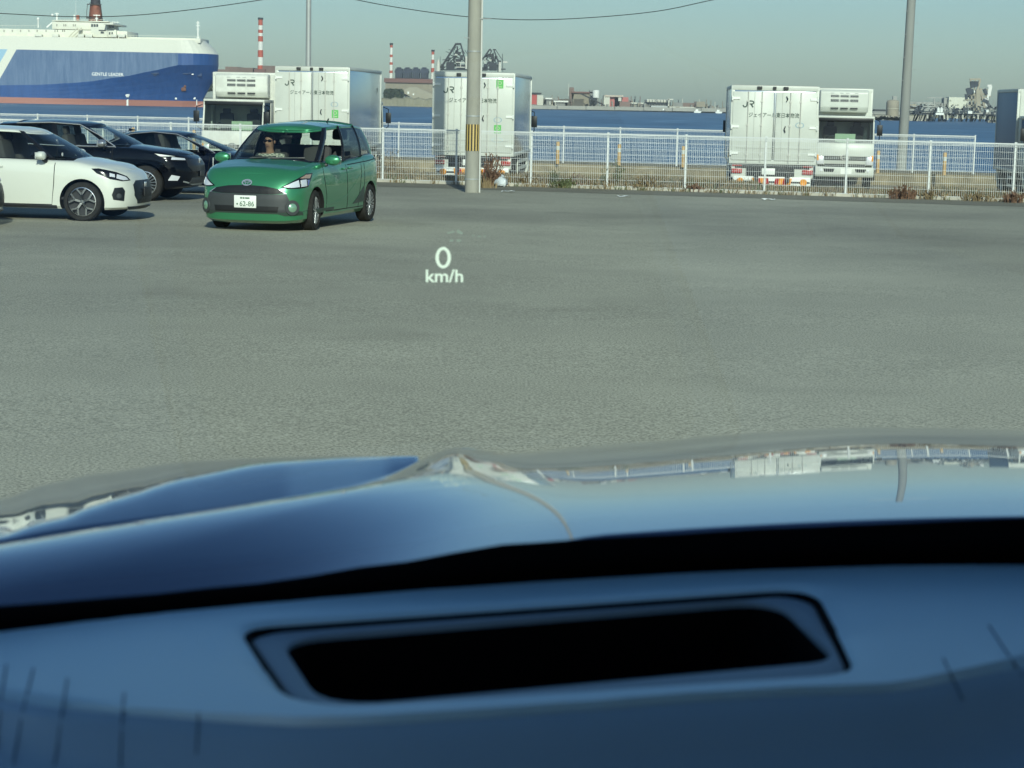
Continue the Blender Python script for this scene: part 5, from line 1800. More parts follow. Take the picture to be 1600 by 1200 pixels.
    def mirrors(s, x, y, z, m, sz=(0.13, 0.22, 0.15)):
        for sd in (-1, 1):
            mb = MB()
            mb.lathe([(0.01, 0.5), (0.30, 0.47), (0.46, 0.3), (0.5, 0.0), (0.47, -0.3), (0.36, -0.48), (0.01, -0.5)], 20, axis='X', M=Matrix.Translation((x, sd * y, z)) @ Matrix.Diagonal((sz[0], sz[1], sz[2], 1)))
            o = mb.build('door_mirror', m, s.t, True)
            MB().box((x - sz[0] * 0.5, sd * y, z), (0.012, sz[1] * 0.8, sz[2] * 0.75)).build('mirror_glass', CHROME, o)
            MB().bar((x + 0.0, sd * (y - sz[1] * 0.35), z - sz[2] * 0.40), (x + 0.03, sd * (y - sz[1] * 0.35 - 0.12), z - sz[2] * 0.40 - 0.06), 0.05, 0.05).build('mirror_stalk', BLACK, o, bevel=0.01)
    def handle(s, x, z, m, w_=0.2):
        for sd in (-1, 1):
            h, nrm, i, d = s.shell.ray_cast(Vector((x, sd * 3, z)), Vector((0, -sd, 0)))
            MB().box(h + Vector((0, sd * 0.022, 0)), (w_, 0.022, 0.032)).build('door_handle', m, s.t, bevel=0.009)
    def wheels(s, spokes=5, rim=ALLOY, steer=0.0, wid=0.2, rimr=0.7):
        for k, x in enumerate(s.S['axles']):
            for sd in (-1, 1):
                wheel(s.t, (x, sd * (s.S['w'] - wid / 2 - 0.015), s.S['wr']), s.S['wr'], wid, sd, spokes=spokes, rim=rim, rot=steer if k == 0 else 0, rimr=rimr)
    def on(s, u, z, view):
        a = R(view)
        d = Vector((-math.cos(a), -math.sin(a), 0)); uax = Vector((-math.sin(a), math.cos(a), 0))
        cx, cy = s.S['corner'] if view != 0 else (0, 0)
        h, n_, i, ds = s.shell.ray_cast(uax * u + Vector((cx, math.copysign(cy, view), z)) - d * 4, d)
        return h, n_

# ---------------------------------------------------- green minivan
SG = dict(name='minivan', corner=(1.87, 0.66), paint=GREEN, w=0.848, wr=0.315, axles=(1.24, -1.51), cowl=1.18, tail=-1.95, seat=0.05, gc=-0.5, crown=0.05, rcrown=0.055, lf=0.60, nf=3.3, lr=0.3, nr=3.2, cb=0.035, ridge=0.0, hr=0.12,
          zt=[(2.05, 0.82), (1.95, 0.88), (1.75, 0.945), (1.4, 1.0), (1.1, 1.05), (0.7, 1.04), (0, 1.03), (-0.8, 1.07), (-1.5, 1.12), (-2.1, 1.12)],
          zb=[(2.1, 0.13), (1.6, 0.15), (1.3, 0.18), (-1.6, 0.19), (-2.1, 0.30)],
          levels=[(0, 2.00, -2.02, 0.77), (0.07, 2.08, -2.08, 0.825), (0.3, 2.115, -2.115, 0.845), (0.55, 2.11, -2.11, 0.848), (0.75, 2.09, -2.09, 0.845), (0.9, 2.035, -2.06, 0.828), (0.97, 1.99, -2.04, 0.805), (1.0, 1.93, -2.02, 0.77)],
          gbase=[(1.20, 0, 'w'), (1.14, 0.40, 'w'), (0.96, 0.68, 'k'), (0.80, 0.735, 'o'), (-0.16, 0.765, 'k'), (-0.27, 0.765, 's'), (-1.10, 0.76, 'k'), (-1.21, 0.755, 's'), (-1.83, 0.72, 'p'), (-1.97, 0.62, 'r'), (-2.0, 0, 'r')],
          gtop=[(0.36, 0), (0.32, 0.34), (0.17, 0.535), (0.05, 0.575), (-0.36, 0.61), (-0.45, 0.613), (-1.12, 0.605), (-1.20, 0.60), (-1.70, 0.57), (-1.80, 0.48), (-1.83, 0)],
          zr=[(0.4, 1.53), (0.1, 1.585), (-0.5, 1.61), (-1.2, 1.61), (-1.85, 1.56)],
          side_glass={5: GLASS_DARK, 7: GLASS_DARK}, rear_glass=GLASS)
g0 = ongr(491, 359.5)
HG = R(-103.5)
fwd, left = Vector((math.cos(HG), math.sin(HG), 0)), Vector((-math.sin(HG), math.cos(HG), 0))
org = g0 - fwd * 1.24 - left * 0.80
G = Car('metallic green minivan with a driver at the wheel standing in the open lot', 'car', (org.x, org.y, gz(org.y)), HG, SG)
G.wheels(9, ALLOY, R(6), 0.19, 0.70)
G.patch([(-0.60, 0.60), (-0.50, 0.665), (-0.30, 0.70), (0, 0.715), (0.30, 0.70), (0.50, 0.665), (0.60, 0.60), (0.40, 0.585), (-0.40, 0.585)], 0, 'upper_grille', BLACK)
for z in (0.625, 0.655): G.seam([(-0.46, z - 0.005), (0, z + 0.018), (0.46, z - 0.005)], 0, 0.014, 'grille_bar', mat('satin_grey', (0.22, 0.23, 0.23), 0.4, 0.5), False)
G.seam([(-0.62, 0.585), (-0.52, 0.645), (-0.47, 0.655)], 0, 0.03, 'chrome_accent', CHROME)
lg = G.patch([(-0.62, 0.595), (-0.40, 0.582), (0.40, 0.582), (0.62, 0.595), (0.68, 0.46), (0.72, 0.33), (0.58, 0.31), (-0.58, 0.31), (-0.72, 0.33), (-0.68, 0.46)], 0, 'lower_grille', GREYTRIM)
G.patch([(-0.52, 0.40), (0.52, 0.40), (0.50, 0.315), (-0.50, 0.315)], 0, 'air_intake', BLACK, lift=0.012, parent=lg)
G.seam([(-0.36, 0.335), (0.36, 0.335)], 0, 0.02, 'intake_bar', GREYTRIM, False)
G.patch([(-0.86, 0.335), (-0.5, 0.325), (0.5, 0.325), (0.86, 0.335), (0.86, 0.27), (0.6, 0.255), (0.5, 0.285), (-0.5, 0.285), (-0.6, 0.255), (-0.86, 0.27)], 0, 'lower_trim', mat('dark_green_trim', (0.035, 0.06, 0.045), 0.45), lift=0.004)
# fog lamps
for sd in (1, -1):
    h, n_ = G.on(sd * -0.02, 0.385, 35 * sd)
    T_ = Matrix.Translation(h) @ n_.to_track_quat('Z', 'Y').to_matrix().to_4x4()
    fo = MB().lathe([(0.12, -0.02), (0.115, 0.008), (0.07, 0.012), (0.065, 0.002)], 20, M=T_).build('fog_lamp_surround', GREYTRIM, G.t, True)
    MB().lathe([(0.001, 0.026), (0.045, 0.022), (0.068, 0.008), (0.068, -0.02)], 20, M=T_).build('fog_lamp', mat('fog_lens', (0.30, 0.52, 0.36), 0.15, 0.5), fo, True)
# headlights, swept back around the corners
G.lamp([(-0.20, 0.69), (-0.06, 0.76), (0.10, 0.835), (0.26, 0.895), (0.42, 0.905), (0.36, 0.80), (0.29, 0.695), (0.10, 0.675), (-0.10, 0.672)], 38, 'headlight',
       [([(-0.16, 0.695), (-0.02, 0.76), (0.09, 0.80), (0.10, 0.70), (-0.06, 0.685)], 'reflector', LAMP), ([(0.13, 0.70), (0.13, 0.80), (0.24, 0.81), (0.25, 0.71)], 'reflector', LAMP), ([(0.11, 0.825), (0.24, 0.88), (0.37, 0.885), (0.33, 0.825)], 'turn_lamp', mat('pale_amber', (0.62, 0.42, 0.30), 0.2, 0.5)), ([(0.28, 0.72), (0.28, 0.80), (0.335, 0.80), (0.295, 0.72)], 'blue_reflector', mat('lamp_blue', (0.10, 0.14, 0.35), 0.2))])
# emblem on the bonnet edge
h, n_ = G.on(0, 0.745, 0)
mb = MB()
T_ = Matrix.Translation(h + n_ * 0.02) @ n_.to_track_quat('Z', 'Y').to_matrix().to_4x4()
mb2 = MB()
ellipse_ring(mb2, (0, 0, 0), (1, 0, 0), (0, 1, 0), 0.085, 0.055, 0.25)
ellipse_ring(mb2, (0, 0.016, 0.004), (1, 0, 0), (0, 1, 0), 0.055, 0.024, 0.3)
ellipse_ring(mb2, (0, -0.004, 0.004), (1, 0, 0), (0, 1, 0), 0.026, 0.050, 0.35)
mb.add(mb2.v, mb2.f, T_)
mb.build('emblem', CHROME, G.t)
# number plate
h, n_ = G.on(0, 0.475, 0)
pl = MB().box((h.x + 0.02, 0, 0.465), (0.02, 0.36, 0.19)).build('number_plate', PLATE, G.t, bevel=0.012)
mb = MB()
X = h.x + 0.0325
put_text(mb, '62-86', (X, -0.085, 0.395), (0, 1, 0), (0, 0, 1), 0.235, 0.078)
mb.cyl((X - 0.002, -0.125, 0.428), (X + 0.001, -0.125, 0.428), 0.014, n=10)
for y, w_ in ((-0.06, 0.035), (-0.02, 0.03), (0.04, 0.07)):
    mb.box((X, y, 0.520), (0.002, w_, 0.024))
mb.build('plate_number', mat('plate_green', (0.10, 0.19, 0.12), 0.6), pl)
# sides: doors, handles, sill crease, rear lamp tip
G.seam([(1.00, 1.02), (0.98, 0.8), (0.86, 0.42), (0.86, 0.27)], 90 and 90, 0.010)
def side(pts): return [(-x, z) for x, z in pts]           # side outlines are given in (x, z)
def sside(c, pts, w_=0.012, **k): return c.seam(side(pts), 90, w_, **k)
sside(G, [(-0.20, 1.02), (-0.24, 0.70), (-0.26, 0.27)])
sside(G, [(0.92, 1.02), (0.90, 0.85), (0.78, 0.55), (0.77, 0.28), (-1.12, 0.28)])
sside(G, [(-1.15, 1.05), (-1.17, 0.75), (-1.12, 0.50)])
sside(G, [(-0.3, 0.985), (-1.3, 1.02), (-2.0, 1.06)], 0.014)
G.handle(-0.08, 0.93, GREEN, 0.17); G.handle(-0.38, 0.935, GREEN, 0.17)
G.both(side([(-1.75, 1.07), (-1.98, 1.085), (-2.06, 1.02), (-1.95, 0.99)]), 90, 'tail_lamp', GLOSSBLK)
G.both(side([(-0.55, 0.34), (-1.14, 0.62), (-1.16, 0.36)]), 90, 'rear_side_trim', mat('dark_green_trim', (0.035, 0.06, 0.045), 0.45))
sside(G, [(0.82, 0.38), (0.3, 0.40), (-0.25, 0.50), (-0.7, 0.70), (-1.05, 0.86), (-1.4, 0.92)], 0.02, name='body_crease', m=GREEN)
G.mirrors(0.74, 0.93, 1.085, GREEN, (0.16, 0.26, 0.17))
MB().tube([(1.16, 0.05, 1.105), (1.00, 0.55, 1.115)], 0.014, 6).build('wiper', BLACK, G.t)
MB().tube([(1.17, -0.30, 1.10), (1.07, 0.10, 1.125)], 0.012, 6).build('wiper', BLACK, G.t)
MB().tube([(-0.9, 0.25, 1.655), (-0.99, 0.25, 1.71)], 0.012, 6).build('aerial', BLACK, G.t)
MB().box((0.34, 0, 1.42), (0.03, 0.20, 0.06)).build('rear_view_mirror', BLACK, G.t, bevel=0.015)
# left front window stands open: frame glass edge only
MB().box((0.10, 0.735, 1.055), (0.75, 0.012, 0.03)).build('lowered_window', GLASS, G.t)
for m_ in [c for c in G.t.children if c.name.startswith('seat') and abs(c.matrix_world.translation.y) < 9]:
    pass

# driver (sits on the right, that is the viewer's left)
def skin_obj(name, pts, edges, m, parent, sub=2, root=0):
    me = bpy.data.meshes.new(name)
    me.from_pydata([p[0] for p in pts], edges, [])
    o = bpy.data.objects.new(name, me)
    COL.objects.link(o)
    o.modifiers.new('skin', 'SKIN')
    for i, p in enumerate(pts):
        r_ = p[1] if isinstance(p[1], tuple) else (p[1], p[1])
        me.skin_vertices[0].data[i].radius = r_
        me.skin_vertices[0].data[i].use_root = (i == root)
    sb_ = o.modifiers.new('sub', 'SUBSURF'); sb_.levels = sub; sb_.render_levels = sub
    bpy.context.view_layer.update()
    new = bpy.data.meshes.new_from_object(o.evaluated_get(bpy.context.evaluated_depsgraph_get()))
    o.modifiers.clear(); o.data = new; new.name = name
    new.materials.clear(); new.materials.append(m)
    new.polygons.foreach_set('use_smooth', [True] * len(new.polygons))
    if parent: o.parent = parent
    return o
dp = org + fwd * 0.10 + left * -0.36
D = thing('person', 'driver in dark sunglasses and a checked pale shirt behind the minivan windscreen', 'person', (dp.x, dp.y, gz(dp.y)), HG)
pts = [((0.05, 0, 0.68), 0.15), ((0.02, 0, 0.86), 0.145), ((0.00, 0, 1.04), 0.15), ((0.01, 0, 1.14), 0.085), ((0.04, 0, 1.20), 0.052), ((0.07, 0, 1.28), (0.07, 0.075)), ((0.075, 0, 1.36), (0.075, 0.092)), ((0.06, 0, 1.43), (0.06, 0.07)),
       ((0.0, 0.20, 1.09), 0.062), ((0.12, 0.27, 0.90), 0.047), ((0.36, 0.18, 0.93), 0.034), ((0.42, 0.15, 0.96), 0.03),
       ((0.0, -0.20, 1.09), 0.062), ((0.12, -0.27, 0.90), 0.047), ((0.36, -0.18, 0.93), 0.034), ((0.42, -0.15, 0.96), 0.03),
       ((0.42, 0.10, 0.62), 0.085), ((0.50, 0.10, 0.55), 0.06), ((0.60, 0.10, 0.42), 0.045), ((0.42, -0.10, 0.62), 0.085), ((0.50, -0.10, 0.55), 0.06), ((0.60, -0.10, 0.42), 0.045),
       ((0.145, 0, 1.315), 0.016)]
ed = [(0, 1), (1, 2), (2, 3), (3, 4), (4, 5), (5, 6), (6, 7), (2, 8), (8, 9), (9, 10), (10, 11), (2, 12), (12, 13), (13, 14), (14, 15), (0, 16), (16, 17), (17, 18), (0, 19), (19, 20), (20, 21), (5, 22)]
for base_i, sy in ((11, 1), (15, -1)):                       # four fingers and a thumb closing on the wheel rim
    bx, by, bz = pts[base_i][0]
    for k in range(4):
        a = (bx + 0.045, by + sy * (0.03 - 0.018 * k) * 0.6, bz + 0.03 - 0.017 * k)
        b2 = (bx + 0.07, by - sy * 0.012, bz + 0.025 - 0.017 * k)
        i0 = len(pts); pts += [(a, 0.0085), (b2, 0.007)]
        ed += [(base_i, i0), (i0, i0 + 1)]
    i0 = len(pts); pts += [((bx + 0.01, by - sy * 0.035, bz + 0.035), 0.0095), ((bx + 0.03, by - sy * 0.05, bz + 0.055), 0.008)]
    ed += [(base_i, i0), (i0, i0 + 1)]
skin_obj('body', pts, ed, SKIN, D)
def checked():
    m = bpy.data.materials.new('checked_cloth')
    m.use_nodes = True
    t = m.node_tree
    b = t.nodes['Principled BSDF']; b.inputs['Roughness'].default_value = 0.9
    tc = t.nodes.new('ShaderNodeTexCoord'); ck = t.nodes.new('ShaderNodeTexChecker')
    ck.inputs['Scale'].default_value = 26
    ck.inputs[1].default_value = (0.62, 0.62, 0.50, 1); ck.inputs[2].default_value = (0.22, 0.24, 0.20, 1)
    t.links.new(tc.outputs['Object'], ck.inputs[0]); t.links.new(ck.outputs[0], b.inputs['Base Color'])
    return m
spts = [((0.05, 0, 0.66), 0.16), ((0.02, 0, 0.86), 0.158), ((0.00, 0, 1.04), 0.162), ((0.005, 0, 1.125), 0.105), ((0.02, 0, 1.165), 0.068),
        ((0.0, 0.20, 1.09), 0.073), ((0.12, 0.27, 0.90), 0.057), ((0.33, 0.19, 0.925), 0.044), ((0.0, -0.20, 1.09), 0.073), ((0.12, -0.27, 0.90), 0.057), ((0.33, -0.19, 0.925), 0.044)]
skin_obj('shirt', spts, [(0, 1), (1, 2), (2, 3), (3, 4), (2, 5), (5, 6), (6, 7), (2, 8), (8, 9), (9, 10)], checked(), D)
skin_obj('trousers', [((0.05, 0, 0.68), 0.155), ((0.42, 0.10, 0.62), 0.093), ((0.50, 0.10, 0.55), 0.068), ((0.59, 0.10, 0.44), 0.055), ((0.42, -0.10, 0.62), 0.093), ((0.50, -0.10, 0.55), 0.068), ((0.59, -0.10, 0.44), 0.055)], [(0, 1), (1, 2), (2, 3), (0, 4), (4, 5), (5, 6)], DARK, D)
# hair cap, ears are covered by it; sunglasses and nose bridge
mb = MB()
vs, fs = [], []
for j in range(8):
    ph = j / 7 * R(100)
    for i in range(20):
        th = 2 * math.pi * i / 20
        front = math.cos(th)
        lim = ph * (0.62 if front > 0.35 else 1.0)
        vs.append((0.055 + 0.112 * math.sin(lim) * math.cos(th), 0.090 * math.sin(lim) * math.sin(th), 1.385 + 0.115 * math.cos(lim)))
for j in range(7):
    for i in range(20): fs.append((j * 20 + i, j * 20 + (i + 1) % 20, (j + 1) * 20 + (i + 1) % 20, (j + 1) * 20 + i))
mb.add(vs, fs).build('hair', HAIR, D, True)
mb = MB()
for y in (-0.036, 0.036):
    mb.lathe([(0.001, 0.006), (0.028, 0.004), (0.033, -0.004)], 14, axis='X', M=Matrix.Translation((0.158, y, 1.352)) @ Matrix.Diagonal((1, 1, 0.72, 1)))
mb.bar((0.158, -0.012, 1.358), (0.158, 0.012, 1.358), 0.006, 0.008)
for y in (-1, 1): mb.bar((0.152, y * 0.068, 1.358), (0.06, y * 0.082, 1.36), 0.005, 0.007)
mb.build('sunglasses', GLOSSBLK, D)
mb = MB().box((0.142, 0, 1.267), (0.012, 0.045, 0.010)); mb.build('mouth', mat('lip', (0.33, 0.14, 0.11), 0.6), D, bevel=0.003)
for y in (-0.093, 0.093):
    MB().lathe([(0.001, 0.012), (0.02, 0.008), (0.026, 0), (0.012, -0.01)], 10, axis='Y', M=Matrix.Translation((0.06, y, 1.335)) @ Matrix.Diagonal((0.8, 1, 1.3, 1))).build('ear', SKIN, D, True)

# ---------------------------------------------------- white hatchback
SW = dict(name='hatchback', corner=(1.75, 0.66), paint=PEARL, w=0.868, wr=0.315, axles=(1.12, -1.33), cowl=0.92, tail=-1.70, seat=-0.15, gc=-0.5, crown=0.06, rcrown=0.045, lf=0.55, nf=2.6, lr=0.3, nr=2.8, cb=0.05, ridge=0.012,
          zt=[(1.9, 0.755), (1.75, 0.815), (1.4, 0.885), (0.95, 0.955), (0.5, 0.965), (-0.6, 0.985), (-1.4, 1.02), (-1.95, 1.0)],
          zb=[(1.95, 0.20), (1.5, 0.19), (-1.5, 0.20), (-1.95, 0.32)],
          levels=[(0, 1.84, -1.88, 0.80), (0.06, 1.90, -1.92, 0.84), (0.25, 1.935, -1.945, 0.858), (0.5, 1.93, -1.945, 0.862), (0.72, 1.90, -1.92, 0.868), (0.9, 1.85, -1.88, 0.855), (0.97, 1.80, -1.86, 0.82), (1.0, 1.72, -1.84, 0.775)],
          gbase=[(0.98, 0, 'w'), (0.92, 0.42, 'w'), (0.70, 0.70, 'k'), (0.58, 0.735, 's'), (-0.42, 0.77, 'k'), (-0.52, 0.77, 's'), (-1.02, 0.755, 'p'), (-1.62, 0.66, 'p'), (-1.76, 0.56, 'r'), (-1.80, 0, 'r')],
          gtop=[(0.22, 0), (0.18, 0.34), (0.06, 0.53), (-0.02, 0.56), (-0.58, 0.59), (-0.66, 0.59), (-1.0, 0.58), (-1.30, 0.54), (-1.42, 0.46), (-1.46, 0)],
          zr=[(0.3, 1.385), (-0.1, 1.44), (-0.6, 1.455), (-1.5, 1.40)], side_glass={5: GLASS_DARK}, rear_glass=GLASS_DARK)
def place_right(px, py, heading, axle, half):
    """ground point of the near (right hand) front tyre -> origin"""
    g = ongr(px, py)
    f_, l_ = Vector((math.cos(heading), math.sin(heading), 0)), Vector((-math.sin(heading), math.cos(heading), 0))
    o = g - f_ * axle + l_ * half
    return (o.x, o.y, gz(o.y))
HW = R(-6)
Wc = Car('pearl white hatchback parked with its nose to the right, nearest of the parked row', 'car', place_right(128, 345.5, HW, 1.12, 0.85), HW, SW, 'cars parked in a row at left')
c = Wc
c.wheels(0, ALLOY, 0, 0.20, 0.76)
# five-spoke wheels with dark pockets
for wl in [o for o in c.t.children if o.name.startswith('wheel')]:
    rim = [o for o in wl.children if o.name.startswith('rim')][0]
    sd = 1 if wl.location.y > 0 else -1
    rr_, wd = 0.315 * 0.76, 0.20
    y = sd * wd * 0.42
    mb = MB()
    mb.lathe([(rr_, y * 0.6), (rr_ * 1.01, y), (rr_ * 0.93, y * 1.05), (rr_ * 0.9, y * 0.5)], 40, axis='Y')
    for k in range(5):
        a = 2 * math.pi * k / 5 + 0.35
        hub = Vector((math.cos(a) * 0.03, y * 0.9, math.sin(a) * 0.03)); mid = Vector((math.cos(a) * rr_ * 0.5, y, math.sin(a) * rr_ * 0.5))
        mb.bar(hub, mid, 0.036, 0.034)
        for da in (-0.34, 0.34):
            mb.bar(mid, Vector((math.cos(a + da) * rr_ * 0.92, y, math.sin(a + da) * rr_ * 0.92)), 0.028, 0.028)
    mb.lathe([(0.001, y * 1.06), (0.03, y * 1.05), (0.045, y * 0.8)], 14, axis='Y')
    n_ = mb.build('rim', ALLOY, wl, True)
    bpy.data.objects.remove(rim)
c.patch([(-0.46, 0.60), (-0.34, 0.66), (0.34, 0.66), (0.46, 0.60), (0.47, 0.42), (0.36, 0.29), (-0.36, 0.29), (-0.47, 0.42)], 0, 'grille', BLACK)
for z in (0.36, 0.41, 0.54, 0.59): c.seam([(-0.42, z), (0.42, z)], 0, 0.012, 'grille_bar', DARK, False)
h, n_ = c.on(0, 0.60, 0)
MB().box((h.x + 0.02, 0, 0.585), (0.015, 0.10, 0.09)).build('emblem', CHROME, c.t, bevel=0.01)
h, n_ = c.on(0, 0.46, 0)
MB().box((h.x + 0.02, 0, 0.47), (0.02, 0.36, 0.15)).build('plate_holder', DARK, c.t, bevel=0.01)
c.lamp([(-0.16, 0.665), (-0.10, 0.73), (0.10, 0.80), (0.36, 0.855), (0.46, 0.85), (0.40, 0.78), (0.22, 0.69), (0.02, 0.655)], 48, 'headlight', [([(-0.11, 0.675), (-0.06, 0.72), (0.10, 0.765), (0.12, 0.70), (0.0, 0.668)], 'reflector', LAMP), ([(0.14, 0.715), (0.14, 0.765), (0.22, 0.785), (0.22, 0.73)], 'reflector', LAMP)])
c.both([(-0.02, 0.50), (0.02, 0.56), (0.16, 0.55), (0.20, 0.44), (0.18, 0.36), (0.0, 0.34)], 48, 'fog_lamp_pocket', BLACK)
for sd in (1, -1):
    h, n_ = c.on(sd * 0.09, 0.42, 48 * sd)
    T_ = Matrix.Translation(h) @ n_.to_track_quat('Z', 'Y').to_matrix().to_4x4()
    MB().lathe([(0.001, 0.02), (0.04, 0.016), (0.05, -0.01)], 16, M=T_).build('fog_lamp', GREYTRIM, c.t, True)
c.patch([(-0.6, 0.245), (0.6, 0.245), (0.5, 0.205), (-0.5, 0.205)], 0, 'front_lip', BLACK, lift=0.02)
sside(c, [(0.68, 0.93), (0.66, 0.6), (0.62, 0.26), (-0.45, 0.26)])
sside(c, [(-0.44, 0.96), (-0.47, 0.6), (-0.46, 0.26)])
c.both(side([(0.70, 0.25), (-0.95, 0.27), (-0.95, 0.21), (0.70, 0.20)]), 90, 'side_skirt', DARK)
c.handle(-0.28, 0.86, PEARL)
c.mirrors(0.50, 0.97, 1.045, PEARL, (0.14, 0.21, 0.14))
MB().tube([(0.95, 0.0, 0.99), (0.82, 0.52, 1.0)], 0.012, 6).build('wiper', BLACK, c.t)
MB().lathe([(0.001, 0.006), (0.03, 0.006), (0.03, 0)], 14, axis='X', M=Matrix.Translation((0.72, -0.60, 1.06))).build('inspection_sticker', PLATE, c.t)
# second white car: only the tip of its nose reaches into the picture
W2 = copy_tree(Wc.t)
W2['label'] = 'white car whose nose tip just shows at the left edge, nearer than the white hatchback'
W2.location = (Wc.t.location.x - 1.78, Wc.t.location.y - 2.6, gz(Wc.t.location.y - 2.6))

# ---------------------------------------------------- black suv
SS = dict(name='suv', corner=(1.93, 0.72), paint=BLACKP, w=0.92, wr=0.35, axles=(1.36, -1.30), cowl=1.0, tail=-1.95, seat=-0.15, gc=-0.5, crown=0.06, rcrown=0.05, lf=0.62, nf=2.6, lr=0.35, nr=3, cb=0.04, ridge=0.015, hr=0.02,
          zt=[(2.25, 0.86), (2.05, 0.91), (1.6, 0.98), (1.0, 1.04), (0.5, 1.04), (-0.6, 1.04), (-1.5, 1.10), (-2.25, 1.08)],
          zb=[(2.3, 0.27), (1.5, 0.24), (-1.5, 0.24), (-2.3, 0.38)],
          levels=[(0, 2.16, -2.2, 0.84), (0.06, 2.22, -2.24, 0.88), (0.25, 2.27, -2.28, 0.91), (0.5, 2.28, -2.29, 0.915), (0.75, 2.27, -2.26, 0.92), (0.92, 2.20, -2.22, 0.90), (0.98, 2.15, -2.2, 0.86), (1.0, 2.08, -2.17, 0.82)],
          gbase=[(1.06, 0, 'w'), (1.0, 0.45, 'w'), (0.76, 0.74, 'p'), (0.62, 0.78, 's'), (-0.36, 0.80, 'k'), (-0.48, 0.80, 's'), (-1.28, 0.79, 'k'), (-1.36, 0.78, 's'), (-1.85, 0.72, 'p'), (-2.02, 0.6, 'r'), (-2.06, 0, 'r')],
          gtop=[(0.26, 0), (0.22, 0.36), (0.08, 0.56), (-0.03, 0.60), (-0.50, 0.63), (-0.60, 0.63), (-1.25, 0.62), (-1.32, 0.615), (-1.55, 0.58), (-1.70, 0.5), (-1.74, 0)],
          zr=[(0.3, 1.44), (-0.1, 1.49), (-0.7, 1.51), (-1.7, 1.45)], side_glass={5: GLASS_DARK, 7: GLASS_DARK}, rear_glass=GLASS_DARK)
HS = R(-5)
c = Bc = Car('glossy black suv parked behind the white hatchback with chrome window line', 'car', place_right(226, 314, HS, 1.36, 0.90), HS, SS, 'cars parked in a row at left')
c.wheels(10, ALLOY, 0, 0.22, 0.70)
GRL = mat('grille_mesh', (0.02, 0.021, 0.023), 0.35)
c.patch([(-0.60, 0.83), (0.60, 0.83), (0.62, 0.70), (0.48, 0.60), (-0.48, 0.60), (-0.62, 0.70)], 0, 'grille', GRL)
for z in (0.66, 0.72, 0.78): c.seam([(-0.56, z), (0.56, z)], 0, 0.01, 'grille_bar', DARK, False)
h, n_ = c.on(0, 0.79, 0)
MB().box((h.x + 0.025, 0, 0.79), (0.02, 0.13, 0.12)).build('emblem', CHROME, c.t, bevel=0.015)
c.patch([(-0.5, 0.47), (0.5, 0.47), (0.56, 0.35), (-0.56, 0.35)], 0, 'lower_intake', GREYTRIM)
h, n_ = c.on(0, 0.52, 0)
MB().box((h.x + 0.02, 0, 0.54), (0.02, 0.34, 0.12)).build('plate_holder', GREYTRIM, c.t, bevel=0.01)
c.lamp([(-0.30, 0.80), (-0.28, 0.86), (0.05, 0.895), (0.40, 0.94), (0.30, 0.87), (0.10, 0.81)], 48, 'headlight', [([(-0.20, 0.815), (-0.19, 0.85), (0.10, 0.875), (0.12, 0.825)], 'reflector', LAMP), ([(0.02, 0.885), (0.38, 0.933), (0.30, 0.89)], 'light_strip', PLATE)])
c.both([(-0.05, 0.50), (0.12, 0.53), (0.18, 0.42), (0.0, 0.42)], 48, 'fog_lamp', LAMP)
c.seam([(-0.7, 0.40), (-0.4, 0.335), (0.4, 0.335), (0.7, 0.40)], 0, 0.025, 'skid_trim', GALV, False)
c.both(side([(0.9, 0.30), (-0.85, 0.30), (-0.85, 0.24), (0.9, 0.24)]), 90, 'side_skirt', DARK)
sside(c, [(0.72, 1.06), (0.70, 0.7), (0.66, 0.3), (-0.40, 0.3)]); sside(c, [(-0.40, 1.06), (-0.42, 0.3)])
c.handle(-0.22, 0.98, BLACKP)
c.mirrors(0.55, 1.03, 1.12, mat('mirror_silver', (0.55, 0.55, 0.56), 0.2, 0.8), (0.15, 0.22, 0.16))
mb = MB()
for sd in (-1, 1):
    mb.tube([(0.74, sd * 0.775, 1.055), (-0.4, sd * 0.825, 1.055), (-1.3, sd * 0.815, 1.085)], 0.011, 6)
    mb.tube([(0.74, sd * 0.775, 1.055), (0.40, sd * 0.735, 1.28), (-0.02, sd * 0.635, 1.475), (-0.6, sd * 0.665, 1.505), (-1.3, sd * 0.655, 1.48)], 0.012, 6)
mb.build('chrome_line', CHROME, c.t, True)

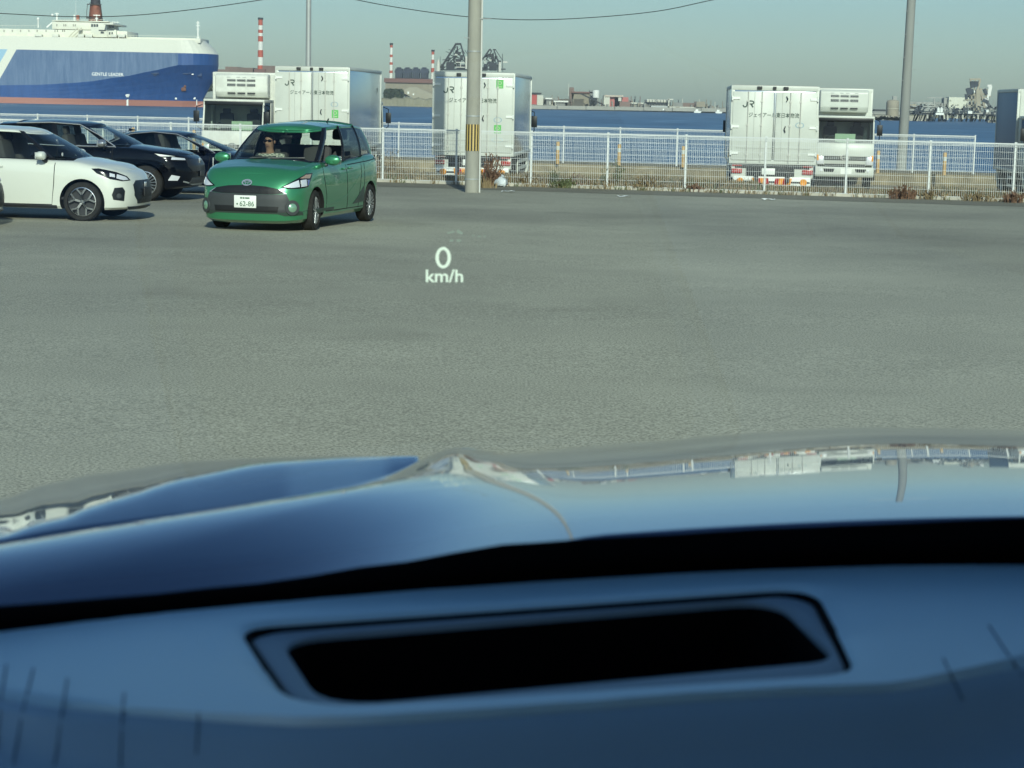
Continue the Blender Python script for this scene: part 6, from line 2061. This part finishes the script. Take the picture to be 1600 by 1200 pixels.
# ---------------------------------------------------- dark sedan
SD = dict(name='sedan', corner=(1.95, 0.70), paint=NAVYP, w=0.91, wr=0.33, axles=(1.45, -1.35), cowl=0.95, tail=-1.75, seat=-0.25, gc=-0.5, crown=0.06, rcrown=0.04, lf=0.7, nf=2.5, lr=0.45, nr=2.8, cb=0.05, ridge=0.012, hr=-0.16,
          zt=[(2.35, 0.68), (2.1, 0.75), (1.6, 0.82), (1.0, 0.88), (0.5, 0.89), (-0.6, 0.90), (-1.5, 0.95), (-2.4, 0.93)],
          zb=[(2.4, 0.20), (1.5, 0.19), (-1.5, 0.19), (-2.4, 0.32)],
          levels=[(0, 2.28, -2.3, 0.83), (0.06, 2.34, -2.35, 0.87), (0.25, 2.39, -2.39, 0.90), (0.5, 2.40, -2.4, 0.905), (0.75, 2.37, -2.38, 0.91), (0.92, 2.3, -2.34, 0.89), (0.98, 2.24, -2.32, 0.85), (1.0, 2.15, -2.28, 0.80)],
          gbase=[(1.12, 0, 'w'), (1.05, 0.44, 'w'), (0.80, 0.70, 'p'), (0.68, 0.735, 's'), (-0.32, 0.77, 'k'), (-0.44, 0.77, 's'), (-1.18, 0.755, 'p'), (-1.70, 0.67, 'p'), (-1.90, 0.58, 'r'), (-1.98, 0, 'r')],
          gtop=[(0.18, 0), (0.14, 0.33), (0.0, 0.50), (-0.10, 0.53), (-0.52, 0.56), (-0.60, 0.56), (-1.02, 0.545), (-1.20, 0.52), (-1.32, 0.45), (-1.36, 0)],
          zr=[(0.25, 1.25), (-0.2, 1.305), (-0.6, 1.315), (-1.0, 1.29), (-1.4, 1.23)], side_glass={5: GLASS_DARK}, rear_glass=GLASS_DARK)
HD = R(-5)
q = at(345, 238, 42.4)
c = Dc = Car('low dark blue black sedan parked farthest in the row, half behind the green minivan', 'car', (q.x - 0.75, 42.5, gz(42.5)), HD, SD, 'cars parked in a row at left')
c.wheels(10, ALLOY, 0, 0.22, 0.70)
c.patch([(-0.5, 0.62), (0.5, 0.62), (0.55, 0.40), (-0.55, 0.40)], 0, 'grille', GRL)
c.lamp([(-0.25, 0.66), (-0.2, 0.71), (0.3, 0.80), (0.25, 0.72)], 48, 'headlight', [([(-0.15, 0.67), (-0.12, 0.70), (0.15, 0.745), (0.15, 0.70)], 'reflector', LAMP)])
sside(c, [(0.74, 0.92), (0.70, 0.6), (0.66, 0.26)]); sside(c, [(-0.36, 0.94), (-0.38, 0.26)])
sside(c, [(0.80, 0.80), (0.80, 0.45)], 0.02, name='fender_trim', m=GALV)
c.handle(-0.2, 0.85, NAVYP)
c.mirrors(0.58, 0.99, 0.97, NAVYP, (0.13, 0.20, 0.14))
mb = MB()
for sd in (-1, 1):
    mb.tube([(0.80, sd * 0.735, 0.895), (0.42, sd * 0.70, 1.09), (-0.08, sd * 0.555, 1.275), (-0.6, sd * 0.60, 1.315), (-1.1, sd * 0.585, 1.26), (-1.55, sd * 0.68, 1.06)], 0.011, 6)
mb.build('chrome_line', CHROME, c.t, True)
MB().prism([(-1.12, 1.33), (-1.32, 1.305), (-1.30, 1.37)], -0.02, 0.02, 'Y').build('roof_fin', NAVYP, c.t, bevel=0.005)
# ------------------------------------------------------------------ the car we sit in
F = thing('car', 'dark blue car seen from its driving seat, with bonnet, dashboard and head up display', 'car', (0, 0, 0))
HOODP = bpy.data.materials.new('midnight_blue_paint')
HOODP.use_nodes = True
_t = HOODP.node_tree
_b = _t.nodes['Principled BSDF']
_b.inputs['Base Color'].default_value = (0.008, 0.05, 0.16, 1)
_b.inputs['Metallic'].default_value = 0.85
_b.inputs['Roughness'].default_value = 0.22
_b.inputs['Coat Weight'].default_value = 1.0
_b.inputs['Coat IOR'].default_value = 2.2
_b.inputs['Coat Roughness'].default_value = 0.012

def quad3(pts):
    """plan curve Y(X) through three points seen in the photograph; each with its depth below the eye"""
    P = [onz(px, py, CAM_Z - H) for px, py, H in pts]
    def f(X):
        r_ = 0.0
        for i in range(3):
            k = P[i].y
            for j in range(3):
                if j != i: k *= (X - P[j].x) / (P[i].x - P[j].x)
            r_ += k
        return r_
    return f
TR = 0.125                                                   # depth of the trough at the left rear
Yb = quad3(((0, 945, 0.302), (800, 852, 0.302), (1600, 811, 0.302)))      # rear edge of the bonnet in plan
SL = [(0.0, 1.5), (0.24, 4.8), (0.34, 5.6), (0.55, 6.6), (0.85, 8.2), (1.1, 10.5), (1.3, 15), (1.5, 30), (1.7, 55)]
_prof = [(0.0, 0.0)]
_h = 0.0
for _k in range(1, 200):
    v = _k * 0.01
    _h += math.tan(R(knots(SL, v - 0.005))) * 0.01
    _prof.append((v, _h))
def drop(v):
    if v <= 0: return v * 0.02
    i = min(int(v / 0.01), len(_prof) - 2)
    return lerp(_prof[i][1], _prof[i + 1][1], (v - i * 0.01) / 0.01)
def lin(ks, y):
    ks = sorted(ks)
    if y <= ks[0][0]:
        (a, va), (b_, vb) = ks[0], ks[1]
        return va + (vb - va) * (y - a) / (b_ - a)
    for (a, va), (b_, vb) in zip(ks, ks[1:]):
        if y <= b_: return lerp(va, vb, (y - a) / (b_ - a))
    return ks[-1][1]
def base_h(X, Y):
    v = Y - Yb(X)
    H = 0.302 + drop(v * lerp(1.05, 0.955, sstep(0.05, 0.50, X)))
    # left rear shoulder: the panel rises forward out of a low trough beside the windscreen
    A = TR * sstep(0.07, -0.28, X)
    H += A * (1 - sstep(-0.06, 0.46, v))
    # long ridge above the driver's wheel
    H -= 0.021 * math.exp(-((X + 0.066) / 0.046) ** 2) * sstep(0.35, 0.9, v)
    return H
DM = 0.016
SP = []
for px, py, dm in ((-260, 893, DM), (0, 850, DM), (280, 806, DM), (450, 776, DM), (560, 752, DM), (612, 735, DM), (655, 722, DM)):
    H = 0.36
    for _ in range(30):
        P = onz(px, py, CAM_Z - H)
        H = min(lerp(H, base_h(P.x, P.y) + dm, 0.4), 0.398)
    SP.append(P)
SP.append(SP[-1] + Vector((0.03, 0.35, -0.06)))
SP.append(SP[-1] + Vector((0.02, 0.6, -0.5)))
def shut_x(Y): return lin([(p.y, p.x) for p in SP], Y)
def shut_h(Y): return base_h(shut_x(Y), Y) + DM
FLW = 0.17
def hood_z(X, Y):
    H = base_h(X, Y)
    xs = shut_x(Y)
    if X < xs + FLW:
        d = max(0.0, min(1.0, (xs + FLW - X) / FLW))
        dm = shut_h(Y) - base_h(xs, Y)
        H += dm * d ** 1.4
    return CAM_Z - H
NXh, NYh = 150, 130
vs, fs = [], []
for j in range(NYh + 1):
    for i in range(NXh + 1):
        v = 1.80 * j / NYh
        if i == 0:
            xs = -0.3
            for _ in range(60): xs = max(-0.8, min(0.2, lerp(xs, shut_x(Yb(xs) + v), 0.3)))
        X = lerp(xs, 1.30, (i / NXh) ** 1.35)
        Y = Yb(X) + v
        vs.append((X, Y, hood_z(X, Y)))
for j in range(NYh):
    for i in range(NXh):
        fs.append((j * (NXh + 1) + i, j * (NXh + 1) + i + 1, (j + 1) * (NXh + 1) + i + 1, (j + 1) * (NXh + 1) + i))
me = MB(); me.add(vs, fs)
ho = me.build('bonnet', HOODP, F, True)
bm = bmesh.new(); bm.from_mesh(ho.data)
bmesh.ops.remove_doubles(bm, verts=bm.verts, dist=0.0004)
bmesh.ops.recalc_face_normals(bm, faces=bm.faces)
bm.to_mesh(ho.data); bm.free()
ho.data.polygons.foreach_set('use_smooth', [True] * len(ho.data.polygons))
so = ho.modifiers.new('thickness', 'SOLIDIFY'); so.thickness = 0.004; so.offset = -1
# left wing beyond the shut line: sections that dip, rise a little and roll away to the outline seen in the photograph
TGT = [(-260, 850), (0, 781), (80, 755), (150, 740), (300, 720), (430, 714), (560, 712), (612, 712), (660, 712)]
def section(p, L, px):
    """points going outwards from p (a point of the shut line) along the sight line; H below the eye"""
    d = Vector((p.x, p.y)).normalized()
    out, H, r_ = [], CAM_Z - p.z, Vector((p.x, p.y)).length
    H += 0.002
    n_ = 46
    f0 = knots([(-260, 0.01), (0, 0.03), (100, 0.06), (200, 0.15), (300, 0.27), (450, 0.56), (640, 0.86)], px)
    for k in range(n_ + 1):
        f = k / 30.0
        out.append((d * (r_ + f * L), H))
        s_ = knots([(0, -8.0), (f0 * 0.75, -3.5), (f0, 3.0), (f0 + 0.03, 7.0), (max(0.9, f0 + 0.05), 8.3), (1.0, 9.0), (1.2, 13.0), (1.6, 42)], f)
        H += math.tan(R(s_)) * L / 30.0
    return out
vs, fs = [], []
NB = 80
for j in range(NB + 1):
    px = lerp(-260, 655, j / NB)
    # point of the shut line in this image column
    best = None
    for k in range(400):
        Y = lerp(SP[0].y - 0.05, SP[6].y + 0.02, k / 399)
        P = Vector((shut_x(Y), Y, CAM_Z - shut_h(Y)))
        q_ = P - CAM
        col = 800 + FPX * q_.dot(c_r) / q_.dot(c_f)
        if best is None or abs(col - px) < best[0]: best = (abs(col - px), P)
    P = best[1] - Vector((0.0015, 0, 0))
    ty = knots(TGT, px)
    lo, hi = 0.004, 0.8
    for _ in range(24):
        L = (lo + hi) / 2
        ymin = 1e9
        for (xy, H) in section(P, L, px):
            q_ = Vector((xy.x, xy.y, -H))
            ymin = min(ymin, 600 - FPX * q_.dot(c_u) / q_.dot(c_f))
        if ymin < ty: hi = L
        else: lo = L
    for (xy, H) in section(P, L, px): vs.append((xy.x, xy.y, CAM_Z - H))
NA = 46
for j in range(NB):
    for i in range(NA):
        fs.append((j * (NA + 1) + i, (j + 1) * (NA + 1) + i, (j + 1) * (NA + 1) + i + 1, j * (NA + 1) + i + 1))
wi = MB().add(vs, fs).build('front_wing', HOODP, F, True)
so = wi.modifiers.new('thickness', 'SOLIDIFY'); so.thickness = 0.004; so.offset = -1

# cowl, wiper, dashboard
lip = quad3(((0, 985, 0.302), (800, 911, 0.302), (1600, 880, 0.302)))      # far edge of the dashboard
def dash_mat(name, col, rough):
    m_ = bpy.data.materials.new(name)
    m_.use_nodes = True
    _t = m_.node_tree
    _b = _t.nodes['Principled BSDF']
    _b.inputs['Base Color'].default_value = (*col, 1)
    _b.inputs['Roughness'].default_value = rough
    _b.inputs['IOR'].default_value = 1.95
    _n = _t.nodes.new('ShaderNodeTexNoise'); _n.inputs['Scale'].default_value = 900
    _bp = _t.nodes.new('ShaderNodeBump'); _bp.inputs['Strength'].default_value = 0.15; _bp.inputs['Distance'].default_value = 0.001
    _t.links.new(_n.outputs[0], _bp.inputs['Height']); _t.links.new(_bp.outputs[0], _b.inputs['Normal'])
    return m_
DASHM = dash_mat('dash_lit', (0.46, 0.76, 0.95), 0.3)  # top of the one dash, sky brightness put into its colour
DASHF = dash_mat('dash_shaded', (0.25, 0.45, 0.64), 0.5)  # darker copy for the face turned from the sky, shade in the colour
PIT = mat('recess_black', (0.003, 0.003, 0.004), 0.7, spec=0.1)
FRIT = mat('cowl_black', (0.003, 0.0035, 0.005), 0.8, spec=0.08)
vs, fs = [], []
n = 60
for i in range(n + 1):
    X = lerp(-0.75, 1.25, i / n)
    a, b_ = lip(X), Yb(X)
    for (Y, H) in ((a + 0.004, 0.325), (a + 0.010, 0.309), (lerp(a, b_, 0.5), 0.310 + 0.5 * TR * sstep(0.07, -0.28, X)), (b_ - 0.006, 0.308 + TR * sstep(0.07, -0.28, X)), (b_ + 0.002, 0.37 + TR * sstep(0.07, -0.28, X))):
        vs.append((X, Y, CAM_Z - H))
for i in range(n):
    for j in range(4):
        fs.append((i * 5 + j, (i + 1) * 5 + j, (i + 1) * 5 + j + 1, i * 5 + j + 1))
MB().add(vs, fs).build('cowl', FRIT, F, True)

# dashboard top with an opening for the projector
q = {}
for key, (px, py) in dict(TL=(374, 974), TR=(1272, 912), BR=(1340, 1050), BL=(466, 1107)).items():
    q[key] = onz(px, py, CAM_Z - 0.301)
iq = {}
for key, (px, py) in dict(TL=(436, 998), TR=(1212, 936), BR=(1308, 1030), BL=(506, 1106)).items():
    iq[key] = onz(px, py, CAM_Z - 0.308)
def rounded(Q, rad, n=7, dz=0.0):
    """ring of points round a quad with rounded corners"""
    ks = ['TL', 'TR', 'BR', 'BL']
    out = []
    for i, k in enumerate(ks):
        p, a, b_ = Q[k], Q[ks[i - 1]], Q[ks[(i + 1) % 4]]
        r_ = rad[k] if isinstance(rad, dict) else rad
        p0 = p + (a - p).normalized() * r_; p1 = p + (b_ - p).normalized() * r_
        for j in range(n + 1):
            t = j / n
            out.append((p0 * (1 - t) ** 2 + p * (2 * t * (1 - t)) + p1 * t * t) + Vector((0, 0, dz)))
    return out
RAD = dict(TL=0.022, TR=0.035, BR=0.03, BL=0.045)
RO = rounded(q, RAD)
RI = rounded(iq, dict(TL=0.03, TR=0.035, BR=0.02, BL=0.04))
ctr = sum(RO, Vector()) / len(RO)
# outer boundary of the flat dash top, matched point by point to the ring
def near_edge(X): return knots([(-0.75, 0.80), (-0.34, 0.955), (-0.20, 0.915), (-0.10, 0.908), (0.20, 0.985), (0.30, 1.04), (0.36, 1.13), (0.50, 1.17), (1.25, 1.25)], X)
def boundary(P):
    """march from the ring outwards to the dash edge"""
    d = (P - ctr); d.z = 0
    d.normalize()
    k = 0.0
    last = P.copy()
    while k < 1.6:
        k += 0.002
        p = P + d * k
        if p.y > lip(p.x) or p.y < near_edge(p.x) or p.x < -0.74 or p.x > 1.24: break
        last = p
    return last
ring_n = len(RO)
# densify the ring so that long sides carry points too
def dense(R_, m=6):
    out = []
    for i, p in enumerate(R_):
        b_ = R_[(i + 1) % len(R_)]
        L = (b_ - p).length
        mm = 1 if L < 0.03 else int(L / 0.015)
        for k in range(mm): out.append((i, k / mm))
    return out
idx = dense(RO)
def pick(R_): return [R_[i].lerp(R_[(i + 1) % len(R_)], t) for i, t in idx]
ro, ri = pick(RO), pick(RI)
m_ = len(ro)
zd = CAM_Z - 0.301
vs, fs = [], []
levels_ = []
ob = [boundary(p) for p in ro]
for f in (0.0, 0.03, 0.08, 0.2, 0.4, 0.6, 0.8, 0.92, 1.0):
    row = []
    for a, b_ in zip(ro, ob):
        p = a.lerp(b_, f)
        p.z = zd - 0.0045 * math.exp(-f * 30) - (0.006 if f == 1.0 else 0)
        row.append(p)
    levels_.append(row)
for row in levels_: vs += row
for j in range(len(levels_) - 1):
    for i in range(m_):
        k = (i + 1) % m_
        fs.append((j * m_ + i, j * m_ + k, (j + 1) * m_ + k, (j + 1) * m_ + i))
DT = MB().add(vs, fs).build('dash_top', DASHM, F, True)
# near face of the dashboard falling towards the driver
vs, fs = [], []
n = 90
prof = ((0.0, 0.0045), (-0.010, 0.010), (-0.020, 0.022), (-0.032, 0.036), (-0.055, 0.047), (-0.13, 0.060), (-0.30, 0.090), (-0.45, 0.16))
for i in range(n + 1):
    X = lerp(-0.74, 1.24, i / n)
    Y = near_edge(X)
    fl = 0.18 + 0.82 * sstep(-0.28, -0.08, X)
    for dy, dz in prof:
        vs.append((X + (0.0 if dy > -0.06 else 0.02), Y + dy, zd - dz * (fl if dy > -0.4 else 1) - (0.012 * (1 - fl) if dy < -0.01 else 0)))
k_ = len(prof)
for i in range(n):
    for j in range(k_ - 1):
        fs.append((i * k_ + j, i * k_ + j + 1, (i + 1) * k_ + j + 1, (i + 1) * k_ + j))
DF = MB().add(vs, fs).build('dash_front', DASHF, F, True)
# grooves in the dash covering
GROOVE = mat('groove', (0.10, 0.19, 0.28), 0.8)
tree = BVHTree.FromPolygons([v.co.copy() for v in DF.data.vertices] + [v.co.copy() for v in DT.data.vertices],
                            [tuple(p.vertices) for p in DF.data.polygons] + [tuple(v + len(DF.data.vertices) for v in p.vertices) for p in DT.data.polygons])
for pts in (((10, 1040), (2, 1090), (-8, 1200)), ((52, 1046), (36, 1110), (16, 1215)), ((105, 1062), (96, 1120), (82, 1215)), ((194, 1084), (190, 1130), (187, 1215)), ((310, 1115), (309, 1140), (306, 1190)), ((1474, 1030), (1492, 1068), (1508, 1102)), ((1545, 978), (1570, 1016), (1604, 1066))):
    P = []
    for k in range(len(pts) - 1):
        for s_ in range(5):
            px, py = lerp(pts[k][0], pts[k + 1][0], s_ / 5), lerp(pts[k][1], pts[k + 1][1], s_ / 5)
            h = tree.ray_cast(CAM, ray(px, py))[0]
            if h: P.append(h + Vector((0, 0, 0.0004)))
    if len(P) > 1: MB().tube(P, 0.00045, 6).build('groove', GROOVE, DF)
# trim ring round the opening, and the dark shaft of the projector
BEZ = mat('bezel_grey', (0.24, 0.35, 0.45), 0.5)
vs, fs = [], []
rows = []
for f, dz in ((-0.02, -0.004), (0.0, -0.009), (0.10, -0.008), (0.3, -0.006), (0.9, -0.0065), (1.0, -0.008), (1.004, -0.0105)):
    rows.append([Vector((lerp(a.x, b_.x, f), lerp(a.y, b_.y, f), zd + dz)) for a, b_ in zip(ro, ri)])
for r_ in rows: vs += r_
for j in range(len(rows) - 1):
    for i in range(m_):
        k = (i + 1) % m_
        fs.append((j * m_ + i, j * m_ + k, (j + 1) * m_ + k, (j + 1) * m_ + i))
bz = MB().add(vs, fs).build('projector_bezel', BEZ, DT, True)
vs, fs = [], []
rows = [[Vector((p.x, p.y, zd - 0.010)) for p in ri], [Vector((lerp(ctr.x, p.x, 1.0), lerp(ctr.y, p.y, 1.0), zd - 0.20)) for p in ri]]
for r_ in rows: vs += r_
for i in range(m_):
    k = (i + 1) % m_
    fs.append((i, k, m_ + k, m_ + i))
fs.append(tuple(range(m_, 2 * m_)))
MB().add(vs, fs).build('projector_recess', PIT, DT)
# seam channel round the trim ring
gr = [Vector((lerp(a.x, b_.x, 0.02), lerp(a.y, b_.y, 0.02), zd - 0.0065)) for a, b_ in zip(ro, ri)]
MB().tube(gr + gr[:1], 0.0032, 6).build('seal', mat('seal_black', (0.002, 0.003, 0.004), 0.9, spec=0.1), bz, True)

# windscreen, and an unseen roof, pillars and closed cabin added to shade the dashboard
YAW = R(18)
cf, cl = Vector((-math.sin(YAW), math.cos(YAW), 0)), Vector((-math.cos(YAW), -math.sin(YAW), 0))   # car forward, car left
CO = Vector((0, 0, 0)) - cl * 0.52                    # centre line of the car lies to the right of the eye
def C(f, l, z): return CO + cf * f + cl * l + Vector((0, 0, z))
WS = glass('windscreen_tint', (0.82, 0.965, 0.915), 0.07, 0.0, 1.45)
vs, fs = [], []
n, k_ = 40, 12
for i in range(n + 1):
    X = lerp(-0.72, 1.22, i / n)
    p0 = Vector((X, lip(X) + 0.022, CAM_Z - 0.300))
    s_ = (p0 - CO).dot(cl)
    p1 = C(0.78 - 0.08 * (s_ / 0.8) ** 2, s_ * 0.86, CAM_Z + 0.155)
    for j in range(k_ + 1):
        t = j / k_
        vs.append(p0.lerp(p1, t) + cf * 0.05 * 4 * t * (1 - t) * 0.6)
for i in range(n):
    for j in range(k_):
        a = i * (k_ + 1) + j
        fs.append((a, a + k_ + 1, a + k_ + 2, a + 1))
ws = MB().add(vs, fs).build('windscreen', WS, F, True)
mb = MB()
roof = []
for f in (0.86, 0.4, -0.4, -1.4, -2.3, -2.6):
    for l in (-0.80, -0.5, 0, 0.5, 0.80):
        zz = CAM_Z + 0.25 + 0.05 * (1 - (l / 0.8) ** 2) - 0.03 * max(0, -f - 1.4) - (0.125 if f > 0.5 else (0.03 if f > 0.3 else 0))
        roof.append(C(f - (0.1 * (l / 0.8) ** 2 if f > 0.5 else 0), l, zz))
mb.add(roof, [(j * 5 + i, j * 5 + i + 1, (j + 1) * 5 + i + 1, (j + 1) * 5 + i) for j in range(5) for i in range(4)])
rf = mb.build('roof', HOODP, F, True)
so = rf.modifiers.new('thickness', 'SOLIDIFY'); so.thickness = 0.04; so.offset = -1
hl_ = [p - Vector((0, 0, 0.05)) for p in roof]
MB().add(hl_, [(j * 5 + i, j * 5 + i + 1, (j + 1) * 5 + i + 1, (j + 1) * 5 + i) for j in range(5) for i in range(4)]).build('bounce_headliner', mat('bounce_cloth', (0.62, 0.61, 0.57), 0.95), F, True)  # unseen pale lining added to bounce light onto the dashboard
mb = MB()
for s_ in (-1, 1):
    mb.bar(C(0.72, s_ * 0.78, CAM_Z + 0.16), C(1.18, s_ * 1.02, CAM_Z - 0.34), 0.09, 0.09)
    mb.bar(C(-0.55, s_ * 0.79, CAM_Z + 0.25), C(-0.50, s_ * 0.92, CAM_Z - 0.34), 0.12, 0.07)
    mb.bar(C(-1.7, s_ * 0.79, CAM_Z + 0.24), C(-1.8, s_ * 0.92, CAM_Z - 0.34), 0.2, 0.07)
mb.build('pillar', BLACK, F, bevel=0.02)
for s_ in (-1, 1):
    mb = MB()
    pr = [C(1.2, s_ * 0.95, CAM_Z - 0.34), C(-2.5, s_ * 0.95, CAM_Z - 0.34), C(-2.5, s_ * 0.98, CAM_Z - 1.30), C(1.2, s_ * 0.98, CAM_Z - 1.30)]
    pr += [p - cl * (s_ * 0.06) for p in pr]
    mb.add(pr, [(0, 1, 2, 3), (7, 6, 5, 4), (0, 4, 5, 1), (1, 5, 6, 2), (2, 6, 7, 3), (3, 7, 4, 0)])
    mb.build('door', HOODP, F, bevel=0.02)
    for a, b_ in ((0.95, -0.5), (-0.6, -1.7)):
        v4 = [C(a, s_ * 0.915, CAM_Z - 0.335), C(b_, s_ * 0.915, CAM_Z - 0.335), C(b_, s_ * 0.80, CAM_Z + 0.22), C(min(a, 0.5), s_ * 0.80, CAM_Z + 0.22)]
        MB().add(v4, [(0, 1, 2, 3)]).build('side_window', GLASS if a > 0 else GLASS_DARK, F)
mb = MB()
pr = [C(-2.5, 0.95, CAM_Z - 1.3), C(-2.5, -0.95, CAM_Z - 1.3), C(-2.55, -0.80, CAM_Z + 0.22), C(-2.55, 0.80, CAM_Z + 0.22)]
pr += [p + cf * 0.05 for p in pr]
mb.add(pr, [(0, 1, 2, 3), (7, 6, 5, 4), (0, 4, 5, 1), (1, 5, 6, 2), (2, 6, 7, 3), (3, 7, 4, 0)])
mb.build('sun_block_tailgate', HOODP, F)  # blank panel added out of view to stop sun from behind
mb = MB()
pr = [C(1.2, 0.93, CAM_Z - 1.28), C(1.2, -0.93, CAM_Z - 1.28), C(-2.5, -0.93, CAM_Z - 1.28), C(-2.5, 0.93, CAM_Z - 1.28)]
pr += [p + Vector((0, 0, 0.05)) for p in pr]
mb.add(pr, [(0, 1, 2, 3), (7, 6, 5, 4), (0, 4, 5, 1), (1, 5, 6, 2), (2, 6, 7, 3), (3, 7, 4, 0)])
mb.build('cabin_floor', mat('cabin_carpet', (0.30, 0.29, 0.27), 0.95), F)  # unseen floor, kept pale to bounce light into the cabin
# black ceramic band along the foot of the windscreen
vs, fs = [], []
FR = [(-120, 962), (0, 951), (200, 936), (400, 915), (600, 886), (800, 853), (1000, 840), (1200, 829), (1600, 812), (1760, 806), (2800, 770)]
n = 60
for i in range(n + 1):
    X = lerp(-0.55, 1.15, i / n)
    p0 = Vector((X, lip(X) + 0.020, CAM_Z - 0.304))
    s_ = (p0 - CO).dot(cl)
    d_ = (C(0.78 - 0.08 * (s_ / 0.8) ** 2, s_ * 0.86, CAM_Z + 0.155) - p0).normalized()
    best = 0.0
    for k in range(200):
        q_ = p0 + d_ * (k * 0.001) - CAM
        px, py = 800 + FPX * q_.dot(c_r) / q_.dot(c_f), 600 - FPX * q_.dot(c_u) / q_.dot(c_f)
        best = k * 0.001
        if py <= knots(FR, px): break
    vs += [p0 - d_ * 0.02, p0 + d_ * best]
for i in range(n): fs.append((2 * i, 2 * i + 2, 2 * i + 3, 2 * i + 1))
fb = MB().add(vs, fs).build('frit_band', FRIT, ws, True)
so = fb.modifiers.new('thickness', 'SOLIDIFY'); so.thickness = 0.003; so.offset = 0
for s_ in (-1, 1):                                     # unseen rear quarter, closed to keep the sun out
    q4 = [C(-1.66, s_ * 0.93, CAM_Z - 0.36), C(-2.5, s_ * 0.95, CAM_Z - 0.36), C(-2.5, s_ * 0.80, CAM_Z + 0.22), C(-1.66, s_ * 0.80, CAM_Z + 0.23)]
    q4 += [p - cl * (s_ * 0.05) for p in q4]
    MB().add(q4, [(0, 1, 2, 3), (7, 6, 5, 4), (0, 4, 5, 1), (1, 5, 6, 2), (2, 6, 7, 3), (3, 7, 4, 0)]).build('sun_block_quarter', HOODP, F)
mb = MB()
fb_ = []
for f, z in ((1.15, 0.5), (2.30, 0.5), (2.42, 0.75), (2.36, 1.18), (1.15, 1.24)):
    fb_ += [C(f, 0.90, z), C(f, -0.90, z)]
mb.add(fb_, [(0, 2, 4, 6, 8), (9, 7, 5, 3, 1)] + [(2 * i, 2 * i + 1, 2 * ((i + 1) % 5) + 1, 2 * ((i + 1) % 5)) for i in range(5)])
mb.build('front_body', HOODP, F, bevel=0.04)
for f in (1.75, -1.75):
    for l in (-0.86, 0.86):
        c_ = C(f, l, 0.40)
        wheel(F, (c_.x, c_.y, c_.z), 0.40, 0.25, -1 if l > 0 else 1, spokes=6, rot=YAW - math.pi / 2)
# glow of the head up display, at the distance its mirror throws the image to
HUD = emit('display_glow', (0.90, 1.0, 0.84), 0.95)
HUDF = emit('display_glow_faint', (0.80, 0.95, 0.80), 0.36)
HY = 2.9
def hud_pt(px, py): return at(px, py, HY)
mb = MB()
def hud_text(s, x0, y0, x1, y1):
    o = hud_pt(x0, y1); r_ = hud_pt(x1, y1) - o; u_ = hud_pt(x0, y0) - o
    vs, fs = text_geo(s)
    mb.add([o + r_ * x + u_ * y for x, y in vs], fs)
stroke_pts = [(692.5 + 9.8 * math.sin(a), 402.5 - 14.2 * math.cos(a)) for a in [k * 2 * math.pi / 32 for k in range(33)]]
vs = []
for k in range(32):
    a = k * 2 * math.pi / 32
    vs += [hud_pt(692.5 + 12.0 * math.sin(a), 402.5 - 16.6 * math.cos(a)), hud_pt(692.5 + 6.9 * math.sin(a), 402.5 - 12.2 * math.cos(a))]
mb.add(vs, [(2 * k, 2 * ((k + 1) % 32), 2 * ((k + 1) % 32) + 1, 2 * k + 1) for k in range(32)])
hud_text('km/h', 665.5, 421, 723.5, 441)
hu = mb.build('head_up_readout', HUD, ws)
so = hu.modifiers.new('weight', 'SOLIDIFY'); so.thickness = 0.001
mb = MB()
def faint(pts, w_):
    P = [hud_pt(*p) for p in pts]
    for a, b_ in zip(P, P[1:]): mb.bar(a, b_, w_, w_)
faint([(699, 364.5), (706, 362.5), (710, 361.8)], 0.0020); faint([(714, 359.5), (717.5, 362), (723, 365)], 0.0026); faint([(714, 363), (722, 365.5)], 0.0016)
faint([(702.5, 375.8), (708.5, 375.8)], 0.0026); faint([(713.5, 375.8), (720, 375.8)], 0.0026)
faint([(738, 367), (741, 369)], 0.0013); faint([(746, 369.5), (752, 369)], 0.0013); faint([(756, 367.5), (758, 370)], 0.0013)
mb.build('head_up_symbol', HUDF, ws)

# ------------------------------------------------------------------ sea air
hz = MB()
hz.box((0, 1470, 70 + SEA_Z - 1), (9000, 3060, 142))
HZ = bpy.data.materials.new('sea_air')
HZ.use_nodes = True
_t = HZ.node_tree
for _n in list(_t.nodes):
    if _n.type != 'OUTPUT_MATERIAL': _t.nodes.remove(_n)
_o = [n for n in _t.nodes if n.type == 'OUTPUT_MATERIAL'][0]
_v = _t.nodes.new('ShaderNodeVolumePrincipled')
_v.inputs['Color'].default_value = (0.85, 0.93, 0.97, 1)
_v.inputs['Density'].default_value = 0.00011
_v.inputs['Anisotropy'].default_value = 0.0
_t.links.new(_v.outputs[0], _o.inputs['Volume'])
tag(hz.build('haze', HZ), kind='stuff')
